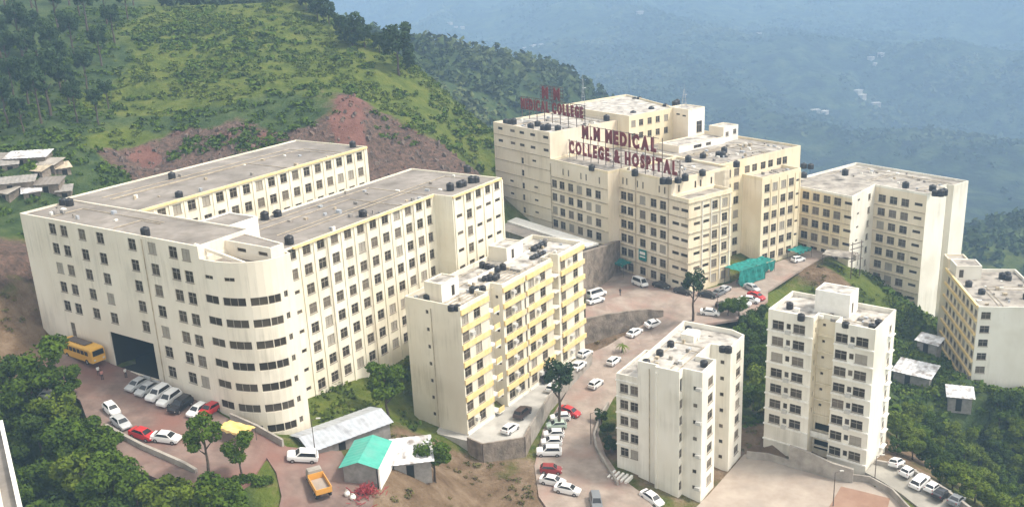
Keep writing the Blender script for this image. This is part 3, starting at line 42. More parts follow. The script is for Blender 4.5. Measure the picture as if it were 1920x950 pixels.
# ---------------------------------------------------------------- materials
def nmat(name, c1, c2=None, scale=1.0, rough=0.8, bump=0.0, stretch=(1, 1, 1), detail=5.0, spec=0.3, contrast=(0.35, 0.65), c3=None, s3=0.1, metallic=0.0, bscale=None, streak=None):
    m = bpy.data.materials.new(name); m.use_nodes = True
    n = m.node_tree.nodes; l = m.node_tree.links; b = n['Principled BSDF']
    b.inputs['Roughness'].default_value = rough; b.inputs['Specular IOR Level'].default_value = spec; b.inputs['Metallic'].default_value = metallic
    if c2 is None:
        b.inputs['Base Color'].default_value = (*c1, 1); return m
    g = n.new('ShaderNodeNewGeometry'); mp = n.new('ShaderNodeMapping'); mp.inputs['Scale'].default_value = stretch
    l.new(g.outputs['Position'], mp.inputs['Vector'])
    t = n.new('ShaderNodeTexNoise'); t.inputs['Scale'].default_value = scale; t.inputs['Detail'].default_value = detail; t.inputs['Roughness'].default_value = 0.62
    l.new(mp.outputs[0], t.inputs['Vector'])
    r = n.new('ShaderNodeValToRGB'); r.color_ramp.elements[0].position = contrast[0]; r.color_ramp.elements[1].position = contrast[1]
    r.color_ramp.elements[0].color = (*c1, 1); r.color_ramp.elements[1].color = (*c2, 1)
    l.new(t.outputs['Fac'], r.inputs['Fac']); out = r.outputs[0]
    if c3 is not None:
        t3 = n.new('ShaderNodeTexNoise'); t3.inputs['Scale'].default_value = s3; t3.inputs['Detail'].default_value = 6
        l.new(g.outputs['Position'], t3.inputs['Vector'])
        r3 = n.new('ShaderNodeValToRGB'); r3.color_ramp.elements[0].position = 0.48; r3.color_ramp.elements[1].position = 0.68
        r3.color_ramp.elements[0].color = (0, 0, 0, 1); r3.color_ramp.elements[1].color = (1, 1, 1, 1)
        l.new(t3.outputs['Fac'], r3.inputs['Fac'])
        mx = n.new('ShaderNodeMix'); mx.data_type = 'RGBA'; l.new(r3.outputs[0], mx.inputs['Factor']); l.new(out, mx.inputs[6]); mx.inputs[7].default_value = (*c3, 1); out = mx.outputs[2]
    if streak is not None:
        ms = n.new('ShaderNodeMapping'); ms.inputs['Scale'].default_value = (1, 1, 0.045); l.new(g.outputs['Position'], ms.inputs['Vector'])
        ts = n.new('ShaderNodeTexNoise'); ts.inputs['Scale'].default_value = 1.5; ts.inputs['Detail'].default_value = 5; ts.inputs['Roughness'].default_value = .7; l.new(ms.outputs[0], ts.inputs['Vector'])
        tb = n.new('ShaderNodeTexNoise'); tb.inputs['Scale'].default_value = 0.16; tb.inputs['Detail'].default_value = 4; l.new(g.outputs['Position'], tb.inputs['Vector'])
        ad = n.new('ShaderNodeMath'); ad.operation = 'ADD'; l.new(ts.outputs['Fac'], ad.inputs[0]); l.new(tb.outputs['Fac'], ad.inputs[1])
        mr = n.new('ShaderNodeMapRange'); mr.inputs[1].default_value = 1.02; mr.inputs[2].default_value = 1.34; mr.inputs[4].default_value = 0.5; l.new(ad.outputs[0], mr.inputs[0])
        m2 = n.new('ShaderNodeMix'); m2.data_type = 'RGBA'; l.new(mr.outputs[0], m2.inputs['Factor']); l.new(out, m2.inputs[6]); m2.inputs[7].default_value = (*streak, 1); out = m2.outputs[2]
    l.new(out, b.inputs['Base Color'])
    if bump:
        bt = n.new('ShaderNodeTexNoise'); bt.inputs['Scale'].default_value = bscale or scale * 3; bt.inputs['Detail'].default_value = 4; l.new(g.outputs['Position'], bt.inputs['Vector'])
        bp = n.new('ShaderNodeBump'); bp.inputs['Strength'].default_value = bump; bp.inputs['Distance'].default_value = 0.3
        l.new(bt.outputs['Fac'], bp.inputs['Height']); l.new(bp.outputs[0], b.inputs['Normal'])
    return m
ST = (.45, .45, 0.16)
M = {}
M['wall_a'] = nmat('college_plaster', (0.72, 0.655, 0.545), (0.79, 0.73, 0.62), 0.5, 0.85, stretch=ST, c3=(0.67, 0.605, 0.50), s3=0.09, streak=(0.40, 0.365, 0.30))
M['wall_ar'] = nmat('college_cream_plaster', (0.74, 0.69, 0.56), (0.82, 0.775, 0.65), 0.5, 0.85, stretch=ST, c3=(0.72, 0.66, 0.52), s3=0.09, streak=(0.46, 0.41, 0.31))
M['wall_y'] = nmat('flats_plaster', (0.70, 0.645, 0.53), (0.77, 0.72, 0.61), 0.5, 0.85, stretch=ST, c3=(0.65, 0.60, 0.49), s3=0.12, streak=(0.40, 0.36, 0.28))
M['yellow'] = nmat('flats_yellow_paint', (0.72, 0.52, 0.21), (0.80, 0.63, 0.32), 0.9, 0.8, stretch=(1, 1, .4), c3=(0.70, 0.55, 0.32), s3=0.3)
M['cornice'] = nmat('ochre_cornice', (0.70, 0.52, 0.24), (0.78, 0.62, 0.36), 0.9, 0.8)
M['wall_h'] = nmat('hospital_plaster', (0.75, 0.655, 0.50), (0.82, 0.735, 0.60), 0.4, 0.85, stretch=ST, c3=(0.70, 0.605, 0.46), s3=0.1, streak=(0.42, 0.345, 0.25))
M['wall_h4'] = nmat('hospital_yellow_plaster', (0.72, 0.61, 0.41), (0.79, 0.70, 0.52), 0.4, 0.85, stretch=ST, c3=(0.73, 0.66, 0.52), s3=0.06, streak=(0.45, 0.37, 0.25))
M['wall_t'] = nmat('tower_plaster', (0.74, 0.705, 0.62), (0.82, 0.79, 0.71), 0.5, 0.85, stretch=ST, c3=(0.69, 0.65, 0.56), s3=0.12, streak=(0.44, 0.41, 0.34))
M['recess'] = nmat('tower_recess_paint', (0.70, 0.63, 0.48), (0.76, 0.70, 0.57), 0.5, 0.85, stretch=ST, streak=(0.42, 0.34, 0.2))
M['white'] = nmat('white_trim', (0.74, 0.72, 0.66), (0.84, 0.82, 0.77), 0.8, 0.75, streak=(0.45, 0.43, 0.38))
M['ledge'] = nmat('weathered_ledge', (0.30, 0.25, 0.18), (0.55, 0.47, 0.35), 0.8, 0.9)
M['roof'] = nmat('concrete_roof', (0.15, 0.134, 0.118), (0.285, 0.258, 0.232), 0.16, 0.9, bump=.15, c3=(0.20, 0.178, 0.155), s3=0.6)
M['roof_w'] = nmat('pale_roof', (0.33, 0.305, 0.27), (0.55, 0.525, 0.485), 0.4, 0.85, c3=(0.16, 0.145, 0.13), s3=0.55)
M['roof_h'] = nmat('hospital_roof', (0.24, 0.215, 0.185), (0.42, 0.39, 0.345), 0.2, 0.9, c3=(0.15, 0.135, 0.12), s3=0.5)
M['frame'] = nmat('window_frame', (0.30, 0.265, 0.215))
M['pane'] = nmat('window_glass_dark', (0.045, 0.037, 0.027), rough=0.4, spec=0.12)
M['pane2'] = nmat('window_glass_mid', (0.085, 0.070, 0.052), rough=0.4, spec=0.12)
M['pane3'] = nmat('window_curtain', (0.15, 0.125, 0.097), rough=0.5)
M['pane4'] = nmat('pale_curtain', (0.34, 0.31, 0.26), rough=0.7)
M['ac'] = nmat('ac_casing', (0.5, 0.49, 0.46), rough=0.6)
M['dark'] = nmat('dark_interior', (0.015, 0.017, 0.014), rough=0.9)  # near-black colour standing in for shade inside deep openings; also on shed doors
M['tank'] = nmat('black_tank_plastic', (0.018, 0.018, 0.02), rough=0.45, spec=0.4)
M['steel'] = nmat('dark_steel', (0.10, 0.085, 0.075), (0.16, 0.12, 0.10), 3, 0.6, metallic=0.3)
M['red'] = nmat('red_sign_letter', (0.13, 0.018, 0.018), (0.20, 0.030, 0.027), 2, 0.6)
M['signback'] = nmat('sign_board', (0.055, 0.035, 0.03), (0.10, 0.055, 0.048), 2, 0.7)
M['asphalt'] = nmat('red_lot_surface', (0.14, 0.10, 0.085), (0.23, 0.165, 0.14), 0.35, 0.95, bump=.2, bscale=1.5, c3=(0.20, 0.105, 0.085), s3=0.1)
M['road'] = nmat('dusty_road', (0.23, 0.185, 0.155), (0.35, 0.29, 0.245), 0.3, 0.95, bump=.2, bscale=1.5, c3=(0.29, 0.20, 0.165), s3=0.18)
M['yard'] = nmat('pale_yard', (0.32, 0.265, 0.22), (0.42, 0.36, 0.305), 0.25, 0.95, bump=.15, bscale=1.5, c3=(0.25, 0.228, 0.205), s3=0.07)
M['lane'] = nmat('lane_concrete', (0.25, 0.235, 0.205), (0.34, 0.32, 0.28), 0.3, 0.95)
M['clay'] = nmat('clay_court', (0.25, 0.15, 0.105), (0.31, 0.20, 0.145), 0.3, 0.95)
M['podium'] = nmat('podium_concrete', (0.37, 0.36, 0.335), (0.49, 0.475, 0.445), 0.25, 0.9, c3=(0.31, 0.30, 0.28), s3=0.3)
M['stone'] = nmat('retaining_stone', (0.19, 0.155, 0.125), (0.30, 0.255, 0.21), 0.7, 0.95, bump=.5, bscale=2.5, c3=(0.14, 0.12, 0.10), s3=0.5)
M['conc'] = nmat('old_concrete', (0.25, 0.225, 0.195), (0.38, 0.35, 0.31), 0.5, 0.95, bump=.2)
M['tin'] = nmat('tin_sheet', (0.36, 0.385, 0.42), (0.52, 0.545, 0.58), 0.5, 0.45, spec=0.5, c3=(0.28, 0.29, 0.31), s3=0.5, metallic=0.2)
M['tinold'] = nmat('weathered_tin', (0.42, 0.42, 0.43), (0.78, 0.78, 0.79), 0.9, 0.6, c3=(0.22, 0.19, 0.17), s3=0.6)
M['teal'] = nmat('green_sheet', (0.05, 0.30, 0.235), (0.08, 0.38, 0.30), 0.5, 0.6, c3=(0.10, 0.33, 0.27), s3=0.4)
M['net'] = nmat('teal_netting', (0.006, 0.13, 0.115), (0.014, 0.23, 0.20), 1.2, 0.8, contrast=(.4, .6))
M['bark'] = nmat('bark', (0.06, 0.045, 0.033), (0.11, 0.085, 0.065), 3, 0.95)
M['greywall'] = nmat('grey_block_wall', (0.20, 0.19, 0.175), (0.30, 0.28, 0.26), 1, 0.95)
M['redheap'] = nmat('red_props', (0.22, 0.022, 0.03), (0.32, 0.05, 0.055), 4, 0.7)
M['tyre'] = nmat('rubber', (0.02, 0.02, 0.02), rough=0.85)
M['rim'] = nmat('alloy', (0.35, 0.35, 0.36), rough=0.4, metallic=0.6)
M['cglass'] = nmat('car_glass', (0.018, 0.02, 0.023), rough=0.08, spec=0.6)
M['lamp'] = nmat('lamp_lens', (0.6, 0.6, 0.58), rough=0.2)
M['tail'] = nmat('tail_lens', (0.3, 0.02, 0.02), rough=0.3)
M['skin'] = nmat('skin', (0.25, 0.14, 0.09), rough=0.6)
M['cloth1'] = nmat('white_shirt', (0.7, 0.68, 0.64), rough=0.9)
M['cloth2'] = nmat('dark_trousers', (0.05, 0.05, 0.06), rough=0.9)
M['hair'] = nmat('black_hair', (0.012, 0.01, 0.01), rough=0.7)
M['cloth3'] = nmat('pink_shirt', (0.55, 0.25, 0.22), rough=0.9)
M['clothy'] = nmat('yellow_tarpaulin', (0.72, 0.48, 0.14), (0.8, 0.6, 0.25), 0.8, 0.8)
def cpaint(name, c, rough=0.28): return nmat(name, c, rough=rough, spec=0.55)
CARCOL = {'white': cpaint('white_car_paint', (0.74, 0.74, 0.73)), 'silver': cpaint('silver_car_paint', (0.42, 0.43, 0.44)), 'grey': cpaint('grey_car_paint', (0.16, 0.17, 0.18)), 'black': cpaint('black_car_paint', (0.02, 0.02, 0.023)),
          'red': cpaint('red_car_paint', (0.46, 0.022, 0.025)), 'maroon': cpaint('maroon_car_paint', (0.24, 0.03, 0.03)), 'brown': cpaint('brown_car_paint', (0.06, 0.038, 0.035)), 'green': cpaint('pale_green_car_paint', (0.42, 0.52, 0.44)),
          'yellow': cpaint('yellow_vehicle_paint', (0.72, 0.40, 0.06), .45), 'orange': cpaint('orange_vehicle_paint', (0.60, 0.30, 0.06), .5)}
def leafmat(name, c1, c2, c3=None):
    m = nmat(name, c1, c2, 0.35, 0.8, detail=3, spec=0.06, c3=c3, s3=0.12)
    return m
M['leaf'] = leafmat('broad_leaves', (0.036, 0.066, 0.008), (0.080, 0.128, 0.014), (0.052, 0.090, 0.010))
M['leaf_d'] = leafmat('dark_leaves', (0.022, 0.042, 0.008), (0.048, 0.080, 0.014), (0.028, 0.050, 0.009))
M['leaf_y'] = leafmat('yellowish_leaves', (0.062, 0.095, 0.011), (0.130, 0.172, 0.020), (0.085, 0.122, 0.013))
M['brush'] = leafmat('dry_brush', (0.085, 0.075, 0.026), (0.17, 0.145, 0.06), (0.07, 0.085, 0.02))
M['pine'] = leafmat('pine_needles', (0.022, 0.044, 0.020), (0.048, 0.080, 0.032))
M['scrub'] = leafmat('hill_scrub', (0.070, 0.104, 0.014), (0.128, 0.165, 0.024), (0.056, 0.086, 0.013))
M['wood'] = nmat('hill_wood', (0.018, 0.036, 0.015), (0.060, 0.088, 0.028), 0.12, 0.85, spec=.05, detail=3, c3=(0.095, 0.115, 0.045), s3=0.011)
M['vwood'] = nmat('valley_wood', (0.010, 0.022, 0.011), (0.046, 0.070, 0.026), 0.05, 0.9, spec=.03, detail=4, c3=(0.105, 0.125, 0.062), s3=0.0055)
# ---------------------------------------------------------------- mesh helpers
class MB:
    def __init__(s): s.v = []; s.f = []
    def add(s, vs, fs):
        o = len(s.v); s.v += [tuple(x) for x in vs]; s.f += [tuple(i + o for i in q) for q in fs]
    def box(s, x0, x1, y0, y1, z0, z1):
        s.add([(x0, y0, z0), (x1, y0, z0), (x1, y1, z0), (x0, y1, z0), (x0, y0, z1), (x1, y0, z1), (x1, y1, z1), (x0, y1, z1)], BOXF)
    def prism(s, pts, z0, z1, bottom=True):
        n = len(pts); s.add([(p[0], p[1], z0 if not callable(z0) else z0(p)) for p in pts] + [(p[0], p[1], z1 if not callable(z1) else z1(p)) for p in pts],
                            [tuple(range(n, 2 * n))] + ([tuple(range(n - 1, -1, -1))] if bottom else []) + [(i, (i + 1) % n, (i + 1) % n + n, i + n) for i in range(n)])
    def bar(s, a, b, r, n=6, r2=None):
        a = Vector(a); b = Vector(b); d = (b - a); r2 = r if r2 is None else r2
        x = d.orthogonal().normalized(); y = d.cross(x).normalized(); vs = []
        for p, q in ((a, r), (b, r2)):
            for i in range(n):
                t = 2 * math.pi * i / n; vs.append(p + x * math.cos(t) * q + y * math.sin(t) * q)
        s.add(vs, [(i, (i + 1) % n, (i + 1) % n + n, i + n) for i in range(n)] + [tuple(range(n, 2 * n)), tuple(range(n - 1, -1, -1))])
    def lathe(s, prof, n=12, c=(0, 0)):
        vs = []
        for r, z in prof:
            for i in range(n): t = 2 * math.pi * i / n; vs.append((c[0] + r * math.cos(t), c[1] + r * math.sin(t), z))
        fs = [(k * n + i, k * n + (i + 1) % n, (k + 1) * n + (i + 1) % n, (k + 1) * n + i) for k in range(len(prof) - 1) for i in range(n)]
        s.add(vs, fs + [tuple(range(n - 1, -1, -1)), tuple((len(prof) - 1) * n + i for i in range(n))])
    def mesh(s, name, mats, smooth=False):
        me = bpy.data.meshes.new(name); me.from_pydata(s.v, [], s.f)
        for m in (mats if isinstance(mats, (list, tuple)) else [mats]): me.materials.append(m)
        if smooth: me.polygons.foreach_set('use_smooth', [True] * len(me.polygons))
        me.update(); return me
    def build(s, name, mat, parent=None, loc=(0, 0, 0), rz=0, smooth=False, fix=True):
        me = s.mesh(name, mat, smooth)
        if fix:
            bm = bmesh.new(); bm.from_mesh(me); bmesh.ops.recalc_face_normals(bm, faces=bm.faces); bm.to_mesh(me); bm.free()
        return ob(name, me, parent, loc, rz)
BOXF = [(0, 3, 2, 1), (4, 5, 6, 7), (0, 1, 5, 4), (1, 2, 6, 5), (2, 3, 7, 6), (3, 0, 4, 7)]
def ob(name, me, parent=None, loc=(0, 0, 0), rz=0):
    o = bpy.data.objects.new(name, me); COL.objects.link(o); o.location = loc; o.rotation_euler = (0, 0, rz)
    if parent is not None: o.parent = parent
    return o
def tag(o, label=None, cat=None, group=None, kind=None):
    if label: o['label'] = label
    if cat: o['category'] = cat
    if group: o['group'] = group
    if kind: o['kind'] = kind
    return o
def thing(name, label, cat, loc=(0, 0, 0), rz=0, group=None):
    o = bpy.data.objects.new(name, None); COL.objects.link(o); o.location = loc; o.rotation_euler = (0, 0, rz); o.empty_display_size = 0.5
    return tag(o, label, cat, group)
def dup(root, loc, rz, label=None, group=None, mat=None, scale=None):
    def cp(o, par):
        c = o.copy(); COL.objects.link(c)
        if par is not None: c.parent = par
        for ch in KIDS.get(o.name, []): cp(ch, c)
        return c
    r = cp(root, None); r.location = loc; r.rotation_euler = (0, 0, rz)
    if scale: r.scale = scale
    return tag(r, label, None, group)
KIDS = {}
def kids(root):
    for o in [root] + list(root.children_recursive): KIDS[o.name] = list(o.children)
# ---------------------------------------------------------------- terrain
TXY = np.array([(a, b) for a, b, c, d in TC]); TZ = np.array([c for a, b, c, d in TC]); TL = np.array([d for a, b, c, d in TC])
def mq(a, b): return np.sqrt(((a[:, None] - b[None]) ** 2).sum(-1) + 16.0)
_n = len(TXY); _A = np.zeros((_n + 3, _n + 3)); _A[:_n, :_n] = mq(TXY, TXY) - 0.5 * np.eye(_n); _A[:_n, _n] = 1; _A[:_n, _n + 1:] = TXY; _A[_n, :_n] = 1; _A[_n + 1:, :_n] = TXY.T
TW = np.linalg.solve(_A, np.r_[TZ, 0, 0, 0])
def Hf(p):
    p = np.atleast_2d(np.asarray(p, float)); out = np.empty(len(p))
    for i in range(0, len(p), 4000):
        q = p[i:i + 4000]; out[i:i + 4000] = mq(q, TXY) @ TW[:_n] + TW[_n] + q @ TW[_n + 1:]
    return out
def H1(x, y): return float(Hf([(x, y)])[0])
def vnoise(p, scale, seed=0, octs=4):
    p = np.asarray(p, float) / scale; out = np.zeros(len(p)); amp = 1.0; tot = 0
    for o in range(octs):
        q = p * 2 ** o + 17.3 * o + seed * 7.1; i = np.floor(q).astype(np.int64); f = q - i; f = f * f * (3 - 2 * f)
        def h(a, b):
            n = (a * 374761393 + b * 668265263 + (seed + o) * 974711) & 0x7fffffff
            n = ((n ^ (n >> 13)) * 1274126177) & 0x7fffffff
            return ((n ^ (n >> 16)) & 0xffff) / 65535.0
        v = (h(i[:, 0], i[:, 1]) * (1 - f[:, 0]) + h(i[:, 0] + 1, i[:, 1]) * f[:, 0]) * (1 - f[:, 1]) + (h(i[:, 0], i[:, 1] + 1) * (1 - f[:, 0]) + h(i[:, 0] + 1, i[:, 1] + 1) * f[:, 0]) * f[:, 1]
        out += amp * (v - 0.5) * 2; tot += amp; amp *= 0.5
    return out / tot
def cover(p):
    """weights of n paved / g grass / f wood / r rock / e earth from the labelled survey points"""
    p = np.asarray(p, float); W = {k: np.empty(len(p)) for k in 'ngfre'}
    for i in range(0, len(p), 4000):
        q = p[i:i + 4000]; jit = np.stack([vnoise(q, 9, 3), vnoise(q, 9, 5)], 1) * 5
        d = mq(q + jit, TXY); w = 1 / (d ** 3.5); w /= w.sum(1, keepdims=True)
        for k in 'ngfre': W[k][i:i + 4000] = w[:, TL == k].sum(1)
    return W
def inpoly(p, poly):
    p = np.asarray(p, float); x, y = p[:, 0], p[:, 1]; c = np.zeros(len(p), bool); n = len(poly)
    for i in range(n):
        x0, y0 = poly[i][:2]; x1, y1 = poly[i - 1][:2]
        if y0 == y1: continue
        c ^= ((y0 > y) != (y1 > y)) & (x < (x1 - x0) * (y - y0) / (y1 - y0) + x0)
    return c
def segdist(p, a, b):
    p = np.asarray(p, float); a = np.array(a[:2]); b = np.array(b[:2]); d = b - a; t = np.clip(((p - a) @ d) / (d @ d), 0, 1); return np.hypot(*(p - a - t[:, None] * d).T)
def sheetz(poly):
    P = np.array(poly); A = np.array(P[:, :2])
    pts = [A]; zs = [P[:, 2]]
    n = len(A); K = mq(A, A) + 0.3 * -np.eye(n); Mx = np.zeros((n + 1, n + 1)); Mx[:n, :n] = K; Mx[:n, n] = 1; Mx[n, :n] = 1
    w = np.linalg.solve(Mx, np.r_[P[:, 2], 0])
    return lambda q: mq(np.atleast_2d(q), A) @ w[:n] + w[n]
SHEET = {k: sheetz(v) for k, v in PAVE.items()}
def axis(lo, hi, step, far0, far1, g=1.085):
    a = list(np.arange(lo, hi + .1, step)); s = step; x = hi
    while x < far1: s *= g; x += s; a.append(x)
    s = step; x = lo
    while x > far0: s *= g; x -= s; a.insert(0, x)
    return np.array(a)
GX = axis(-130, 150, 2.0, -3600, 3600, 1.075); GY = axis(66, 330, 2.0, -300, 5600, 1.07)
XX, YY = np.meshgrid(GX, GY); GP = np.stack([XX.ravel(), YY.ravel()], 1)
GZ = Hf(GP); CV = cover(GP); dist = np.hypot(GP[:, 0], GP[:, 1])
nat = 1 - np.clip(CV['n'] * 2.2, 0, 1)
rough_near = vnoise(GP, 14, 1) * 0.9 + vnoise(GP, 5, 2, 2) * 0.35
terr = np.sin(GZ * 1.75 + vnoise(GP, 30, 15, 2) * 4) * .38 * np.clip(CV['g'] * 1.5 - .2, 0, 1) * (dist < 420)
rockn = np.abs(vnoise(GP, 7, 8, 4)) * 3.2
farw = np.clip((dist - 620) / 400, 0, 1)
GZ = GZ + nat * (rough_near * (1 - farw) + terr * (GP[:, 1] > 225) + CV['r'] * (rockn - .6) * (dist < 420)) + farw * ((1 - 2 * np.abs(vnoise(GP * np.array([1.0, .55]) + np.stack([GP[:, 1] * .35, GP[:, 0] * 0], 1), 420, 12, 4)) - .55) * 95 + vnoise(GP, 60, 6, 3) * 6) * np.clip(dist / 1400, 0.3, 1)
midw = np.clip((dist - 400) / 80, 0, 1) * (1 - farw); GZ = GZ + midw * vnoise(GP, 45, 9, 3) * 6
for k in ('upper_lot', 'campus_road', 'lower_yard', 'parking_lane'):
    m = inpoly(GP, PAVE[k]); GZ[m] = np.minimum(SHEET[k](GP[m]) - 0.35, GZ[m] if k == 'campus_road' else 1e9)
    near = np.full(len(GP), 1e9)
    pl = PAVE[k]
    for i in range(len(pl)): near = np.minimum(near, segdist(GP, pl[i - 1], pl[i]))
    m2 = (~m) & (near < 2.2) & (GZ > SHEET[k](GP) - 0.15) & (GZ < SHEET[k](GP) + 1.2); GZ[m2] = SHEET[k](GP[m2]) - 0.15
# the ground steps down at the plaza wall and under the podium
pw = WALLS['plaza']
for i in range(len(pw) - 1):
    m = segdist(GP, pw[i], pw[i + 1]) < 4.6; GZ[m] = np.minimum(GZ[m], 8.9 + (GP[m, 0] - 15) * .15)
m = inpoly(GP, PODIUM) ; GZ[m] = np.minimum(GZ[m], 8.3)
nx, ny = len(GX), len(GY)
idx = np.arange(nx * ny).reshape(ny, nx)
fs = np.stack([idx[:-1, :-1], idx[:-1, 1:], idx[1:, 1:], idx[1:, :-1]], -1).reshape(-1, 4)
me = bpy.data.meshes.new('terrain'); me.from_pydata(np.column_stack([GP, GZ]).tolist(), [], fs.tolist())
me.polygons.foreach_set('use_smooth', [True] * len(me.polygons))
ca = me.color_attributes.new('cover', 'FLOAT_COLOR', 'POINT')
ca.data.foreach_set('color', np.column_stack([CV['r'], CV['e'] + .35 * CV['n'], CV['f'], np.ones(len(GP))]).astype(np.float32).ravel())
sw = np.zeros(len(GP))
for sx_, sy_, sr_ in SCAR: sw = np.maximum(sw, np.exp(-((GP[:, 0] - sx_) ** 2 + (GP[:, 1] - sy_) ** 2) / (sr_ * sr_)))
sa = me.attributes.new('scar', 'FLOAT', 'POINT'); sa.data.foreach_set('value', sw.astype(np.float32))
va = me.attributes.new('valley', 'FLOAT', 'POINT'); va.data.foreach_set('value', np.clip((GP[:, 1] + .35 * GP[:, 0] - 430) / 350, 0, 1).astype(np.float32))
def terrain_mat():
    m = bpy.data.materials.new('terrain_cover'); m.use_nodes = True; n = m.node_tree.nodes; l = m.node_tree.links; b = n['Principled BSDF']
    b.inputs['Roughness'].default_value = 0.95; b.inputs['Specular IOR Level'].default_value = 0.1
    at = n.new('ShaderNodeAttribute'); at.attribute_name = 'cover'; sp = n.new('ShaderNodeSeparateColor'); l.new(at.outputs['Color'], sp.inputs[0])
    g = n.new('ShaderNodeNewGeometry')
    def noise(s, d=6):
        t = n.new('ShaderNodeTexNoise'); t.inputs['Scale'].default_value = s; t.inputs['Detail'].default_value = d; t.inputs['Roughness'].default_value = .65; l.new(g.outputs['Position'], t.inputs['Vector']); return t.outputs['Fac']
    def ramp(f, cs):
        r = n.new('ShaderNodeValToRGB'); e = r.color_ramp.elements
        while len(e) < len(cs): e.new(0.5)
        for i, (p, c) in enumerate(cs): e[i].position = p; e[i].color = (*c, 1)
        l.new(f, r.inputs['Fac']); return r.outputs[0]
    def mix(f, a, b_):
        x = n.new('ShaderNodeMix'); x.data_type = 'RGBA'; l.new(f, x.inputs['Factor']); l.new(a, x.inputs[6]); l.new(b_, x.inputs[7]); return x.outputs[2]
    def fac(ch, nz, lo, hi):
        a = n.new('ShaderNodeMath'); a.operation = 'MULTIPLY_ADD'; l.new(nz, a.inputs[0]); a.inputs[1].default_value = 0.7; l.new(ch, a.inputs[2])
        mr = n.new('ShaderNodeMapRange'); mr.inputs[1].default_value = lo; mr.inputs[2].default_value = hi; l.new(a.outputs[0], mr.inputs[0]); return mr.outputs[0]
    n1, n2, n3, n4 = noise(0.22), noise(0.05), noise(0.9, 4), noise(0.012)
    grass = ramp(n1, [(0.30, (0.044, 0.066, 0.011)), (0.5, (0.082, 0.108, 0.018)), (0.72, (0.128, 0.140, 0.030))])
    wood = ramp(n1, [(0.28, (0.018, 0.036, 0.014)), (0.5, (0.042, 0.068, 0.022)), (0.75, (0.085, 0.11, 0.035))])
    field = ramp(n4, [(0.40, (0.03, 0.05, 0.018)), (0.55, (0.10, 0.12, 0.05)), (0.70, (0.24, 0.24, 0.14))])
    rock = ramp(n3, [(0.25, (0.035, 0.027, 0.022)), (0.45, (0.085, 0.060, 0.048)), (0.62, (0.135, 0.085, 0.066)), (0.8, (0.20, 0.155, 0.13))])
    red = ramp(n1, [(0.3, (0.115, 0.055, 0.043)), (0.7, (0.185, 0.095, 0.078))])
    earth = ramp(n1, [(0.3, (0.095, 0.063, 0.038)), (0.5, (0.155, 0.108, 0.068)), (0.7, (0.23, 0.172, 0.12))])
    sc_ = n.new('ShaderNodeAttribute'); sc_.attribute_name = 'scar'; rk = mix(fac(sc_.outputs['Fac'], n1, 0.62, 0.85), rock, red)
    c = mix(fac(sp.outputs[2], n2, 0.75, 1.0), grass, wood)
    c = mix(fac(sp.outputs[1], n1, 0.68, 0.92), c, earth)
    c = mix(fac(sp.outputs[0], n1, 0.66, 0.9), c, rk); c = mix(fac(sc_.outputs['Fac'], n1, 0.72, 0.9), c, red)
    l.new(c, b.inputs['Base Color'])
    va = n.new('ShaderNodeAttribute'); va.attribute_name = 'valley'
    forest = ramp(noise(0.028, 9), [(0.36, (0.004, 0.009, 0.005)), (0.47, (0.014, 0.028, 0.011)), (0.57, (0.042, 0.066, 0.022)), (0.70, (0.085, 0.105, 0.04))])
    c2 = mix(fac(va.outputs['Fac'], noise(0.0045, 5), 1.43, 1.56), forest, field)
    c = mix(va.outputs['Fac'], c, c2)
    l.new(c, b.inputs['Base Color'])
    bp = n.new('ShaderNodeBump'); bp.inputs['Strength'].default_value = 0.7; bp.inputs['Distance'].default_value = 1.2; l.new(n3, bp.inputs['Height'])
    bp2 = n.new('ShaderNodeBump'); bp2.inputs['Distance'].default_value = 30; l.new(noise(0.03, 9), bp2.inputs['Height']); l.new(va.outputs['Fac'], bp2.inputs['Strength'])
    l.new(bp.outputs[0], bp2.inputs['Normal']); l.new(bp2.outputs[0], b.inputs['Normal'])
    return m
me.materials.append(terrain_mat()); tag(ob('terrain', me), 'green hillsides, cut red slope and valley floor around the campus', kind='structure')
# smooth interpolation of the finished sheet, for setting things down on it
def ground(x, y):
    for k in ('upper_lot', 'campus_road', 'lower_yard', 'parking_lane'):
        if inpoly([(x, y)], PAVE[k])[0]: return float(SHEET[k]([(x, y)])[0])
    i = min(max(np.searchsorted(GX, x) - 1, 0), nx - 2); j = min(max(np.searchsorted(GY, y) - 1, 0), ny - 2)
    a = (x - GX[i]) / (GX[i + 1] - GX[i]); b = (y - GY[j]) / (GY[j + 1] - GY[j]); Z = GZ.reshape(ny, nx)
    return float((Z[j, i] * (1 - a) + Z[j, i + 1] * a) * (1 - b) + (Z[j + 1, i] * (1 - a) + Z[j + 1, i + 1] * a) * b)
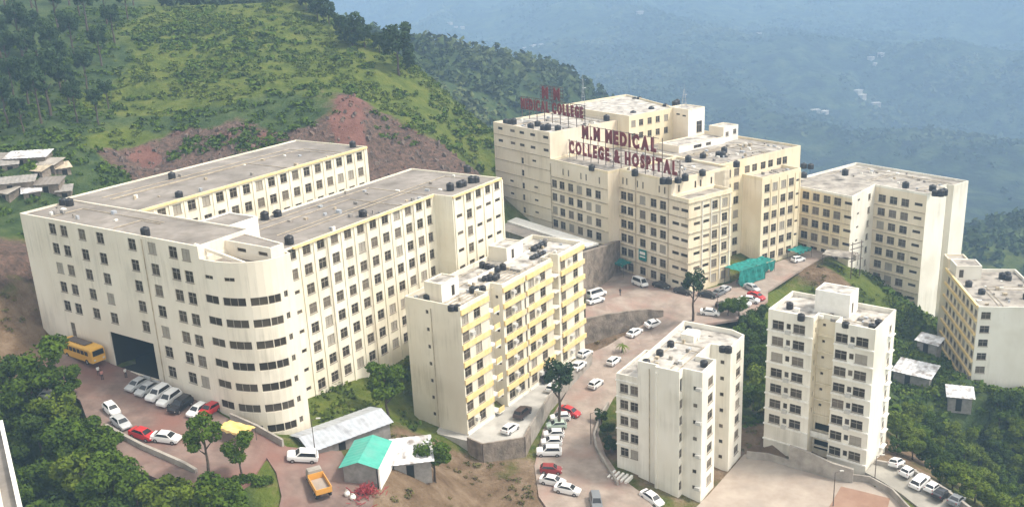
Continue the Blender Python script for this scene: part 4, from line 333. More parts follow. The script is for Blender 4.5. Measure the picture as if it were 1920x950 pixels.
# ---------------------------------------------------------------- pavements
def drape(name, poly, zf, mat, label, dz=0.0, step=3.0):
    P = [Vector(p[:2]) for p in poly]; pts = []
    for i in range(len(P)):
        a, b = P[i], P[(i + 1) % len(P)]; n = max(1, int((b - a).length / step))
        pts += [a + (b - a) * (t / n) for t in range(n)]
    nb = len(pts); xs = [p.x for p in P]; ys = [p.y for p in P]
    gx, gy = np.meshgrid(np.arange(min(xs), max(xs), step), np.arange(min(ys), max(ys), step)); q = np.stack([gx.ravel(), gy.ravel()], 1)
    q = q[inpoly(q, poly)]; pts += [Vector(p) for p in q.tolist()]
    v, e, f, *_ = mgeo.delaunay_2d_cdt(pts, [(i, (i + 1) % nb) for i in range(nb)], [list(range(nb))], 1, 1e-4)
    z = zf(np.array([(p.x, p.y) for p in v])) + dz
    mb = MB(); mb.add([(p.x, p.y, zz) for p, zz in zip(v, z)], [tuple(x) for x in f])
    bnd = [(p.x, p.y, float(zz)) for p, zz in zip(pts[:nb], zf(np.array([(p.x, p.y) for p in pts[:nb]])) + dz)]
    mb.add(bnd + [(x, y, zz - 0.5) for x, y, zz in bnd], [(i, (i + 1) % nb, (i + 1) % nb + nb, i + nb) for i in range(nb)])
    o = mb.build(name, M[mat], smooth=False, fix=False); return tag(o, label, kind='structure')
drape('parking_lot', PAVE['upper_lot'], SHEET['upper_lot'], 'asphalt', 'reddish brown surface of the lot before the college block')
drape('road', PAVE['campus_road'], SHEET['campus_road'], 'road', 'dusty pink campus road and hospital plaza')
drape('yard', PAVE['lower_yard'], SHEET['lower_yard'], 'yard', 'pale dusty yard below the two white towers')
drape('lane', PAVE['parking_lane'], SHEET['parking_lane'], 'lane', 'concrete lane with parked cars beside the wooded slope')
drape('court', PAVE['clay_court'], SHEET['lower_yard'], 'clay', 'brown clay court sunk in the pale yard', dz=0.05)
# ---------------------------------------------------------------- buildings
WCACHE = {}
def win_meshes(w, h, kind):
    key = (round(w, 2), round(h, 2), kind)
    if key in WCACHE: return WCACHE[key]
    fr = MB(); t = 0.07; y0, y1 = 0.09, 0.17; a, b = w / 2, h / 2
    fr.box(-a, a, y0, y1, -b, -b + t); fr.box(-a, a, y0, y1, b - t, b); fr.box(-a, -a + t, y0, y1, -b + t, b - t); fr.box(a - t, a, y0, y1, -b + t, b - t)
    if kind == 'w':
        fr.box(-t / 2, t / 2, y0 + .002, y1, -b + t, b - t); z = b * 0.28; fr.box(-a + t, -t / 2, y0 + .004, y1, z - t / 2, z + t / 2); fr.box(t / 2, a - t, y0 + .004, y1, z - t / 2, z + t / 2)
        fr.box(-a - .08, a + .08, -0.10, 0.05, -b - .09, -b + .005)
    elif kind == 'r':
        n = max(2, int(w / 1.1))
        for i in range(1, n): x = -a + w * i / n; fr.box(x - t / 2, x + t / 2, y0 + .002, y1, -b + t, b - t)
    elif kind == 'v': fr.box(-a + t, a - t, y0 + .002, y1, -t / 2, t / 2)
    mf = fr.mesh('window', M['frame']); panes = []
    for m in ('pane', 'pane', 'pane', 'pane2', 'pane2', 'pane3', 'pane4' if kind == 'w' else 'pane2'):
        p = MB(); p.add([(-a, .14, -b), (a, .14, -b), (a, .14, b), (-a, .14, b)], [(0, 1, 2, 3)]); panes.append(p.mesh('pane', M[m]))
    WCACHE[key] = (mf, panes); return WCACHE[key]
class Bld:
    def __init__(s, name, label, frame, zb, cat='building', dark=.2):
        s.ox, s.oy, s.az, s.k = frame; s.zb = zb * s.k + 90 * (1 - s.k); s.walls = {}; s.roofs = {}; s.rg = random.Random(name)
        s.root = thing(name, label, cat, (s.ox, s.oy, s.zb), R(s.az)); s.dark = dark
    def L(s, u, v, z): return (u * s.k, v * s.k, z * s.k + 90 * (1 - s.k) - s.zb)
    def mbw(s, mat): return s.walls.setdefault(mat, MB())
    def facade(s, path, z0, z1, wins=(), mat='wall_a', reveal=.24):
        """wall along a plan polyline (outside on the right) with real openings; wins = (s, zc, w, h, kind)"""
        pts = [Vector(p) for p in path]; cum = [0]
        for a, b in zip(pts, pts[1:]): cum.append(cum[-1] + (b - a).length)
        def at(t, inn=0.0):
            i = 0
            while i < len(cum) - 2 and t > cum[i + 1] + 1e-6: i += 1
            d = (pts[i + 1] - pts[i]).normalized(); p = pts[i] + d * (t - cum[i]); return p + Vector((-d.y, d.x)) * inn
        mb = s.mbw(mat); ss = set(round(c, 4) for c in cum); zz = {round(z0, 4), round(z1, 4)}
        H = [(a - w / 2, a + w / 2, z - h / 2, z + h / 2) for a, z, w, h, k in wins]
        for a, b, c, d in H: ss |= {round(a, 4), round(b, 4)}; zz |= {round(c, 4), round(d, 4)}
        ss = sorted(x for x in ss if -1e-3 <= x <= cum[-1] + 1e-3); zz = sorted(x for x in zz if z0 - 1e-3 <= x <= z1 + 1e-3)
        off = len(mb.v); ns = len(ss)
        for z in zz:
            for t in ss: p = at(t); mb.v.append(s.L(p.x, p.y, z))
        for j in range(len(zz) - 1):
            zc = (zz[j] + zz[j + 1]) / 2
            row = [h for h in H if h[2] < zc < h[3]]
            for i in range(ns - 1):
                tc = (ss[i] + ss[i + 1]) / 2
                if any(h[0] < tc < h[1] for h in row): continue
                a = off + j * ns + i; mb.f.append((a, a + 1, a + 1 + ns, a + ns))
        for a, b, c, d in H:
            ts = [t for t in ss if a - 1e-4 <= t <= b + 1e-4]
            for t0, t1 in zip(ts, ts[1:]):
                for z in (c, d):
                    q = [at(t0), at(t1), at(t1, reveal), at(t0, reveal)]; mb.add([s.L(p.x, p.y, z) for p in q], [(0, 1, 2, 3)])
            for t in (a, b):
                q = at(t); r = at(t, reveal); mb.add([s.L(q.x, q.y, c), s.L(r.x, r.y, c), s.L(r.x, r.y, d), s.L(q.x, q.y, d)], [(0, 1, 2, 3)])
        for a, z, w, h, k in wins:
            if k is None: continue
            if len(path) > 2: s.curved(at, a, z, w, h, ss); continue
            d = pts[1] - pts[0]; p = at(a); mf, pn = win_meshes(w * s.k, h * s.k, k)
            o = ob('window', mf, s.root, s.L(p.x, p.y, z), math.atan2(d.y, d.x)); ob('pane', s.rg.choice(pn), o)
    def curved(s, at, a, z, w, h, ss):
        ts = [a - w / 2] + [t for t in ss if a - w / 2 + 1e-3 < t < a + w / 2 - 1e-3] + [a + w / 2]
        fr = MB(); pn = MB(); t = .08
        for t0, t1 in zip(ts, ts[1:]):
            for lo, hi in ((z - h / 2, z - h / 2 + t), (z + h / 2 - t, z + h / 2)):
                q = [at(t0, .10), at(t1, .10), at(t1, .17), at(t0, .17)]; fr.add([s.L(p.x, p.y, lo) for p in q] + [s.L(p.x, p.y, hi) for p in q], BOXF)
            q = [at(t0, .14), at(t1, .14)]; pn.add([s.L(q[0].x, q[0].y, z - h / 2), s.L(q[1].x, q[1].y, z - h / 2), s.L(q[1].x, q[1].y, z + h / 2), s.L(q[0].x, q[0].y, z + h / 2)], [(0, 1, 2, 3)])
        n = max(2, int(w / 1.2))
        for i in range(n + 1):
            c = a - w / 2 + w * i / n; c0, c1 = max(c - .04, a - w / 2), min(c + .04, a + w / 2)
            q = [at(c0, .101), at(c1, .101), at(c1, .168), at(c0, .168)]; fr.add([s.L(p.x, p.y, z - h / 2 + t) for p in q] + [s.L(p.x, p.y, z + h / 2 - t) for p in q], BOXF)
        o = fr.build('window', M['frame'], s.root); pn.build('pane', M[s.rg.choice(['pane', 'pane', 'pane2'])], o, fix=False)
    def roof(s, poly, z, mat='roof'):
        mb = s.roofs.setdefault(mat, MB()); mb.add([s.L(u, v, z) for u, v in poly], [tuple(range(len(poly)))])
    def parapet(s, poly, z0, z1, t=.25, mat='wall_a', name='parapet', out=0.0):
        n = len(poly); P = [Vector(p) for p in poly]; ins = []; outs = []
        for i in range(n):
            a, b, c = P[i - 1], P[i], P[(i + 1) % n]; d0 = (b - a).normalized(); d1 = (c - b).normalized(); n0 = Vector((-d0.y, d0.x)); n1 = Vector((-d1.y, d1.x))
            m = n0 + n1; m = m / max(m.dot(n0), .25); ins.append(b + m * t); outs.append(b - m * out)
        mb = MB(); V = [s.L(p.x, p.y, z0) for p in outs] + [s.L(p.x, p.y, z1) for p in outs] + [s.L(p.x, p.y, z1) for p in ins] + [s.L(p.x, p.y, z0) for p in ins]
        F = []
        for i in range(n):
            j = (i + 1) % n; F += [(i, j, j + n, i + n), (i + n, j + n, j + 2 * n, i + 2 * n), (i + 2 * n, j + 2 * n, j + 3 * n, i + 3 * n)] + ([(i + 3 * n, j + 3 * n, j, i)] if out > 0 else [])
        mb.add(V, F); return mb.build(name, M[mat], s.root, fix=False)
    def block(s, poly, z0, z1, mat='wall_a', wins={}, skip=(), par=.35, roof='roof', pmat=None, mats={}):
        n = len(poly)
        for i in range(n):
            if i in skip: continue
            s.facade([poly[i], poly[(i + 1) % n]], z0, z1, wins.get(i, ()), mats.get(i, mat))
        s.roof(poly, z1, roof)
        if par: s.parapet(poly, z1, z1 + par, mat=pmat or mat)
    def box(s, name, u0, u1, v0, v1, z0, z1, mat):
        mb = MB(); a = s.L(u0, v0, z0); b = s.L(u1, v1, z1); mb.box(a[0], b[0], a[1], b[1], a[2], b[2]); return mb.build(name, M[mat], s.root, fix=False)
    def clutter(s, rect, z, n, pipes=2):
        for i in range(n):
            u = s.rg.uniform(rect[0], rect[1]); v = s.rg.uniform(rect[2], rect[3]); a, c, h = s.rg.uniform(.25, 1.0), s.rg.uniform(.2, .7), s.rg.uniform(.15, .7)
            s.box('roof_junk', u, u + a, v, v + c, z + .004, z + h, s.rg.choice(['conc', 'ledge', 'greywall', 'white', 'tin']))
        for i in range(pipes):
            m_ = MB(); u = s.rg.uniform(rect[0], rect[1]); v0 = rect[2] + .3; v1 = s.rg.uniform((rect[2] + rect[3]) / 2, rect[3]); m_.bar(s.L(u, v0, z + .12), s.L(u, v1, z + .12), .06, 5); m_.bar(s.L(u, v1, z + .12), s.L(rect[1], v1, z + .12), .06, 5); m_.build('roof_pipe', M['ledge'], s.root)
    def acs(s, pts, side):
        for u, v, z in pts:
            du, dv = side; s.box('air_conditioner', *(sorted((u + (.02 if du else -.45) * (du or 1), u + (.55 if du else .45) * (du or 1)))), *(sorted((v + (.02 if dv else -.45) * (dv or 1), v + (.55 if dv else .45) * (dv or 1)))), z - .3, z + .3, 'ac')
    def done(s):
        for m, mb in s.walls.items(): mb.build('wall', M[m], s.root, fix=False)
        for m, mb in s.roofs.items(): mb.build('roof', M[m], s.root, fix=False)
        return s.root
def rows(z, dz, n, r0=0): return [z - dz * r for r in range(r0, r0 + n)]
# ---- college block
A = Bld('college_building', 'long cream college block with two wings and a rounded ribbon-windowed end', FRAMES['A'], 16)
cu = [0, 3.17, 8.14, 12.92, 20.99, 25.84, 30.69, 33.64]; w0 = []
for c, u in enumerate(cu):
    for r in range(5 if c < 5 else 7): w0.append((u + 9, 49.8 - 3.4 * r, 1.9, 1.85, 'w'))
w0.append((16.45 + 9, 30.3, 11.4, 6.4, None)); w0.append((9.45, 31.9, 1.3, 2.6, 'v'))
F1 = [(-9, 0), (36.5, 0), (36.5, 10), (-9, 10)]
A.block(F1, 14, 51.2, wins={0: w0}, par=.3)
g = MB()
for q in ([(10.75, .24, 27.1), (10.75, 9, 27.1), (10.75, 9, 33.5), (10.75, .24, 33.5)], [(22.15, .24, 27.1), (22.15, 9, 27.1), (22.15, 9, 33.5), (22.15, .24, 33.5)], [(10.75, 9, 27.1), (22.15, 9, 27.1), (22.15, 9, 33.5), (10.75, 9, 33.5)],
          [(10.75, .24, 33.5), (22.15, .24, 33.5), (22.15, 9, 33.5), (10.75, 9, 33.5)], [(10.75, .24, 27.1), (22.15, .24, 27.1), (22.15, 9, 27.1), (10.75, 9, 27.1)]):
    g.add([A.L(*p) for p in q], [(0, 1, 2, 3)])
tag(g.build('gateway', M['dark'], A.root, fix=False), 'dark open gateway through the front of the college block')  # passage faces coloured near-black, its deep shade put into the paint
arc = [(36.5, 0), (38.5, 0)] + [(38.5 + 8.4 * math.sin(t), 6.2 - 6.2 * math.cos(t)) for t in [R(d) for d in range(9, 91, 9)]] + [(46.9, 8)]
nose = []
for r in range(7):
    z = 43.55 - 3.4 * r
    nose += [(1.6, z, 2.8, 1.3, 'r'), (5.65, z, 3.7, 1.3, 'r'), (9.4, z, 2.5, 1.3, 'r'), (11.7, z, 1.9, 1.3, 'r'), (13.6, z + .25, .7, 1.0, 'r')]
nose += [(1.6, 47.0, 1.7, .6, 'r'), (5.4, 47.0, 1.7, .6, 'r')]
A.facade(arc, 12, 48.6, nose, 'wall_a'); A.facade([(46.9, 8), (38.6, 10)], 12, 48.6)
npoly = arc + [(38.6, 10), (36.5, 10)]; A.roof(npoly, 48.6); A.parapet(npoly, 48.6, 49.6, t=.22)
A.block([(34.8, 5), (46.2, 5), (46.2, 7.6), (34.8, 9.3)], 48.6, 50.9, wins={0: [(5.2, 49.95, 1.9, .6, 's'), (9.7, 49.95, 1.9, .6, 's')]}, par=.15)
sl = MB(); a, b = A.L(34.6, .9, 51.4), A.L(43.2, 2.4, 49.3)
sl.add([(a[0], a[1], a[2] - .5), (b[0], b[1], b[2] - .5), (b[0], b[1] + .35, b[2] - .5), (a[0], a[1] + .35, a[2] - .5), a, b, (b[0], b[1] + .35, b[2]), (a[0], a[1] + .35, a[2])], BOXF); sl.build('stair_parapet', M['wall_a'], A.root)
A.block([(23, 10.05), (30, 10.05), (30, 17.5), (23, 17.5)], 46.8, 50.6, mat='white', par=.2)
wr = []
for c in range(-1, 12):
    for r in range(8):
        if c < 1 and r > 1: wr.append((6 + 3.25 * c, 45.9 - 3.4 * r + .35, 1.5, .65, 's'))
        else: wr.append((6 + 3.25 * c if c < 11 else 41.4, 45.9 - 3.4 * r, 1.75 if c < 11 else 1.4, 1.8, 'w'))
we = []
for c in range(5):
    for r in range(8):
        if (r == 0 and c > 0) or c == 1: we.append((2 + 3.25 * c, 45.9 - 3.4 * r, 1.7, 1.8, 'w'))
        else: we.append((2 + 3.25 * c, 45.9 - 3.4 * r + .35, 1.8, .7, 's'))
RW = [(20, 10), (38.6, 10), (38.6, 53), (43, 53), (43, 69.6), (20, 69.6)]
A.block(RW, 10, 46.8, mat='wall_ar', wins={1: wr, 3: we}, skip=(0,), par=.3)
for c in range(0, 12): A.box('pilaster', 38.602, 38.78, 16 + 3.25 * (c - .5) - .16, 16 + 3.25 * (c - .5) + .16, 16, 46.6, 'wall_ar')
for c in range(0, 6): A.box('pilaster', 43.002, 43.2, 53.3 + 3.25 * c, 53.65 + 3.25 * c, 16, 46.6, 'wall_ar')
for c in (2, 5, 9):
    m_ = MB(); m_.bar(A.L(38.85, 16 + 3.25 * (c + .36), 17), A.L(38.85, 16 + 3.25 * (c + .36), 46.7), .07); m_.build('drainpipe', M['ledge'], A.root)
A.box('cornice', 38.603, 38.95, 16.2, 52.7, 46.7, 47.12, 'cornice'); A.box('cornice', 43.003, 43.3, 53.05, 69.5, 46.7, 47.12, 'cornice')
LW = [(-13, 10.05), (8.5, 10.05), (8.5, 69), (-13, 69)]
A.block(LW, 16, 50.9, mat='wall_ar', wins={1: [(8.35 + 3.2 * (c - 2), 49.5 - 3.4 * r, 1.75, 1.8, 'w') for c in range(0, 18) for r in range(5)]}, par=.28)
for c in range(-1, 17): A.box('pilaster', 8.502, 8.68, 18.4 + 3.2 * (c - .5) - .15, 18.4 + 3.2 * (c - .5) + .15, 30, 50.7, 'wall_ar')
A.box('cornice', 8.503, 8.85, 10.3, 68.8, 50.8, 51.22, 'cornice')
m_ = MB()
for i in range(4): m_.bar(A.L(39.2 + i * 0, .0 - .12, 20), A.L(39.2, -.12, 48.4), .06)
m_ = MB(); m_.bar(A.L(23.6, -.1, 27), A.L(23.6, -.1, 51), .07); m_.build('drainpipe', M['ledge'], A.root)
A.clutter((-8, 20, 1, 9), 51.2, 10); A.clutter((-12, 7.5, 14, 66), 50.9, 14, 3); A.clutter((21, 37.5, 20, 68), 46.8, 26, 4)
A.done()
# ---- white flats (nearer tower)
T1 = Bld('white_apartment_tower', 'white apartment tower with blank grey end wall and pale roof beside the road', FRAMES['T1'], -4)
z7 = rows(19.9, 3.1, 7)
P1 = [(-11.4, -4.4), (-7.8, -4.4), (-7.8, -5.2), (-3.4, -5.2), (-3.4, -3.65), (0, -3.65), (0, 2.2), (-3.4, 2.2), (-3.4, 8.1), (.3, 8.1), (.3, 14.6), (-2.5, 16), (-12, 16)]
T1.block(P1, -6, 22.1, mat='wall_t', par=.9, roof='roof_w', wins={
    3: [(.75, z, 1.15, 1.7, 'v') for z in z7[1:]] + [(.75, 20.3, 1.0, 2.4, None)], 4: [(2.2, z - .1, .75, .75, 's') for z in z7], 5: [(3.55, z, 2.1, 1.7, 'w') for z in z7], 8: [(2.2, z, .75, .75, 's') for z in z7],
    9: [(3.9, z, 2.1, 1.7, 'w') for z in z7], 7: [(3, z, 1.2, 1.3, 'w') for z in z7], 12: [(4 + 4 * i, z, 1.4, 1.4, 'w') for z in z7[:5] for i in range(4)]})
T1.block([(-15.8, -4), (-11.42, -4), (-11.42, 7.5), (-15.8, 7.5)], -4, 19.3, mat='wall_t', par=.3, roof='roof_w', skip=(1,), wins={0: [(u, z, 1.6, 1.7, 'w') for u in (1.5, 3.5) for z in rows(17, 3.1, 5)], 3: [(u, z, 1.4, 1.5, 'w') for u in (2.5, 6, 9) for z in rows(17, 3.1, 5)]})
T1.box('column', -7.75, -7.3, -5.45, -5.203, -5, 22.0, 'wall_t')
for z in rows(18.4, 3.1, 5): T1.box('floor_band', -15.9, -11.5, -4.14, -4.003, z - .15, z + .1, 'white')
T1.box('room', -9.5, -7, 9, 12, 22.1, 23.4, 'wall_t')
m_ = MB(); m_.bar(T1.L(-9.2, -4.52, 0), T1.L(-9.2, -4.52, 22), .07); m_.build('drainpipe', M['ledge'], T1.root)
for i in range(9): T1.box('step', -15.6 + .42 * i, -15.2 + .42 * i, -8.2, -5.6, .9, 1.5, 'white') if i % 2 == 0 else None
T1.box('porch_roof', -15.8, -11.6, -8.4, -5.4, 1.55, 1.75, 'conc') if False else None
T1.clutter((-11, -4, -3.5, 14), 22.1, 16, 3); T1.acs([(-3.4 + 2.9, -3.65, z) for z in z7[::2]], (0, -1))
T1.done()
# ---- white tower (farther)
T2 = Bld('twin_wing_apartment_tower', 'white apartment tower of two wings joined by a yellowish recess, roof room on top', FRAMES['T2'], -3)
z8 = rows(24.5, 3.1, 8)
P2 = [(-1.9, 0), (6.4, 0), (6.4, 2.6), (10.2, 2.6), (10.2, 0), (17, 0), (17, 11), (-1.9, 11)]
wl_ = [(u + 1.9, z, 2.15, 1.7, 'w') for u in (0, 3.87) for z in z8[:7]] + [(1.9 + 1.95, z + .1, .8, 1.1, 's') for z in z8[:7]]
wr_ = [(u - 10.2, z, 2.1, 1.7, 'w') for u in (11.42, 14.91) for z in z8] + [(3.05, z + .1, .8, 1.1, 's') for z in z8]
T2.block(P2, -8, 26.4, mat='wall_t', par=.85, roof='roof_w', mats={2: 'recess', 1: 'recess'}, wins={0: wl_, 4: wr_, 2: [(1.0, z + .7, .55, .55, 's') for z in z8[:6]] + [(1.9, 5.2, 3.2, 1.7, None), (1.9, 1.7, 3.2, 1.9, None)], 5: [(8.4, z, 1.1, 1.3, 'w') for z in z8], 1: [(1.3, z, .5, 1, 's') for z in z8[:6]]})
for z in z8:
    T2.box('floor_band', -2.0, 6.45, -.32, -.003, z - 1.32, z - 1.08, 'white'); T2.box('floor_band', 10.15, 17.05, -.32, -.003, z - 1.32, z - 1.08, 'white')
    T2.box('sunshade', 17.003, 17.7, 7.4, 9.4, z - 1.15, z - 1.0, 'white'); T2.box('floor_band', 6.45, 10.15, 2.1, 2.597, z - 1.3, z - 1.12, 'recess')
T2.box('balcony_rail', 6.45, 10.15, 1.2, 1.35, 4.0, 4.9, 'white'); T2.box('balcony_floor', 6.45, 10.15, 1.2, 2.597, 3.75, 3.98, 'white')
T2.box('balcony_inner', 6.45, 10.15, 2.9, 3.0, .5, 6.5, 'dark')  # near-black sheet behind the openings, painted as the shade within
T2.block([(4.6, 5), (10.8, 5), (10.8, 9.4), (4.6, 9.4)], 26.4, 30.4, mat='white', par=.2, roof='roof_w', wins={1: [(1.6, 27.7, .9, 2.0, 's')]})
T2.box('water_pipe', 16.5, 17.0, -.3, -.004, -2, 26.2, 'wall_t') if False else None
T2.clutter((-1, 16, 1, 4.6), 26.4, 10, 2); T2.clutter((11.2, 16, 3, 10), 26.4, 7, 1); T2.acs([(u, 0, z - 1.0 + .05) for u in (1.95, 13.25) for z in z8[:7] if rnd.random() < .6], (0, -1))
T2.done()
# ---- yellow flats
Y = Bld('yellow_banded_flats', 'cream block of flats with yellow balcony bands and many roof tanks', FRAMES['Y'], 4)
PY = [(-11.5, -.84), (0, -.84), (0, 7.1), (-2.4, 7.1), (-2.4, 11.2), (0, 11.2), (0, 27.4), (-2, 27.4), (-2, 29.7), (0, 29.7), (0, 39), (-11.5, 39)]
zy = rows(33.8, 3.1, 7)
Y.block(PY, 4, 35.4, mat='wall_y', par=.8, roof='roof_w', wins={
    0: [(4.6, z + .4, .6, .7, 's') for z in zy], 1: [(.84 + v, z, 1.8, 1.85, 'w') for v in (.35, 3.7) for z in zy], 3: [(2.2, z - .2, 1.3, 1.9, 'v') for z in zy], 4: [(1.2, z, .6, .6, 's') for z in zy],
    5: [(v - 11.2, z, 1.85, 1.85, 'w') for v in (12.9, 16.0, 20.3, 24.2) for z in zy] + [(18.2 - 11.2, z - .3, .55, 2.2, None) for z in zy], 9: [(v - 29.7, z, 1.75, 1.8, 'w') for v in (31.4, 36.1) for z in zy]})
for v0, v1 in ((-.84, 7.1), (11.2, 17.85), (18.55, 27.4), (30.4, 39.3)):
    for z in [35.2] + [z - 1.55 for z in zy[:6]]: Y.box('spandrel', .003, .30 if v0 > 0 else .22, v0 + .02, v1 - .02, z - .5, z + .42, 'yellow')
    Y.box('spandrel', .003, .16, v0 + .03, v1 - .03, 11.5, 13.6, 'white')
for z in [z - 1.2 for z in zy]:
    Y.box('balcony_floor', -2.397, .9, 7.3, 8.9, z - .25, z - .05, 'white'); Y.box('balcony_rail', .75, .9, 7.3, 8.9, z - .05, z + .85, 'yellow'); Y.box('balcony_floor', -1.997, .5, 27.6, 29.5, z - .25, z - .05, 'wall_y')
Y.box('slot_backing', -.62, -.6, 17.9, 18.5, 12, 35.2, 'dark')  # near-black strip, the slot's shade given as colour
m_ = MB(); m_.bar(Y.L(-6.0, -.95, 13), Y.L(-6.0, -.95, 35), .07); m_.build('drainpipe', M['ledge'], Y.root)
Y.block([(-8.8, 1.2), (-5.2, 1.2), (-5.2, 6), (-8.8, 6)], 35.4, 38.4, mat='wall_y', par=.2, roof='roof_w', mats={1: 'white'}, wins={1: [(3.2, 36.6, .9, 1.9, 's')]})
Y.block([(-11.3, 23.5), (-7.2, 23.5), (-7.2, 29), (-11.3, 29)], 35.4, 38.0, mat='wall_y', par=.2, roof='roof_w', mats={1: 'white'}, wins={1: [(2, 36.6, .9, 1.9, 's')]})
Y.box('roof_wall', -6.5, -6.3, 10, 30, 35.4, 36.2, 'white'); Y.box('roof_slab', -7, -2, 20, 30, 35.42, 35.9, 'roof_w')
Y.clutter((-10.5, -1, 0, 38), 35.4, 40, 6); Y.acs([(0, v, z + .1) for v in (1.9, 14.4, 22.3, 33.8) for z in zy if rnd.random() < .55], (1, 0))
Y.done()
# ---- hospital
Hb = Bld('hospital_building', 'large tan hospital of stepped blocks carrying red rooftop letters', FRAMES['H'], 8)
def hrow(us, zs, w=2.1, h=2.0, k='w'): return [(u, z, w, h, k) for u in us for z in zs]
HA = [(-55.8, -4.8), (-30.6, -4.8), (-30.6, 18.9), (-55.8, 18.9)]
wa = [(u + 55.8, z, 2.2, .8, 's') for u in (-52.6, -46.9, -42.7, -37.9, -32.3) for z in (43.6, 40.2)] + [(-42.8 + 55.8, z, 1.1, 1.7, 'v') for z in (35.9, 32.5, 28.9, 25.6, 22)] + [(u + 55.8, z, 1.7, .6, 's') for u, z in ((-37.6, 36.6), (-48.2, 29.4), (-37.2, 29.4), (-37.2, 25.8), (-48.2, 25.8), (-37.2, 22.4))]
Hb.block(HA, 4, 44.6, mat='wall_h', wins={0: wa}, par=.5, roof='roof_w')
zs = rows(31.75, 3.6, 5)
HB = [(-30.6, -4.8), (-8.2, -4.8), (-8.2, 18.9), (-30.6, 18.9)]
wb = [(max(u + 30.6, 1.4), z, 2.05, 2.0, 'w') for u in (-29.9, -26.1, -22.6, -19.1, -15.5, -12) for z in zs] + [(u + 30.6, 35.4, .5, 1.7, 's') for u in (-25.5, -23.3, -18.4, -16.4, -11.4)]
Hb.block(HB, 4, 37.6, mat='wall_h', wins={0: wb}, skip=(3,), par=.6, roof='roof_h', pmat='wall_h4')
HC = [(-8.2, -1), (9.5, -1), (9.5, 14), (9.5, 18.9), (-8.2, 18.9)]
wc = [(u + 8.2, z, 2.0, 2.0, 'w') for u in (-6.8, -4.4, -.1, 3.6, 6.75) for z in zs + [zs[-1] - 3.6]] + [(u + 8.2, 35.4, .5, 1.7, 's') for u in (-7.0, -5.6, -1.9, 0, 5.5, 7.3)]
Hb.block(HC, 4, 37.6, mat='wall_h', wins={0: wc, 1: [(v, 35.8, .6, 1.7, 's') for v in (2.5, 8, 9.8, 13.5)]}, skip=(4,), par=.6, roof='roof_h', pmat='wall_h4')
HD = [(9.5, -1.0), (15, -1.0), (15, 13.6), (9.5, 13.6)]
wd_ = [(u - 9.5, z, 2.2, .8, 's') for u in (10.9, 13.7) for z in [33] and zs + [zs[-1] - 3.6]]
we_ = [(v + 1, z + .2, 2.1, .8, 's') for v in (1.8, 4.9) for z in zs + [zs[-1] - 3.6]] + [(v + 1, z, 1.9, 2.0, 'w') for v in (7.8, 11.2) for z in zs + [zs[-1] - 3.6]]
Hb.block(HD, 4, 33.9, mat='wall_h4', mats={0: 'wall_h'}, wins={0: wd_, 1: we_}, skip=(3,), par=.7, roof='roof_h')
HE = [(-30.6, 18.95), (6.5, 18.95), (6.5, 50), (-30.6, 50)]
Hb.block(HE, 4, 37.6, mat='wall_h4', wins={1: [(v - 18.95, z, 1.9, 1.9, 'w') for v in (22, 25, 29, 31.8, 35.1, 38, 41.4, 43.7) for z in rows(35.3, 3.6, 7)]}, par=.6, roof='roof_h')
Hb.facade([(9.5, 13.6), (9.5, 18.95)], 4, 37.5, [(3.4, z, 1.4, 1.7, 'w') for z in rows(32.4, 3.6, 6)], 'wall_h'); Hb.facade([(9.5, 18.95), (6.5, 18.95)], 4, 37.5, (), 'wall_h')
HF = [(6.52, 27.3), (12.7, 27.3), (12.7, 42.3), (6.52, 42.3)]
Hb.block(HF, 4, 33.6, mat='wall_h', mats={1: 'wall_h4'}, wins={1: [(v - 27.3, z, 2.0, 2.0, 'w') for v in (29.3, 32.3, 35.6, 38.7) for z in rows(31.4, 3.6, 6)] + [(41.2 - 27.3, z, 1.2, .65, 's') for z in rows(31.4, 3.6, 6)]}, skip=(3,), par=.8, roof='roof_h', pmat='wall_h4')
HK = [(-55.8, 19), (-26, 19), (-26, 37), (-55.8, 46)]
Hb.block(HK, 30, 46.2, mat='wall_h4', wins={1: [(v - 19, z, 1.6, 1.7, 'w') for v in (20.6, 23.5, 26.7, 29.8, 33) for z in (44.4, 40.9)]}, par=.5, roof='roof_w', skip=())
Hb.block([(-27.5, 35.5), (-20, 35.5), (-20, 42), (-27.5, 42)], 37, 46.6, mat='wall_h', mats={1: 'white'}, wins={0: [(3.6, 45.2, 1.4, .5, 's'), (5.9, 45.0, 1.4, .5, 's')], 1: [(4.4, 41.6, 2.2, 3.2, 'w')]}, par=.3, roof='roof_w')
Hb.block([(-18.5, 42.2), (-13.2, 42.2), (-13.2, 48.2), (-18.5, 48.2)], 37.6, 41.6, mat='wall_h', mats={1: 'white'}, wins={1: [(1.5, 39.8, 1.3, 1.2, 'w'), (4.6, 40.1, 1.3, 1.3, 'w')]}, par=.2, roof='roof_w')
Hb.block([(-19.9, 24), (-12.4, 24), (-12.4, 42.1), (-19.9, 42.1)], 37.6, 39.2, mat='wall_h', mats={1: 'white'}, wins={1: [(7.2, 38.4, 3, .9, 'r'), (11.4, 38.4, 2, .9, 'r')]}, par=.25, roof='roof_w')
H4p = [(2, 48.2), (24.1, 48.2), (20.9, 62.9), (35.5, 62.9), (35.5, 72), (33.8, 72), (33.8, 75), (35.6, 75), (35.6, 82), (2, 82)]
z4 = rows(25.7, 3.6, 5); z5 = rows(24.4, 3.6, 8)
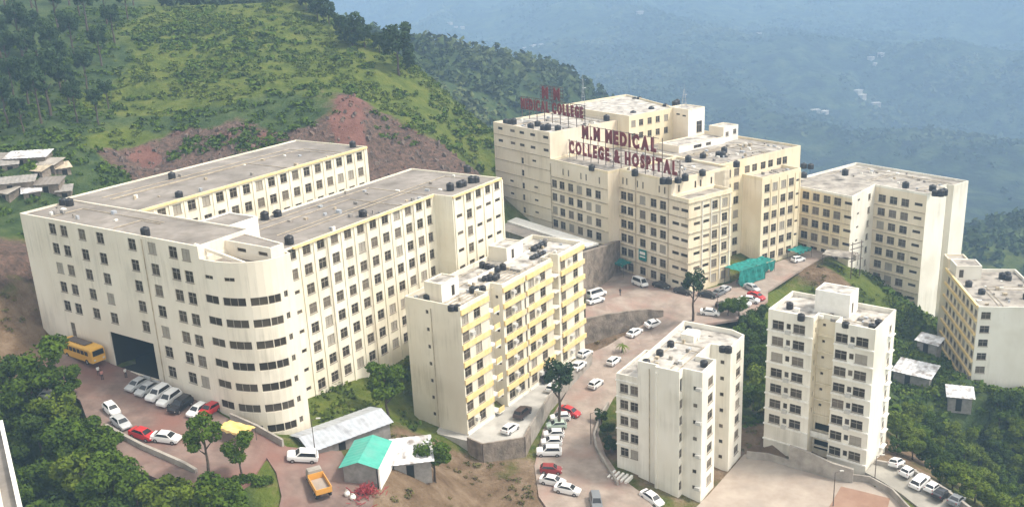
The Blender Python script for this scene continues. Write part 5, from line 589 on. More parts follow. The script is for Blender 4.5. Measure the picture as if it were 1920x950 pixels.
Hb.block(H4p, -14, 27.2, mat='wall_t', mats={0: 'wall_h4', 2: 'wall_h'}, par=.6, roof='roof_h', wins={0: hrow([u - 2 for u in (10.2, 13.44, 16.75, 19.93)], z4) + [(21.1, z + .1, 2.2, .8, 's') for z in z4], 1: [(4.5, z + .2, 1.4, .6, 's') for z in z4] + [(11.5, z, 1.6, 1.7, 'w') for z in rows(25.2, 3.6, 6)],
         2: [(u - 20.9, z, 2.15, 2.0, 'w') for u in (23.1, 26.4, 29.7) for z in z5] + [(33.4 - 20.9, z + .2, 2.2, .8, 's') for z in z5], 5: [(1.5, z, 1.2, 1.4, 'w') for z in z5]})
for i, (pth, nn, zt) in enumerate([([-30.6, -8.2, -4.8], 6, 33.6), ([-8.2, 15, -1], 6, 33.6)]):
    for r in range(nn): z = zt - 3.6 * r; Hb.box('ledge', pth[0] + .05, pth[1] - .02, pth[2] - .3, pth[2] - .004, z - .1, z + .08, 'ledge')
for r in range(7): z = 41.9 - 3.5 * r; Hb.box('ledge', -55.7, -30.7, -5.0, -4.804, z - .08, z + .06, 'ledge')
for r in range(6): z = 33.6 - 3.6 * r; Hb.box('ledge', 15.004, 15.25, -.9, 13.5, z - .08, z + .08, 'ledge')
for r in range(4): z = 23.9 - 3.6 * r; Hb.box('ledge', 6.6, 24.0, 47.95, 48.196, z - .08, z + .06, 'ledge')
for r in range(7): z = 22.6 - 3.6 * r; Hb.box('ledge', 21.1, 35.4, 62.65, 62.896, z - .08, z + .06, 'ledge')
for u, v in ((-30.45, -4.95), (-8.6, -1.15), (8.6, -1.15), (-2.4, -1.15)):
    m_ = MB(); m_.bar(Hb.L(u, v, 14), Hb.L(u, v, 37), .1); m_.build('drainpipe', M['ledge'], Hb.root)
for v in (3.4, 6.4, 9.5, 12.8):
    m_ = MB(); m_.bar(Hb.L(15.2, v, 13), Hb.L(15.2, v, 33.5), .12); m_.build('drainpipe', M['white'], Hb.root)
for v in (30.8, 34, 37.2, 40.3, 42.1): Hb.box('pilaster', 12.704, 12.85, v - .15, v + .15, 13, 33.5, 'wall_h4')
for u in (11.9, 15.1, 18.3, 21.3): Hb.box('pilaster', u - .12, u + .12, 48.0, 48.196, 12, 27, 'wall_h4')
Hb.clutter((-29, 8, 1, 17), 37.6, 26, 4); Hb.clutter((-10, 5.5, 20, 48), 37.6, 40, 5); Hb.clutter((-54, -32, -3, 17), 44.6, 18, 3); Hb.clutter((4, 33, 66, 80), 27.2, 22, 4); Hb.clutter((7, 12, 28, 41), 33.6, 12, 1)
Hb.done()
# ---- building at the right edge
Rb = Bld('hillside_hostel', 'cream hostel block at the right edge with yellow striped side and blank end wall', (PR[0], PR[1], -10.0, 1.0), -20)
zR = PR[2]; RP = [(0, 0), (15, 0), (15, 25), (0, 25)]
zr = rows(zR - 1.7, 3.1, 6)
Rb.block(RP, -30, zR - .4, mat='wall_t', mats={3: 'wall_h'}, par=.7, roof='roof_h', wins={0: [(1.6, z, 1.9, 1.6, 'w') for z in zr], 3: [(2.5 + 3 * i, z, 1.8, 1.5, 'w') for i in range(8) for z in zr]})
for z in zr: Rb.box('floor_band', -.45, -.003, .1, 24.9, z - 1.5, z - 1.05, 'yellow')
Rb.box('cornice', -.4, -.004, .1, 24.9, zR - .1, zR + .5, 'yellow')
Rb.block([(0.5, 19.5), (6, 19.5), (6, 24.5), (.5, 24.5)], zR - .4, zR + 2.6, mat='wall_t', par=.2, roof='roof_h', wins={0: [(1.2, zR + .9, 1, 1.9, 's')]})
Rb.block([(.2, 25.2), (4.6, 25.2), (4.6, 29), (.2, 29)], -30, zR + 2.2, mat='wall_h', par=.4, roof='roof_h', wins={0: [(1.2, zR + 1.2, 1, 1, 's'), (3.2, zR + 1.2, 1, 1, 's')]})
Rb.clutter((1, 14, 1, 18), zR - .4, 14, 2)
Rb.done()
# ---- roof edge near the camera, lower left
Nb = Bld('neighbouring_house', 'pale flat roof with white parapet cut off at the lower left corner', (-51.96, 87.1, 120.8, 1.0), 10)
NP_ = [(-14, 0), (24, 0), (24, 13), (-14, 13)]
Nb.block(NP_, 10, 36.5, mat='white', par=None, roof='roof')
Nb.parapet(NP_, 36.5, 37.5, t=.45, mat='white')
Nb.box('roof_room', -12, 8.5, 1.7, 9, 36.52, 37.2, 'wall_t')
Nb.done()
# ---------------------------------------------------------------- walls and podium
def wall_strip(name, pts, mat, label, t=.45, cat='wall'):
    n = len(pts); P = [Vector(p[:2]) for p in pts]; nr = []
    for i in range(n):
        a = P[max(i - 1, 0)]; b = P[min(i + 1, n - 1)]; d = (b - a).normalized(); nr.append(Vector((-d.y, d.x)))
    mb = MB(); V = []
    for p, m, (x, y, zt, zb) in zip(P, nr, pts):
        q = p + m * t; V += [(p.x, p.y, zb), (p.x, p.y, zt), (q.x, q.y, zt), (q.x, q.y, zb)]
    F = [(4 * i + k, 4 * i + (k + 1) % 4, 4 * (i + 1) + (k + 1) % 4, 4 * (i + 1) + k) for i in range(n - 1) for k in range(4)] + [(0, 1, 2, 3), tuple(4 * (n - 1) + k for k in (3, 2, 1, 0))]
    c = P[n // 2]; z0 = min(p[3] for p in pts); V = [(x - c.x, y - c.y, z - z0) for x, y, z in V]; mb.add(V, F)
    return tag(mb.build(name, M[mat], None, (c.x, c.y, z0)), label, cat)
w = wall_strip('retaining_wall', WALLS['plaza'], 'stone', 'brown stone retaining wall curving below the hospital plaza', .6)
wall_strip('low_wall', WALLS['lot'], 'conc', 'low concrete wall along the edge of the red lot')
wall_strip('low_wall', WALLS['lane'], 'conc', 'dark concrete wall between the lane and the wooded slope')
wall_strip('low_wall', WALLS['yard'], 'conc', 'curved low wall along the back of the pale yard', .3)
wall_strip('low_wall', WALLS['nose'], 'conc', 'dark low wall at the foot of the rounded college corner', .35)
wall_strip('low_wall', WALLS['planter'], 'conc', 'brown kerb wall of the planted strip beside the white tower', .35)
wall_strip('retaining_wall', WALLS['slope'], 'conc', 'grey stepped wall at the foot of the twin-wing tower', .5)
pm = MB(); c = PODIUM[0]; pp = [(x - c[0], y - c[1]) for x, y, z in PODIUM]
pod = thing('concrete_podium', 'pale concrete terrace with retaining wall in front of the yellow flats', 'terrace', (c[0], c[1], 6.5))
inner = list(PODIUM[:]) ; back = [(-20.5, 190.0), (-24, 150.5)]
body = [(x, y) for x, y, z in PODIUM] + [(9, 184), (-16, 150)]
pm.prism([(x - c[0], y - c[1]) for x, y in body], 0, 4.3); pm.build('slab', M['podium'], pod)
ws = [(x - c[0], y - c[1], 5.1, -.5) for x, y, z in PODIUM[0:7]]
for i in range(len(ws) - 1):
    a = Vector(ws[i][:2]); b = Vector(ws[i + 1][:2]); d = (b - a).normalized(); nrm = Vector((d.y, -d.x)); m_ = MB()
    q = [a, b, b + nrm * .3, a + nrm * .3]; m_.prism([(p.x, p.y) for p in q], -.5, 5.1); m_.build('parapet', M['stone' if i < 3 else 'conc'], pod)
# the retaining wall left of the hospital plaza, with the white roofed hall on it
O_, A_, K_ = Vector(FRAMES['H'][:2]), R(FRAMES['H'][2]), FRAMES['H'][3]
def HW(u, v): return O_ + K_ * (Vector((math.cos(A_), math.sin(A_))) * u + Vector((-math.sin(A_), math.cos(A_))) * v)
hall = thing('low_hall', 'low hall with long white roof edge between the college and the hospital', 'building', (*HW(-40, -12), 14), A_)
m_ = MB(); m_.box(-14, 31.5, -6, 2.6, -4, 8.6); m_.build('wall', M['greywall'], hall)
m_ = MB(); m_.box(-14.3, 32, -1.2, 2.8, 8.65, 9.1); m_.build('roof_edge', M['white'], hall); m_ = MB(); m_.box(-14.2, 31.8, -6.3, -1.25, 8.62, 8.8); m_.build('roof', M['roof'], hall)
for x in range(-12, 30, 5): m_ = MB(); m_.box(x, x + .3, -6.2, -6.003, 2, 8.4); m_.build('pier', M['conc'], hall)
wall_strip('retaining_wall', [(4.5, 205.5, 25.5, 9), (15.6, 203.6, 25.0, 9), (21.5, 213.0, 23.4, 10), (27.4, 224.2, 21.6, 11)], 'stone', 'tall grey retaining wall left of the hospital entrance yard', 1.2)
# ---------------------------------------------------------------- roof tanks
def make_tank():
    t = thing('water_tank', 'black plastic water tank', 'water tank'); m_ = MB()
    m_.lathe([(.95, 0), (1, .1), (1, .45), (.96, .5), (1, .55), (1, .95), (.96, 1.0), (1, 1.05), (1, 1.5), (.8, 1.75), (.4, 1.86)], 14); m_.build('body', M['tank'], t, smooth=False)
    m_ = MB(); m_.lathe([(.34, 1.84), (.36, 1.95), (.2, 2.02)], 10); m_.build('lid', M['tank'], t); kids(t); return t
tk0 = make_tank(); first = True
TLAB = {'front': 'front block of the college', 'left': 'left wing of the college', 'right': 'right wing of the college', 'Y': 'yellow banded flats', 'T1': 'white tower with blank grey end', 'T2': 'twin-wing white tower', 'Hleft': 'tall left block of the hospital', 'Hk': 'topmost block of the hospital', 'Hm': 'main roof of the hospital', 'H4': 'right-hand wing of the hospital', 'R': 'hostel at the right edge'}
ORD = 'leftmost second third fourth fifth sixth seventh eighth ninth tenth eleventh twelfth thirteenth fourteenth fifteenth sixteenth seventeenth eighteenth nineteenth twentieth twenty-first twenty-second twenty-third twenty-fourth'.split()
ALLT = TANKS + [(PR[0] + a, PR[1] + b, PR[2] - .4, 'R', .75) for a, b in ((4.5, 14), (5, 9), (14, 18), (15.5, 18.5), (14.8, 16.8), (13, 3), (14.2, 4), (12.6, 4.8))]
for nm in TLAB:
    for i, (x, y, z, _, rr) in enumerate(sorted([t for t in ALLT if t[3] == nm], key=lambda t: t[0] / t[1])):
        if first: o = tk0; first = False
        else: o = dup(tk0, (0, 0, 0), 0)
        o.location = (x, y, z); o.scale = (rr, rr, rr * rnd.uniform(.85, 1.1)); o.rotation_euler = (0, 0, rnd.uniform(0, 6))
        tag(o, ('leftmost black water tank on the ' if i == 0 else ORD[i] + ' black water tank from the left on the ') + TLAB[nm], 'water tank', 'water tanks on the ' + TLAB[nm])
# ---------------------------------------------------------------- rooftop signs
FONT = {}
def letter_mesh(ch):
    if ch in FONT: return FONT[ch]
    cu_ = bpy.data.curves.new('t', 'FONT'); cu_.body = ch; cu_.extrude = .06; cu_.size = 1; cu_.offset = .06; cu_.resolution_u = 3
    o = bpy.data.objects.new('t', cu_); COL.objects.link(o); dg = bpy.context.evaluated_depsgraph_get(); me_ = bpy.data.meshes.new_from_object(o.evaluated_get(dg)); bpy.data.objects.remove(o)
    me_.materials.clear(); me_.materials.append(M['red']); xs = [v.co.x for v in me_.vertices] or [0, .3]
    FONT[ch] = (me_, min(xs), max(xs)); return FONT[ch]
def sign_row(root, text, x0, x1, z, h, y):
    ws = [(.45 if c == ' ' else letter_mesh(c)[2] - letter_mesh(c)[1] + .2) for c in text]; k = (x1 - x0) / sum(ws); x = x0
    for c, w_ in zip(text, ws):
        if c != ' ':
            me_, a, b = letter_mesh(c); o = ob('letter', me_, root, (x - (a - .08) * k, y, z)); o.rotation_euler = (R(90), 0, 0); o.scale = (k, h / .72, 1.5)
        x += w_ * k
def Hz(z): return z * K_ + 90 * (1 - K_)
sg = thing('rooftop_sign', 'red letters on a steel frame along the front of the hospital roof', 'sign', (*HW(0, 1.0), Hz(37.6)), A_)
def lx(u): return u * K_
sign_row(sg, 'M.M MEDICAL', lx(-24.6), lx(2.8), 5.9, 3.0, 0); sign_row(sg, 'COLLEGE & HOSPITAL', lx(-30.0), lx(9.6), 1.5, 2.9, 0)
for i in range(15):
    x = lx(-30 + 2.85 * i); m_ = MB(); m_.box(x - .07, x + .07, .25, .39, 0, 9.2 if 1 < i < 13 else 4.8); m_.build('post', M['steel'], sg)
for z, a, b in ((1.3, -30.4, 10), (4.5, -30.4, 10), (5.75, -25, 3.2), (9.0, -25, 3.2)): m_ = MB(); m_.box(lx(a), lx(b), .13, .25, z - .06, z + .06); m_.build('rail', M['steel'], sg)
for i in range(8):
    x = lx(-30 + 5.6 * i); m_ = MB(); m_.bar((x, .4, 4.4), (x, 3.2, 0), .05, 4); m_.build('brace', M['steel'], sg)
sg = thing('rooftop_sign', 'dark red open-frame sign with letters on posts above the tall left block of the hospital', 'sign', (*HW(-43, 6), Hz(44.6)), A_)
for x0, x1, z0, z1 in ((-5.0, 5.0, 6.3, 9.8), (-14.4, 14.0, 2.6, 6.0)):
    for k_ in range(5): zz = z0 + (z1 - z0) * k_ / 4; m_ = MB(); m_.box(lx(x0), lx(x1), .14, .24, zz - .07, zz + .07); m_.build('rail', M['signback'], sg)
    for k_ in range(int((x1 - x0) / .9) + 1): xx = lx(x0 + k_ * .9); m_ = MB(); m_.box(xx - .05, xx + .05, .1, .138, z0, z1); m_.build('bar', M['signback'], sg)
sign_row(sg, 'M M', lx(-4.2), lx(4.2), 6.6, 2.9, -.05); sign_row(sg, 'MEDICAL COLLEGE', lx(-14), lx(13.6), 2.9, 2.7, -.05)
for i in range(9): x = lx(-14 + 3.45 * i); m_ = MB(); m_.box(x - .08, x + .08, .28, .44, 0, 9.6 if 2 < i < 6 else 6); m_.build('post', M['steel'], sg)
def mast(label, loc, h, wd_=.7):
    t = thing('antenna_mast', label, 'mast', loc); m_ = MB(); c4 = [(-1, -1), (1, -1), (1, 1), (-1, 1)]
    for i in range(4): a = c4[i]; m_.bar((a[0] * wd_, a[1] * wd_, 0), (a[0] * .08, a[1] * .08, h), .05, 4)
    for j in range(1, 7):
        k = 1 - j / 7 * .9; z = h * j / 7; q = [(a * wd_ * k, b * wd_ * k, z) for a, b in c4]
        for i in range(4): m_.bar(q[i], q[(i + 1) % 4], .035, 4)
    m_.build('lattice', M['tin'], t); m_ = MB(); m_.bar((0, 0, h), (0, 0, h + 1.5), .03, 4); m_.lathe([(.02, h * .7), (.35, h * .7 + .1), (.3, h * .7 + .2)], 8, (.5, 0)); m_.build('aerial', M['tin'], t); return t
p = HW(-24, 38); mast('pale lattice mast on the stair tower of the hospital', (p.x, p.y, Hz(46.6)), 5.0)
p = HW(-46, 20); mast('thin tall lattice mast behind the open-frame rooftop sign', (p.x, p.y, Hz(46.2)), 8.5, .45)
# ---------------------------------------------------------------- sheds
def shed(name, label, loc, rz, L_, W_, h, rise, roofmat, wallmat='greywall', cat='shed', over=.5, mono=False, ribs=True):
    t = thing(name, label, cat, loc, rz); a, b = L_ / 2, W_ / 2; m_ = MB()
    if mono: prof = [(-b, h), (b, h + rise)]
    else: prof = [(-b, h), (0, h + rise), (b, h)]
    m_.add([(-a, -b, -1.5), (a, -b, -1.5), (a, b, -1.5), (-a, b, -1.5), (-a, -b, h), (a, -b, h), (a, b, h + (rise if mono else 0)), (-a, b, h + (rise if mono else 0))] + ([] if mono else [(-a, 0, h + rise), (a, 0, h + rise)]),
           [(0, 1, 5, 4), (2, 3, 7, 6)] + ([(1, 2, 6, 5), (3, 0, 4, 7)] if mono else [(1, 2, 6, 9, 5), (3, 0, 4, 8, 7)])); m_.build('wall', M[wallmat], t, fix=False)
    for (y0, z0), (y1, z1) in zip(prof, prof[1:]):
        s_ = (z1 - z0) / (y1 - y0); e0 = over if y0 == prof[0][0] else 0; e1 = over if y1 == prof[-1][0] else 0
        ya, yb = y0 - e0, y1 + e1; za, zb_ = z0 - s_ * e0 + .06, z1 + s_ * e1 + .06; n = int(L_ / .75); m_ = MB(); V = []; F = []
        for i in range(2 * n + 1):
            x = -a - over + (L_ + 2 * over) * i / (2 * n); dz = .06 * (i % 2); V += [(x, ya, za + dz), (x, yb, zb_ + dz)]
        F = [(2 * i, 2 * i + 2, 2 * i + 3, 2 * i + 1) for i in range(2 * n)]; m_.add(V, F); m_.build('roof_sheet', M[roofmat], t, fix=False)
    m_ = MB(); m_.box(-a * .35, -a * .35 + 1.1, -b - .06, -b - .003, -1, h - .5); m_.build('door', M['dark'], t)
    return t
def sx(a, b):
    a = Vector(a); b = Vector(b); d = b - a; return math.atan2(d.y, d.x), d.length
# long tin shed by the rounded corner, green shed, white lean-to
shed('tin_shed', 'long shed with pale blue-grey ribbed tin roof below the rounded college corner', (-27.0, 130.2, 20.1), R(37), 13.0, 6.2, 2.4, .9, 'tin')
gs = shed('green_roofed_shed', 'open shed with bright turquoise roof in front of the tin shed', (-22.1, 121.2, 19.8), R(82), 7.0, 4.7, 3.2, .8, 'teal', 'greywall')
m_ = MB(); m_.box(-3.8, 3.8, -2.9, -2.68, -.6, 3.0); m_.build('side_boarding', M['white'], gs)
shed('white_lean_to', 'small lean-to with white sheet roof right of the turquoise shed', (-16.3, 126.2, 17.6), R(8), 5.4, 5.0, 2.3, 1.0, 'tinold', 'greywall', mono=True)
for i, (k, lab, L_, W_, rz, mt) in enumerate([('shack1', 'larger tin-roofed shack on the green slope behind the twin-wing tower', 7.5, 5.5, -40, 'tinold'), ('shack2', 'small tin-roofed shack lowest on the wooded right slope', 4.5, 3.4, -20, 'tinold'), ('shack3', 'narrow bright tin roof above the larger shack on the right slope', 4.5, 2.4, -48, 'tinold')]):
    x, y, z = PT[k]; shed('hillside_shack', lab, (x, y, ground(x, y) + .2), R(rz), L_, W_, 2.2, .7, mt, mono=True)
for k, lab, L_, W_, rz, mt, dz, hh in [('ls1', 'shack with bright white tin roof highest at the left edge', 9, 4.4, 3, 'tinold', -.4, 1.7), ('ls2', 'grey shack with patched roof beside the white-roofed one at the left edge', 4.5, 3.5, -14, 'conc', -.6, 1.6), ('ls3', 'long low shack with ragged roof in the lower row at the left edge', 8, 3.2, 14, 'greywall', -.6, 1.5), ('ls4', 'brown-walled shack nearest the college roof at the left edge', 5, 4, 4, 'roof', -.5, 1.7), ('ls5', 'half cut shack at the left picture edge', 6, 3.6, -4, 'roof', -.5, 1.7), ('ls7', 'dark flat-roofed hut beside the half cut shack', 3.2, 2.6, 20, 'greywall', -.6, 1.5), ('ls8', 'small rust-dark hut between the two shack rows', 3.0, 2.4, -25, 'ledge', -.6, 1.3), ('ls9', 'brown hut at the right end of the upper shack row', 2.8, 2.6, 35, 'ledge', -.5, 1.5), ('ls10', 'low grey hut at the left end of the lower shack row', 3.4, 2.6, -30, 'conc', -.7, 1.4), ('ls11', 'dark hut at the right end of the lower shack row', 2.8, 2.4, 15, 'greywall', -.5, 1.5), ('ls6', 'tiny lean-to among bushes in the lower shack row', 3.4, 2.6, 24, 'tinold', -1, 1.6)]:
    x, y, z = PT[k]; shed('hillside_shack', lab, (x, y, ground(x, y) + dz), R(rz), L_, W_, hh, .7, mt, 'stone', mono=True, over=.45)
# red props heaped before the green shed
m_ = MB(); hx, hy, hz = PT['heap']; rg = random.Random(2)
for i in range(170):
    r_ = abs(rg.gauss(0, 1.2)); t = rg.uniform(0, 6.28); zz = max(.1, 1.3 - r_ * .6) * rg.random(); a = Vector((r_ * math.cos(t), r_ * math.sin(t), zz)); d = Vector((rg.uniform(-1, 1), rg.uniform(-1, 1), rg.uniform(-.1, .7))).normalized() * rg.uniform(.4, 1.1); m_.bar(a, a + d, .055, 4)
tag(m_.build('scaffold_prop_heap', M['redheap'], None, (hx, hy, ground(hx, hy))), 'heap of red scaffold props in front of the turquoise shed', kind='stuff')
def drum(x, y, lab):
    t = thing('pale_sack', lab, 'sack', (x, y, ground(x, y))); m_ = MB(); m_.lathe([(.3, 0), (.42, .2), (.4, .5), (.2, .75), (.12, .8)], 9); m_.build('bag', M['white'], t, smooth=True); m_ = MB(); m_.lathe([(.13, .76), (.2, .9)], 7); m_.build('neck', M['conc'], t)
drum(hx - 2.4, hy - .4, 'pale sack left of the red heap, farther one'); drum(hx - 1.5, hy - 1.2, 'pale sack left of the red heap, nearer one')
# teal canopies and netting at the hospital
def canopy(name, label, loc, rz, L_, W_, h, mat='net', skirt=.6):
    t = thing(name, label, 'canopy', loc, rz); n = 8; rg = random.Random(label)
    for (x, y) in ((-L_ / 2, -W_ / 2), (L_ / 2, -W_ / 2), (L_ / 2, W_ / 2), (-L_ / 2, W_ / 2)): m_ = MB(); m_.bar((x * .96, y * .96, 0), (x * .96, y * .96, h), .06, 5); m_.build('post', M['steel'], t)
    m_ = MB(); V = []; F = []
    for j in range(n + 1):
        for i in range(n + 1): V.append((-L_ / 2 + L_ * i / n, -W_ / 2 + W_ * j / n, h + .05 - .35 * math.sin(math.pi * i / n) * math.sin(math.pi * j / n) + rg.uniform(-.1, .15)))
    F = [(j * (n + 1) + i, j * (n + 1) + i + 1, (j + 1) * (n + 1) + i + 1, (j + 1) * (n + 1) + i) for j in range(n) for i in range(n)]; m_.add(V, F); m_.build('sheet', M[mat], t, fix=False)
    if skirt:
        m_ = MB(); V = []
        for i in range(n + 1): x = -L_ / 2 + L_ * i / n; V += [(x, -W_ / 2 - .06 + .15 * (i % 2), h), (x, -W_ / 2 - .05 + .25 * ((i + 1) % 2), h - skirt * rg.uniform(.7, 1.1))]
        m_.add(V, [(2 * i, 2 * i + 2, 2 * i + 3, 2 * i + 1) for i in range(n)]); m_.build('skirt', M[mat], t, fix=False)
    return t
p = HW(17.5, 16.2); canopy('net_enclosure', 'teal netting enclosure against the hospital beside the road', (p.x, p.y, 13.4), A_ + R(90), 9.5, 4.6, 4.2, 'net', 3.9)
p = HW(15.6, 24.2); canopy('net_enclosure', 'lower teal netting roof next to the larger netting enclosure', (p.x, p.y, 13.4), A_ + R(90), 6.0, 4.0, 3.0, 'net', 2.4)
p = HW(15.2, 40.0); canopy('teal_canopy', 'small teal canopy over a car at the far end of the hospital', (p.x, p.y, 13.4), A_ + R(90), 5.5, 3.4, 2.5, 'net', .5)
p = HW(-5.6, -3.0); canopy('teal_canopy', 'teal awning at the hospital entrance by the grey retaining wall', (p.x, p.y, 14.2), A_, 4.6, 3.0, 3.2, 'net', .6)
p = HW(.2, -1.25); t = thing('entrance_sign', 'teal signboard above the hospital entrance', 'sign', (p.x, p.y, Hz(16.6)), A_); m_ = MB(); m_.box(-1.3, 1.3, -.12, 0, 0, 2.7); m_.build('board', M['net'], t); m_ = MB(); m_.box(-.9, .9, -.16, -.123, .8, 1.1); m_.box(-.9, .9, -.16, -.123, 1.5, 2.2); m_.build('panel', M['white'], t)
x, y, z = PT['powershed']; canopy('grey_lean_to', 'grey flat shelter beside the power poles right of the hospital', (x + 1.5, y + 1.5, ground(x, y) - .1), A_ + R(20), 7.5, 5, 3.2, 'roof_h', .3)
ph = thing('pole_transformer', 'transformer platform slung between two dark poles right of the hospital', 'transformer', (PT['pole1'][0] + 2.4, PT['pole1'][1] + 1.2, 12.2), A_ + R(85))
for s_ in (-1.6, 1.6): m_ = MB(); m_.bar((s_, 0, -1), (s_, 0, 8.2), .14, 6, .1); m_.build('pole', M['steel'], ph)
for z in (3.4, 6.4, 7.6): m_ = MB(); m_.box(-2.2, 2.2, -.1, .1, z, z + .16); m_.build('crossarm', M['steel'], ph)
m_ = MB(); m_.box(-.7, .7, -.45, .45, 3.57, 4.9); m_.lathe([(.1, 4.9), (.1, 5.3)], 6, (-.35, 0)); m_.lathe([(.1, 4.9), (.1, 5.3)], 6, (.35, 0)); m_.build('transformer_box', M['conc'], ph)
x, y, z = PT['yel']; canopy('yellow_awning', 'yellow tarpaulin awning behind the small trees at the lot road', (x, y, ground(x, y)), R(-32), 5.2, 2.6, 2.0, 'clothy', .4)
# ---------------------------------------------------------------- vehicles
def loft(secs, mats=None):
    """secs: list of closed rings (same length)"""
    m_ = MB(); n = len(secs[0]); V = [p for r_ in secs for p in r_]; F = [(k * n + i, k * n + (i + 1) % n, (k + 1) * n + (i + 1) % n, (k + 1) * n + i) for k in range(len(secs) - 1) for i in range(n)]
    F += [tuple(range(n - 1, -1, -1)), tuple((len(secs) - 1) * n + i for i in range(n))]; m_.add(V, F); return m_
KINDS = {  # lower body (x, z_low, z_top, half width); cabin rear/front feet and roof ends, heights
    'h': dict(L=3.7, W=.82, low=[(-1.85, .45, .95, .66), (-1.75, .3, 1.0, .8), (-.9, .25, 1.0, .82), (.6, .25, .98, .82), (1.35, .25, .88, .80), (1.75, .3, .75, .72), (1.85, .42, .65, .6)], cab=(-1.72, -1.35, .35, 1.0, 1.48), wb=(-1.15, 1.2)),
    'n': dict(L=4.3, W=.86, low=[(-2.15, .5, .9, .68), (-2.05, .32, 1.0, .82), (-1.2, .26, 1.02, .86), (.6, .26, .98, .86), (1.5, .26, .9, .84), (2.05, .32, .75, .76), (2.15, .45, .64, .62)], cab=(-1.65, -.95, .45, 1.2, 1.46), wb=(-1.3, 1.35)),
    's': dict(L=4.4, W=.9, low=[(-2.2, .55, 1.05, .76), (-2.1, .4, 1.12, .88), (-1.0, .34, 1.12, .9), (.7, .34, 1.1, .9), (1.6, .34, 1.05, .88), (2.1, .4, .95, .8), (2.2, .5, .8, .68)], cab=(-2.05, -1.75, .5, 1.15, 1.75), wb=(-1.35, 1.4)),
    'v': dict(L=4.6, W=.92, low=[(-2.3, .5, 1.15, .84), (-2.22, .38, 1.2, .92), (-1.0, .34, 1.2, .92), (.8, .34, 1.15, .92), (1.8, .34, 1.05, .9), (2.2, .4, .95, .82), (2.3, .5, .8, .7)], cab=(-2.22, -2.05, 1.1, 1.75, 2.05), wb=(-1.4, 1.5))}
def make_car(kind):
    K = KINDS[kind]; W = K['W']; root = thing('parked_van' if kind == 'v' else 'parked_car', 'parked car', 'car')
    secs = [[(x, -w_, zl), (x, -w_ * 1.0, zl + (zt - zl) * .55), (x, -w_ * .93, zt), (x, 0, zt + .04), (x, w_ * .93, zt), (x, w_, zl + (zt - zl) * .55), (x, w_, zl), (x, 0, zl)] for x, zl, zt, w_ in K['low']]
    bd = loft(secs); r0, r1, f1, f0, zt = K['cab']; zb = .95; cb = []
    wb_, wt = W * .90, W * .72
    top = [(r1, -wt, zt - .05), (f1, -wt, zt - .05), (f1, wt, zt - .05), (r1, wt, zt - .05)]; mid = [((r1 + f1) / 2, 0, zt)]
    bd.add([(r0, -wb_, zb), (f0, -wb_, zb), (f0, wb_, zb), (r0, wb_, zb)] + top + mid, [(0, 1, 5, 4), (1, 2, 6, 5), (2, 3, 7, 6), (3, 0, 4, 7), (4, 5, 8), (5, 6, 8), (6, 7, 8), (7, 4, 8)])
    o = bd.build('body', CARCOL['white'], root)
    def pt(x, y, z): return (x, y, z)
    def quad(a, b, c, d, off, name):
        a, b, c, d = [Vector(v) for v in (a, b, c, d)]; n = (b - a).cross(d - a).normalized() * off; ce = (a + b + c + d) / 4
        q = [ce + (v - ce) * .86 + n for v in (a, b, c, d)]; m_ = MB(); m_.add(q, [(0, 1, 2, 3)]); m_.build(name, M['cglass'], root, fix=False)
    B = [Vector(v) for v in ((r0, -wb_, zb + .08), (f0, -wb_, zb + .04), (f0, wb_, zb + .04), (r0, wb_, zb + .08))]; T = [Vector(v) for v in top]
    quad(B[1], B[2], T[2], T[1], .012, 'windscreen'); quad(B[3], B[0], T[0], T[3], .012, 'rear_window'); quad(B[0], B[1], T[1], T[0], .012, 'side_window'); quad(B[2], B[3], T[3], T[2], .012, 'side_window')
    for x in K['wb']:
        for s_ in (-1, 1):
            m_ = MB(); m_.bar((x, s_ * (W - .16), .31), (x, s_ * (W + .02), .31), .31, 12); wq = m_.build('wheel', M['tyre'], root); m_ = MB(); m_.bar((x, s_ * (W + .015), .31), (x, s_ * (W + .03), .31), .19, 8); m_.build('rim', M['rim'], wq)
    xf = K['L'] / 2
    for s_ in (-1, 1):
        m_ = MB(); m_.box(xf - .14, xf - .01, s_ * W * .70 - .13, s_ * W * .70 + .13, .62, .76); m_.build('headlight', M['lamp'], root); m_ = MB(); m_.box(-xf + .0, -xf + .1, s_ * W * .74 - .1, s_ * W * .74 + .1, .78, .96); m_.build('tail_light', M['tail'], root)
    kids(root); return root
PROTO = {}
for x, y, z, hd, kind, colr, lab in CARS:
    if kind not in PROTO: PROTO[kind] = make_car(kind); o = PROTO[kind]
    else: o = dup(PROTO[kind], (0, 0, 0), 0)
    z = ground(x, y) if z is None else z + .004
    d = Vector((math.cos(R(hd)), math.sin(R(hd))))
    pit = 0 if z == 10.804 else math.atan2(ground(x + d.x * 1.5, y + d.y * 1.5) - ground(x - d.x * 1.5, y - d.y * 1.5), 3.0)
    rol = 0 if z == 10.804 else math.atan2(ground(x - d.y * .8, y + d.x * .8) - ground(x + d.y * .8, y - d.x * .8), 1.6)
    if abs(pit) > .3: pit = 0
    if abs(rol) > .3: rol = 0
    o.location = (x, y, z + .01); o.rotation_euler = (rol, -pit, R(hd)); tag(o, lab, 'van' if kind == 'v' else 'car', 'cars and vans parked about the campus')
    bd = [c for c in o.children if c.name.startswith('body')][0]; bd.material_slots[0].link = 'OBJECT'; bd.material_slots[0].material = CARCOL[colr]
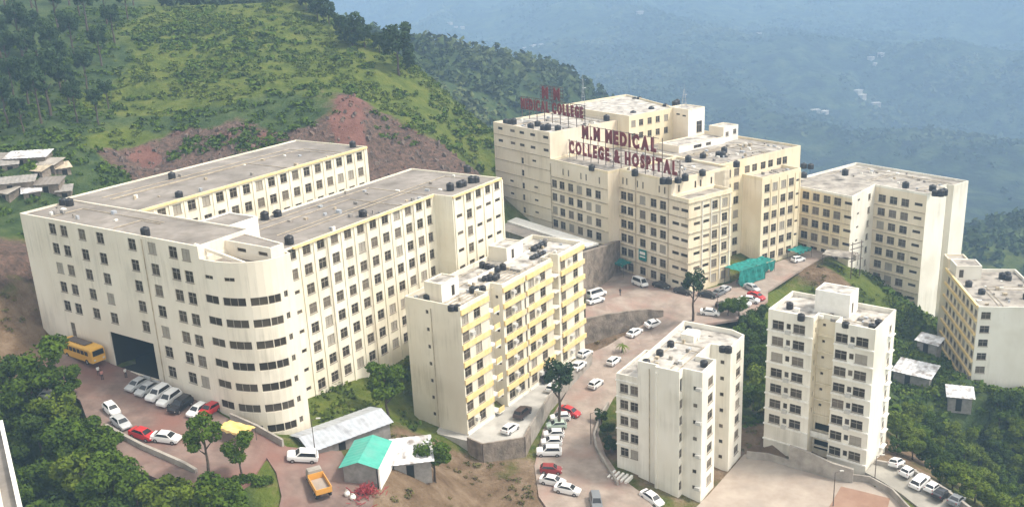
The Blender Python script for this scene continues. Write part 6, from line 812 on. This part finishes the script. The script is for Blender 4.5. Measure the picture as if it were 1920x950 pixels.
# school bus
bx, by, bz, bh = BUS; bus = thing('school_bus', 'yellow school bus with dark roof rack beside the college wall', 'bus', (bx, by, ground(bx, by) + .01), R(bh))
secs = []
for x, zt, w_ in ((-4.6, 2.75, 1.12), (-4.5, 2.95, 1.22), (0, 3.0, 1.25), (4.2, 2.98, 1.25), (4.55, 2.7, 1.2), (4.65, 1.6, 1.16)):
    secs.append([(x, -w_, .5), (x, -w_, zt - .3), (x, -w_ * .8, zt), (x, w_ * .8, zt), (x, w_, zt - .3), (x, w_, .5)])
loft(secs).build('body', CARCOL['yellow'], bus)
for s_ in (-1, 1):
    for i in range(7): m_ = MB(); m_.box(-4.1 + 1.13 * i, -3.15 + 1.13 * i, s_ * 1.245 - .02, s_ * 1.245 + .03 * s_ + .0 + .02, 1.65, 2.4); m_.build('side_window', M['cglass'], bus)
m_ = MB(); m_.add([(4.68, -1.0, 1.65), (4.68, 1.0, 1.65), (4.6, .95, 2.55), (4.6, -.95, 2.55)], [(0, 1, 2, 3)]); m_.build('windscreen', M['cglass'], bus, fix=False)
m_ = MB(); m_.box(-3.2, 2.2, -.75, .75, 3.02, 3.16); m_.build('roof_rack', M['steel'], bus)
for x in (-2.8, 3.0):
    for s_ in (-1, 1): m_ = MB(); m_.bar((x, s_ * 1.0, .48), (x, s_ * 1.28, .48), .48, 14); wq = m_.build('wheel', M['tyre'], bus); m_ = MB(); m_.bar((x, s_ * 1.27, .48), (x, s_ * 1.3, .48), .26, 10); m_.build('rim', M['rim'], wq)
for s_ in (-1, 1): m_ = MB(); m_.box(4.6, 4.72, s_ * .8 - .16, s_ * .8 + .16, .85, 1.1); m_.build('headlight', M['lamp'], bus)
# tipper truck
tx, ty, tz, th = TRUCK; tr = thing('tipper_truck', 'orange tipper truck with open empty bed before the tin shed', 'truck', (tx, ty, ground(tx, ty) + .01), R(th))
m_ = MB(); m_.box(-2.9, 2.9, -.5, .5, .6, .85); m_.build('chassis', M['steel'], tr)
bed = MB(); bed.box(-2.95, 1.2, -1.1, 1.1, .9, 1.0); bed.box(-2.95, 1.2, -1.12, -1.02, 1.0, 1.75); bed.box(-2.95, 1.2, 1.02, 1.12, 1.0, 1.75); bed.box(-3.0, -2.9, -1.1, 1.1, 1.002, 1.72); bed.box(1.15, 1.25, -1.1, 1.1, 1.004, 1.95); bd = bed.build('bed', CARCOL['orange'], tr)
m_ = MB(); m_.add([(-2.85, -1, 1.06), (1.1, -1, 1.1), (1.1, 1, 1.07), (-2.85, 1, 1.05), (-.9, 0, 1.3)], [(0, 1, 4), (1, 2, 4), (2, 3, 4), (3, 0, 4)]); m_.build('bed_floor_sand', M['yard'], bd)
loft([[(x, -w_, .7), (x, -w_, zt * .75), (x, -w_ * .9, zt), (x, w_ * .9, zt), (x, w_, zt * .75), (x, w_, .7)] for x, zt, w_ in ((1.35, 2.3, 1.0), (1.6, 2.4, 1.05), (2.5, 2.3, 1.05), (2.95, 1.6, 1.0), (3.0, 1.1, .95))]).build('cab', M['conc'], tr)
m_ = MB(); m_.add([(2.62, -.9, 2.15), (2.62, .9, 2.15), (2.93, .9, 1.62), (2.93, -.9, 1.62)], [(0, 1, 2, 3)]); m_.build('windscreen', M['cglass'], tr, fix=False)
for x in (-2.2, -1.2, 2.1):
    for s_ in (-1, 1): m_ = MB(); m_.bar((x, s_ * .75, .45), (x, s_ * 1.08, .45), .45, 12); wq = m_.build('wheel', M['tyre'], tr); m_ = MB(); m_.bar((x, s_ * 1.07, .45), (x, s_ * 1.1, .45), .22, 8); m_.build('rim', M['rim'], wq)
for k, lab, h in (('lamp1', 'thin lamp post beside the long tin shed', 6.0), ('lamp2', 'thin lamp post in the pale yard beside the clay court', 6.0), ('lamp3', 'thin lamp post at the near edge of the hospital plaza', 6.0), ('lamp4', 'thin lamp post at the planted strip of the road bend', 6.0), ('lamp5', 'thin lamp post at the corner of the twin-wing tower by the lane', 5.0)):
    x, y, z = PT[k]; t = thing('lamp_post', lab, 'lamp post', (x, y, ground(x, y))); m_ = MB(); m_.bar((0, 0, 0), (0, 0, h), .09, 6, .05); m_.build('pole', M['steel'], t)
    m_ = MB(); m_.bar((0, 0, h - .1), (.9, 0, h + .2), .04, 5); m_.build('arm', M['steel'], t); m_ = MB(); m_.box(.7, 1.3, -.12, .12, h + .12, h + .26); m_.build('lamp_head', M['ac'], t)
# ---------------------------------------------------------------- people
def person(label, loc, rz, shirt, pose=0):
    J = {'pel': (0, 0, .95), 'ch': (0.02, 0, 1.32), 'nk': (.02, 0, 1.48), 'hd': (.05, 0, 1.60), 'tp': (.05, 0, 1.73)}
    E_ = [('pel', 'ch'), ('ch', 'nk'), ('nk', 'hd'), ('hd', 'tp')]; Rr = {'pel': .15, 'ch': .17, 'nk': .06, 'hd': .10, 'tp': .07}
    for s_, n_ in ((-1, 'l'), (1, 'r')):
        sw = .16 * s_ * (1 if pose else .3)
        for k, v, r_ in (('hip', (0, .1 * s_, .9), .1), ('kn', (.06 + sw, .1 * s_, .5), .065), ('an', (-.02 + sw * 1.1, .1 * s_, .08), .045), ('to', (.16 + sw * 1.1, .11 * s_, .04), .04), ('sh', (.02, .19 * s_, 1.40), .065), ('el', (.0 - sw * .8, .25 * s_, 1.12), .045), ('wr', (.12 - sw, .24 * s_, .9), .034), ('ha', (.16 - sw, .23 * s_, .80), .038)):
            J[n_ + k] = v; Rr[n_ + k] = r_
        E_ += [('pel', n_ + 'hip'), (n_ + 'hip', n_ + 'kn'), (n_ + 'kn', n_ + 'an'), (n_ + 'an', n_ + 'to'), ('ch', n_ + 'sh'), (n_ + 'sh', n_ + 'el'), (n_ + 'el', n_ + 'wr'), (n_ + 'wr', n_ + 'ha')]
    ks = list(J); me_ = bpy.data.meshes.new('body'); me_.from_pydata([J[k] for k in ks], [(ks.index(a), ks.index(b)) for a, b in E_], [])
    root = thing('person', label, 'person', loc, rz); o = ob('body', me_, root); o.modifiers.new('skin', 'SKIN'); o.modifiers.new('sub', 'SUBSURF').levels = 1; o.modifiers['sub'].render_levels = 1
    for i, k in enumerate(ks): sv = me_.skin_vertices[0].data[i]; sv.radius = (Rr[k], Rr[k]); sv.use_root = (k == 'pel')
    dg = bpy.context.evaluated_depsgraph_get(); ev = bpy.data.meshes.new_from_object(o.evaluated_get(dg)); o.modifiers.clear(); o.data = ev
    ev.materials.clear()
    for m in ('skin', shirt, 'cloth2', 'hair'): ev.materials.append(M[m])
    for pl in ev.polygons:
        c_ = pl.center; pl.use_smooth = True
        pl.material_index = 3 if c_.z > 1.66 or (c_.z > 1.56 and c_.x < .02 and abs(c_.y) < .12) else 0 if c_.z > 1.46 or (abs(c_.y) > .2 and c_.z < 1.1) else 1 if c_.z > .93 else 2
    for s_ in (-1, 1): m_ = MB(); m_.box(-.05, .2, s_ * .11 - .05, s_ * .11 + .05, 0, .07); m_.build('shoe', M['tyre'], root, (.16 * s_ * (1 if pose else .3) * 1.1, 0, 0))
    return root
for k, lab, rz, sh, ps in (('person1', 'person in pale shirt walking in the lot in front of the bus', 2.2, 'cloth1', 1), ('person4', 'person in pink shirt just behind the walker in the lot', 2.4, 'cloth3', 0), ('person2', 'person in pale shirt beside the dark gateway', -.5, 'cloth1', 0), ('person3', 'person standing alone on the plaza near the retaining wall', 1.0, 'cloth2', 0)):
    x, y, z = PT[k]; person(lab, (x, y, ground(x, y) + .01), rz, sh, ps)
# ---------------------------------------------------------------- vegetation
def leafcloud(seed, n, lobes, size, flat=.7):
    """many small leaf-clump faces through the volume of several lobes (unit tree: crown radius 1)"""
    rg = np.random.default_rng(seed); V = np.empty((n * 4, 3)); k = rg.integers(0, len(lobes), n); L_ = np.array(lobes)
    d = rg.normal(size=(n, 3)); d /= np.linalg.norm(d, axis=1, keepdims=True); r_ = rg.random(n) ** .33; r_ = .35 + .65 * r_
    c = L_[k, :3] + d * (L_[k, 3:4] * r_[:, None]) * np.array([1, 1, flat]); nrm = d * .6 + rg.normal(size=(n, 3)) * .6 + np.array([0, 0, .5]); nrm /= np.linalg.norm(nrm, axis=1, keepdims=True)
    t = np.cross(nrm, rg.normal(size=(n, 3))); t /= np.linalg.norm(t, axis=1, keepdims=True); b = np.cross(nrm, t); s_ = size * rg.uniform(.6, 1.3, (n, 1))
    V[0::4] = c - t * s_; V[1::4] = c - b * s_ * .62; V[2::4] = c + t * s_; V[3::4] = c + b * s_ * .62
    return V, np.arange(n * 4).reshape(n, 4)
def cloud_mesh(name, V, F, mat):
    me_ = bpy.data.meshes.new(name); me_.from_pydata(V.tolist(), [], F.tolist()); me_.materials.append(M[mat]); return me_
BROAD = []; PINE = []; TUFT = []
for s_ in range(5):
    rg = random.Random(s_ + 50); lobes = [(0, 0, .2, .62)]
    for i in range(9):
        t = i * 2.4 + rg.uniform(-.4, .4); rr = rg.uniform(.45, .72); lobes.append((rr * math.cos(t), rr * math.sin(t), rg.uniform(-.45, .65), rg.uniform(.25, .44)))
    V, F = leafcloud(s_, 2700, lobes, .083, .85); BROAD.append([cloud_mesh('crown', V, F, m) for m in ('leaf', 'leaf_d', 'leaf_y')])
    lobes = [(0, 0, .1, .5)]
    for i in range(11):
        t = i * 2.4; h = -0.9 + i * .19; rr = (.55 if h < .2 else .36) * rg.uniform(.8, 1.2); lobes.append((rr * math.cos(t), rr * math.sin(t), h, rg.uniform(.24, .40)))
    TUFT.append(cloud_mesh('crown', *leafcloud(s_ + 40, 1700, [(0, 0, .15, .66)] + [(.62 * math.cos(i * 2.4 + s_), .62 * math.sin(i * 2.4 + s_), -.5 + .13 * i, .30 + .12 * ((i * 7 + s_) % 3) / 2) for i in range(9)], .10, .9), 'pine'))
    V, F = leafcloud(s_ + 20, 1300, lobes, .095, .8); PINE.append([cloud_mesh('crown', V, F, 'pine')] * 2)
def trunk_mesh(seed, th=.05):
    rg = random.Random(seed); m_ = MB(); p = Vector((0, 0, -.08)); r_ = th
    for i in range(5):
        q = Vector((rg.uniform(-.02, .02), rg.uniform(-.02, .02), .2 * (i + 1))); m_.bar(p, q, r_, 6, r_ * .82); p = q; r_ *= .82
    for i in range(5):
        t = i * 2.3; z = .45 + .09 * i; m_.bar((0, 0, z), (.2 * math.cos(t), .2 * math.sin(t), z + .16), th * .4, 4, th * .15)
    return m_.mesh('trunk', M['bark'])
TRK = [trunk_mesh(i) for i in range(3)]
for i, (x, y, kind, h, rad, lab, grp) in enumerate(TREES):
    z = ground(x, y); t = thing('pine_tree' if kind in 'pt' else 'leafy_tree', lab, 'tree', (x, y, z - .1), rnd.uniform(0, 6.28), grp or None)
    tr_ = ob('trunk', TRK[i % 3], t); ch = rad * (1.15 if kind != 'b' else 1.0); tr_.scale = (h * .45 + .8, h * .45 + .8, h - ch * .9)
    me_ = TUFT[i % 5] if kind == 't' else BROAD[i % 5][(1 if 'dark' in lab else 0 if not grp else rnd.choice([0, 2, 1, 2] if 'right-hand' in lab else [0, 0, 1, 2]))]
    cr = ob('crown', me_, t, (0, 0, h - ch)); cr.scale = (rad, rad, ch)
# hedge and bushes as separate plants near the lot
def bush_cloud(seed, n=36):
    return leafcloud(seed, n, [(0, 0, .35, .75), (.45, .2, .25, .5), (-.4, .25, .3, .5), (.05, -.45, .2, .5)], .30, .75)
a, b = Vector(PT['hedge0'][:2]), Vector(PT['hedge1'][:2])
for i in range(7):
    p = a + (b - a) * (i / 6); V, F = leafcloud(300 + i, 420, [(0, 0, .35, .75), (.4, .2, .3, .5), (-.4, -.2, .3, .5), (0, .4, .35, .5)], .14, .8)
    o = ob('hedge_bush', cloud_mesh('hedge_bush', V * rnd.uniform(1.1, 1.5), F, 'leaf'), None, (p.x, p.y, ground(p.x, p.y) - .1)); tag(o, ('leftmost' if i == 0 else ORD[i]) + ' rounded bush from the left in the hedge below the red lot', 'bush', 'hedge bushes below the red lot')
# palm by the road
x, y, z = PT['palm']; pl = thing('small_palm', 'small greyish palm beside the road near the white tower', 'palm', (x, y, ground(x, y))); m_ = MB(); m_.bar((0, 0, 0), (.1, 0, 1.6), .14, 7, .09); m_.build('trunk', M['bark'], pl)
for i in range(14):
    t = i * 2.4; e = rnd.uniform(.2, .8); m_ = MB(); V = []
    for j in range(6):
        s_ = j / 5; r_ = 1.7 * s_; zz = 1.6 + e * s_ * 1.6 - 1.6 * s_ * s_; w_ = .16 * math.sin(math.pi * min(.95, s_ + .1)); c_, s2 = math.cos(t), math.sin(t); V += [(r_ * c_ - w_ * s2, r_ * s2 + w_ * c_, zz), (r_ * c_ + w_ * s2, r_ * s2 - w_ * c_, zz - .04)]
    m_.add(V, [(2 * j, 2 * j + 1, 2 * j + 3, 2 * j + 2) for j in range(5)]); m_.build('frond', M['scrub'], pl, fix=False)
# scrub: low uncountable growth over hillside and slopes
TPL = [bush_cloud(100 + i, 30) for i in range(6)]
FOOT = []
for nm, polys in (('A', [F1, npoly, RW, LW]), ('T1', [P1, [(-15.8, -4), (-11, -4), (-11, 7.5), (-15.8, 7.5)]]), ('T2', [P2]), ('Y', [PY]), ('H', [HA, HB, HC, HD, HE, HF, HK, H4p])):
    ox, oy, az, k = FRAMES[nm]; eu = np.array([math.cos(R(az)), math.sin(R(az))]); ev = np.array([-eu[1], eu[0]])
    for q in polys: FOOT.append([tuple(np.array([ox, oy]) + k * (eu * u + ev * v)) for u, v in q])
FOOT.append([(PR[0] - 1, PR[1] - 2), (PR[0] + 16, PR[1] - 4), (PR[0] + 20, PR[1] + 24), (PR[0], PR[1] + 30)]); FOOT.append([(x, y) for x, y in body])
FOOT.append([tuple(HW(u, v)) for u, v in ((-56, -20), (-6, -20), (-6, -5), (-56, -5))])
SHEDS = [(-27.0, 130.2, 7.5), (-22.1, 121.2, 5), (-16.3, 126.2, 4)] + [(PT[k][0], PT[k][1], 2.4) for k in ('shack1', 'shack2', 'shack3', 'ls1', 'ls2', 'ls3', 'ls4', 'ls5', 'ls6', 'ls7', 'ls8', 'ls9', 'ls10', 'ls11')]
def scatter(name, label, mat, n, rect, want, smin, smax, seed):
    rg = np.random.default_rng(seed); p = np.column_stack([rg.uniform(rect[0], rect[1], n), rg.uniform(rect[2], rect[3], n)])
    keep = rg.random(n) < want(p)
    for k in ('upper_lot', 'campus_road', 'lower_yard', 'parking_lane'):
        keep &= ~inpoly(p, PAVE[k]); pl_ = PAVE[k]
        for i in range(len(pl_)): keep &= segdist(p, pl_[i - 1], pl_[i]) > .9
    for q in FOOT: keep &= ~inpoly(p, q)
    for a_, b_, r_ in SHEDS: keep &= np.hypot(p[:, 0] - a_, p[:, 1] - b_) > r_
    p = p[keep]; Vs = []; Fs = []; off = 0; rot = rg.uniform(0, 6.28, len(p)); sc_ = rg.uniform(smin, smax, len(p)) ; ti = rg.integers(0, 6, len(p))
    gi = np.clip(np.searchsorted(GX, p[:, 0]) - 1, 0, nx - 2); gj = np.clip(np.searchsorted(GY, p[:, 1]) - 1, 0, ny - 2)
    aa = (p[:, 0] - GX[gi]) / (GX[gi + 1] - GX[gi]); bb = (p[:, 1] - GY[gj]) / (GY[gj + 1] - GY[gj]); Z2 = GZ.reshape(ny, nx)
    zz = (Z2[gj, gi] * (1 - aa) + Z2[gj, gi + 1] * aa) * (1 - bb) + (Z2[gj + 1, gi] * (1 - aa) + Z2[gj + 1, gi + 1] * aa) * bb
    for i in range(len(p)):
        V, F = TPL[ti[i]]; c_, s_ = math.cos(rot[i]), math.sin(rot[i]); k = sc_[i]
        Vs.append(np.column_stack([(V[:, 0] * c_ - V[:, 1] * s_) * k + p[i, 0], (V[:, 0] * s_ + V[:, 1] * c_) * k + p[i, 1], V[:, 2] * k * .9 + zz[i] - .1 * k])); Fs.append(F + off); off += len(V)
    V = np.concatenate(Vs); F = np.concatenate(Fs); me_ = bpy.data.meshes.new(name); me_.vertices.add(len(V)); me_.vertices.foreach_set('co', V.astype(np.float32).ravel())
    me_.loops.add(F.size); me_.loops.foreach_set('vertex_index', F.astype(np.int32).ravel()); me_.polygons.add(len(F)); me_.polygons.foreach_set('loop_start', np.arange(0, F.size, 4, dtype=np.int32)); me_.update(calc_edges=True)
    me_.materials.append(M[mat]); o = tag(ob(name, me_), label, kind='stuff'); return o
def wg(p):
    c_ = cover(p); return np.clip(c_['g'] * 1.15 - c_['r'] * .55 - c_['e'] * .35 - c_['n'], 0, 1) * np.clip(vnoise(p, 11, 21, 3) * 1.6 + .62, .08, 1)
def wf(p):
    c_ = cover(p); return np.clip(c_['f'] * 1.2 - c_['r'] * .45 - c_['e'] * .3 - c_['n'] * 1.2, 0, 1) * np.clip(vnoise(p, 14, 22, 3) * 1.3 + .75, .1, 1)
def wd2(p):
    c_ = cover(p); return np.clip(c_['g'] * 1.15 - c_['r'] * .4 - c_['e'] * .35 - c_['n'], 0, 1) * np.clip(vnoise(p, 26, 41, 3) * 4.0 - .1, .06, 1)
def we2(p):
    c_ = cover(p); return np.clip(c_['e'] * 1.2 - c_['n'] * .7 - .2, 0, 1) * np.clip(vnoise(p, 8, 42, 3) * 2 + .5, .05, 1)
def wr2(p):
    c_ = cover(p); return np.clip(c_['r'] * 1.2 - c_['n'] - .1, 0, 1) * np.clip(vnoise(p, 12, 43, 3) * 3.0 + .15 - np.clip((p[:, 0] + 62) / 20, 0, .75), 0, 1)
scatter('hill_scrub', 'yellow-green scrub over the open hillsides', 'scrub', 26000, (-150, 150, 100, 345), wg, .6, 1.8, 1)
scatter('dark_scrub', 'darker bushes dotted over the open hillsides', 'leaf', 9000, (-150, 150, 100, 345), wd2, .9, 2.6, 2)
scatter('dry_brush', 'dry brush on the bare earth banks', 'brush', 17000, (-112, 100, 105, 250), we2, .3, .9, 6)
scatter('slope_thicket', 'thick green growth on the steep slope below the hospital wing', 'leaf_y', 12000, (62, 128, 138, 236), wf, .6, 1.5, 8)
scatter('slope_shrubs', 'dark shrubs among the growth on the steep right slope', 'leaf', 4000, (62, 128, 138, 236), wf, .8, 1.9, 10)
scatter('rock_bushes', 'green bushes clinging to the cut rock face', 'leaf', 9000, (-120, 20, 200, 300), wr2, .7, 1.9, 7)
scatter('undergrowth', 'dense dark green undergrowth of the wooded slopes', 'leaf', 16000, (-150, 170, 75, 345), wf, .9, 2.1, 3)
def wm(p):
    d = np.hypot(p[:, 0], p[:, 1]); return ((d > 370) & (d < 760) & (p[:, 0] > -130 * d / 400) & (p[:, 0] < .62 * d)) * .9
TPL = [leafcloud(200 + i, 16, [(0, 0, .35, .55), (0, 0, .95, .5), (0, 0, 1.5, .3)], .42, 1.0) for i in range(6)]
scatter('distant_wood', 'pine wood covering the hill behind the campus', 'wood', 9000, (-160, 480, 330, 740), wm, 3.0, 5.2, 4)
def wv(p): return ((p[:, 1] > 640) & (p[:, 0] > -.22 * p[:, 1]) & (p[:, 0] < .6 * p[:, 1])) * np.clip(vnoise(p, 170, 31, 4) * 2.6 + .75, .05, 1)
TPL = [leafcloud(400 + i, 9, [(0, 0, .3, .6), (.3, .3, .2, .5), (-.3, -.2, .2, .5)], .5, .8) for i in range(6)]
scatter('valley_forest', 'hazy forest canopy on the mountainside across the valley', 'vwood', 44000, (-650, 1650, 640, 2900), wv, 5.0, 11.0, 5)
# rocks fallen from the cut face
rg = np.random.default_rng(9); rk = MB(); nrk = 0
cand = np.column_stack([rg.uniform(-110, 20, 9000), rg.uniform(205, 300, 9000)]); cw = cover(cand)['r']
for p, w_ in zip(cand, cw):
    if w_ < .55 or rg.random() > .35: continue
    if any(inpoly([p], q)[0] for q in FOOT[:4]): continue
    s_ = rg.uniform(.15, .7) ** 1.3 * 1.3; zz = ground(*p); a_ = rg.uniform(0, 6.28); c_, q_ = math.cos(a_), math.sin(a_)
    v = np.array([(-1, -1, -.6), (1, -1, -.6), (1, 1, -.6), (-1, 1, -.6), (-.7, -.7, .8), (.7, -.7, .8), (.7, .7, .8), (-.7, .7, .8)]) * s_ * rg.uniform(.35, 1.15, (8, 3)); v = np.column_stack([v[:, 0] * c_ - v[:, 1] * q_, v[:, 0] * q_ + v[:, 1] * c_, v[:, 2] * 1.3 + v[:, 0] * .4]) + np.array([p[0], p[1], zz]); rk.add(v.tolist(), BOXF); nrk += 1
M['rockm'] = nmat('broken_rock', (0.06, 0.048, 0.04), (0.17, 0.13, 0.11), 0.8, 0.95, c3=(0.16, 0.08, 0.062), s3=.08)
tag(rk.build('cut_face_rubble', M['rockm'], fix=False), 'broken reddish rock of the cut slope behind the college', kind='stuff')
# far houses across the valley
for i, (x, y, z) in enumerate(FAR):
    z = ground(x, y); s_ = rnd.uniform(.45, .8); t = thing('distant_house', 'tiny pale house far across the hazy valley', 'house', (x, y, z), rnd.uniform(0, 3), 'pale houses across the valley')
    m_ = MB(); m_.box(-9 * s_, 9 * s_, -6 * s_, 6 * s_, -6, 7 * s_); m_.build('wall', M['lane'], t); m_ = MB(); m_.box(-9.6 * s_, 9.6 * s_, -6.6 * s_, 6.6 * s_, 7.02 * s_, 7.8 * s_); m_.build('roof', M['roof_w'], t)
# ---------------------------------------------------------------- haze
hz = MB(); hz.box(-4000, 4000, -420, 6100, float(GZ.min()) - 3, max(float(GZ.max()), 110) + 6); hzm = bpy.data.materials.new('valley_haze'); hzm.use_nodes = True; n_ = hzm.node_tree.nodes
n_.remove(n_['Principled BSDF']); pv = n_.new('ShaderNodeVolumePrincipled'); pv.inputs['Color'].default_value = (0.46, 0.69, 1.0, 1); pv.inputs['Density'].default_value = HAZE; pv.inputs['Anisotropy'].default_value = 0.0
hzm.node_tree.links.new(pv.outputs[0], n_['Material Output'].inputs['Volume'])
tag(hz.build('haze', hzm, fix=False), 'pale blue air filling the valley', kind='stuff')
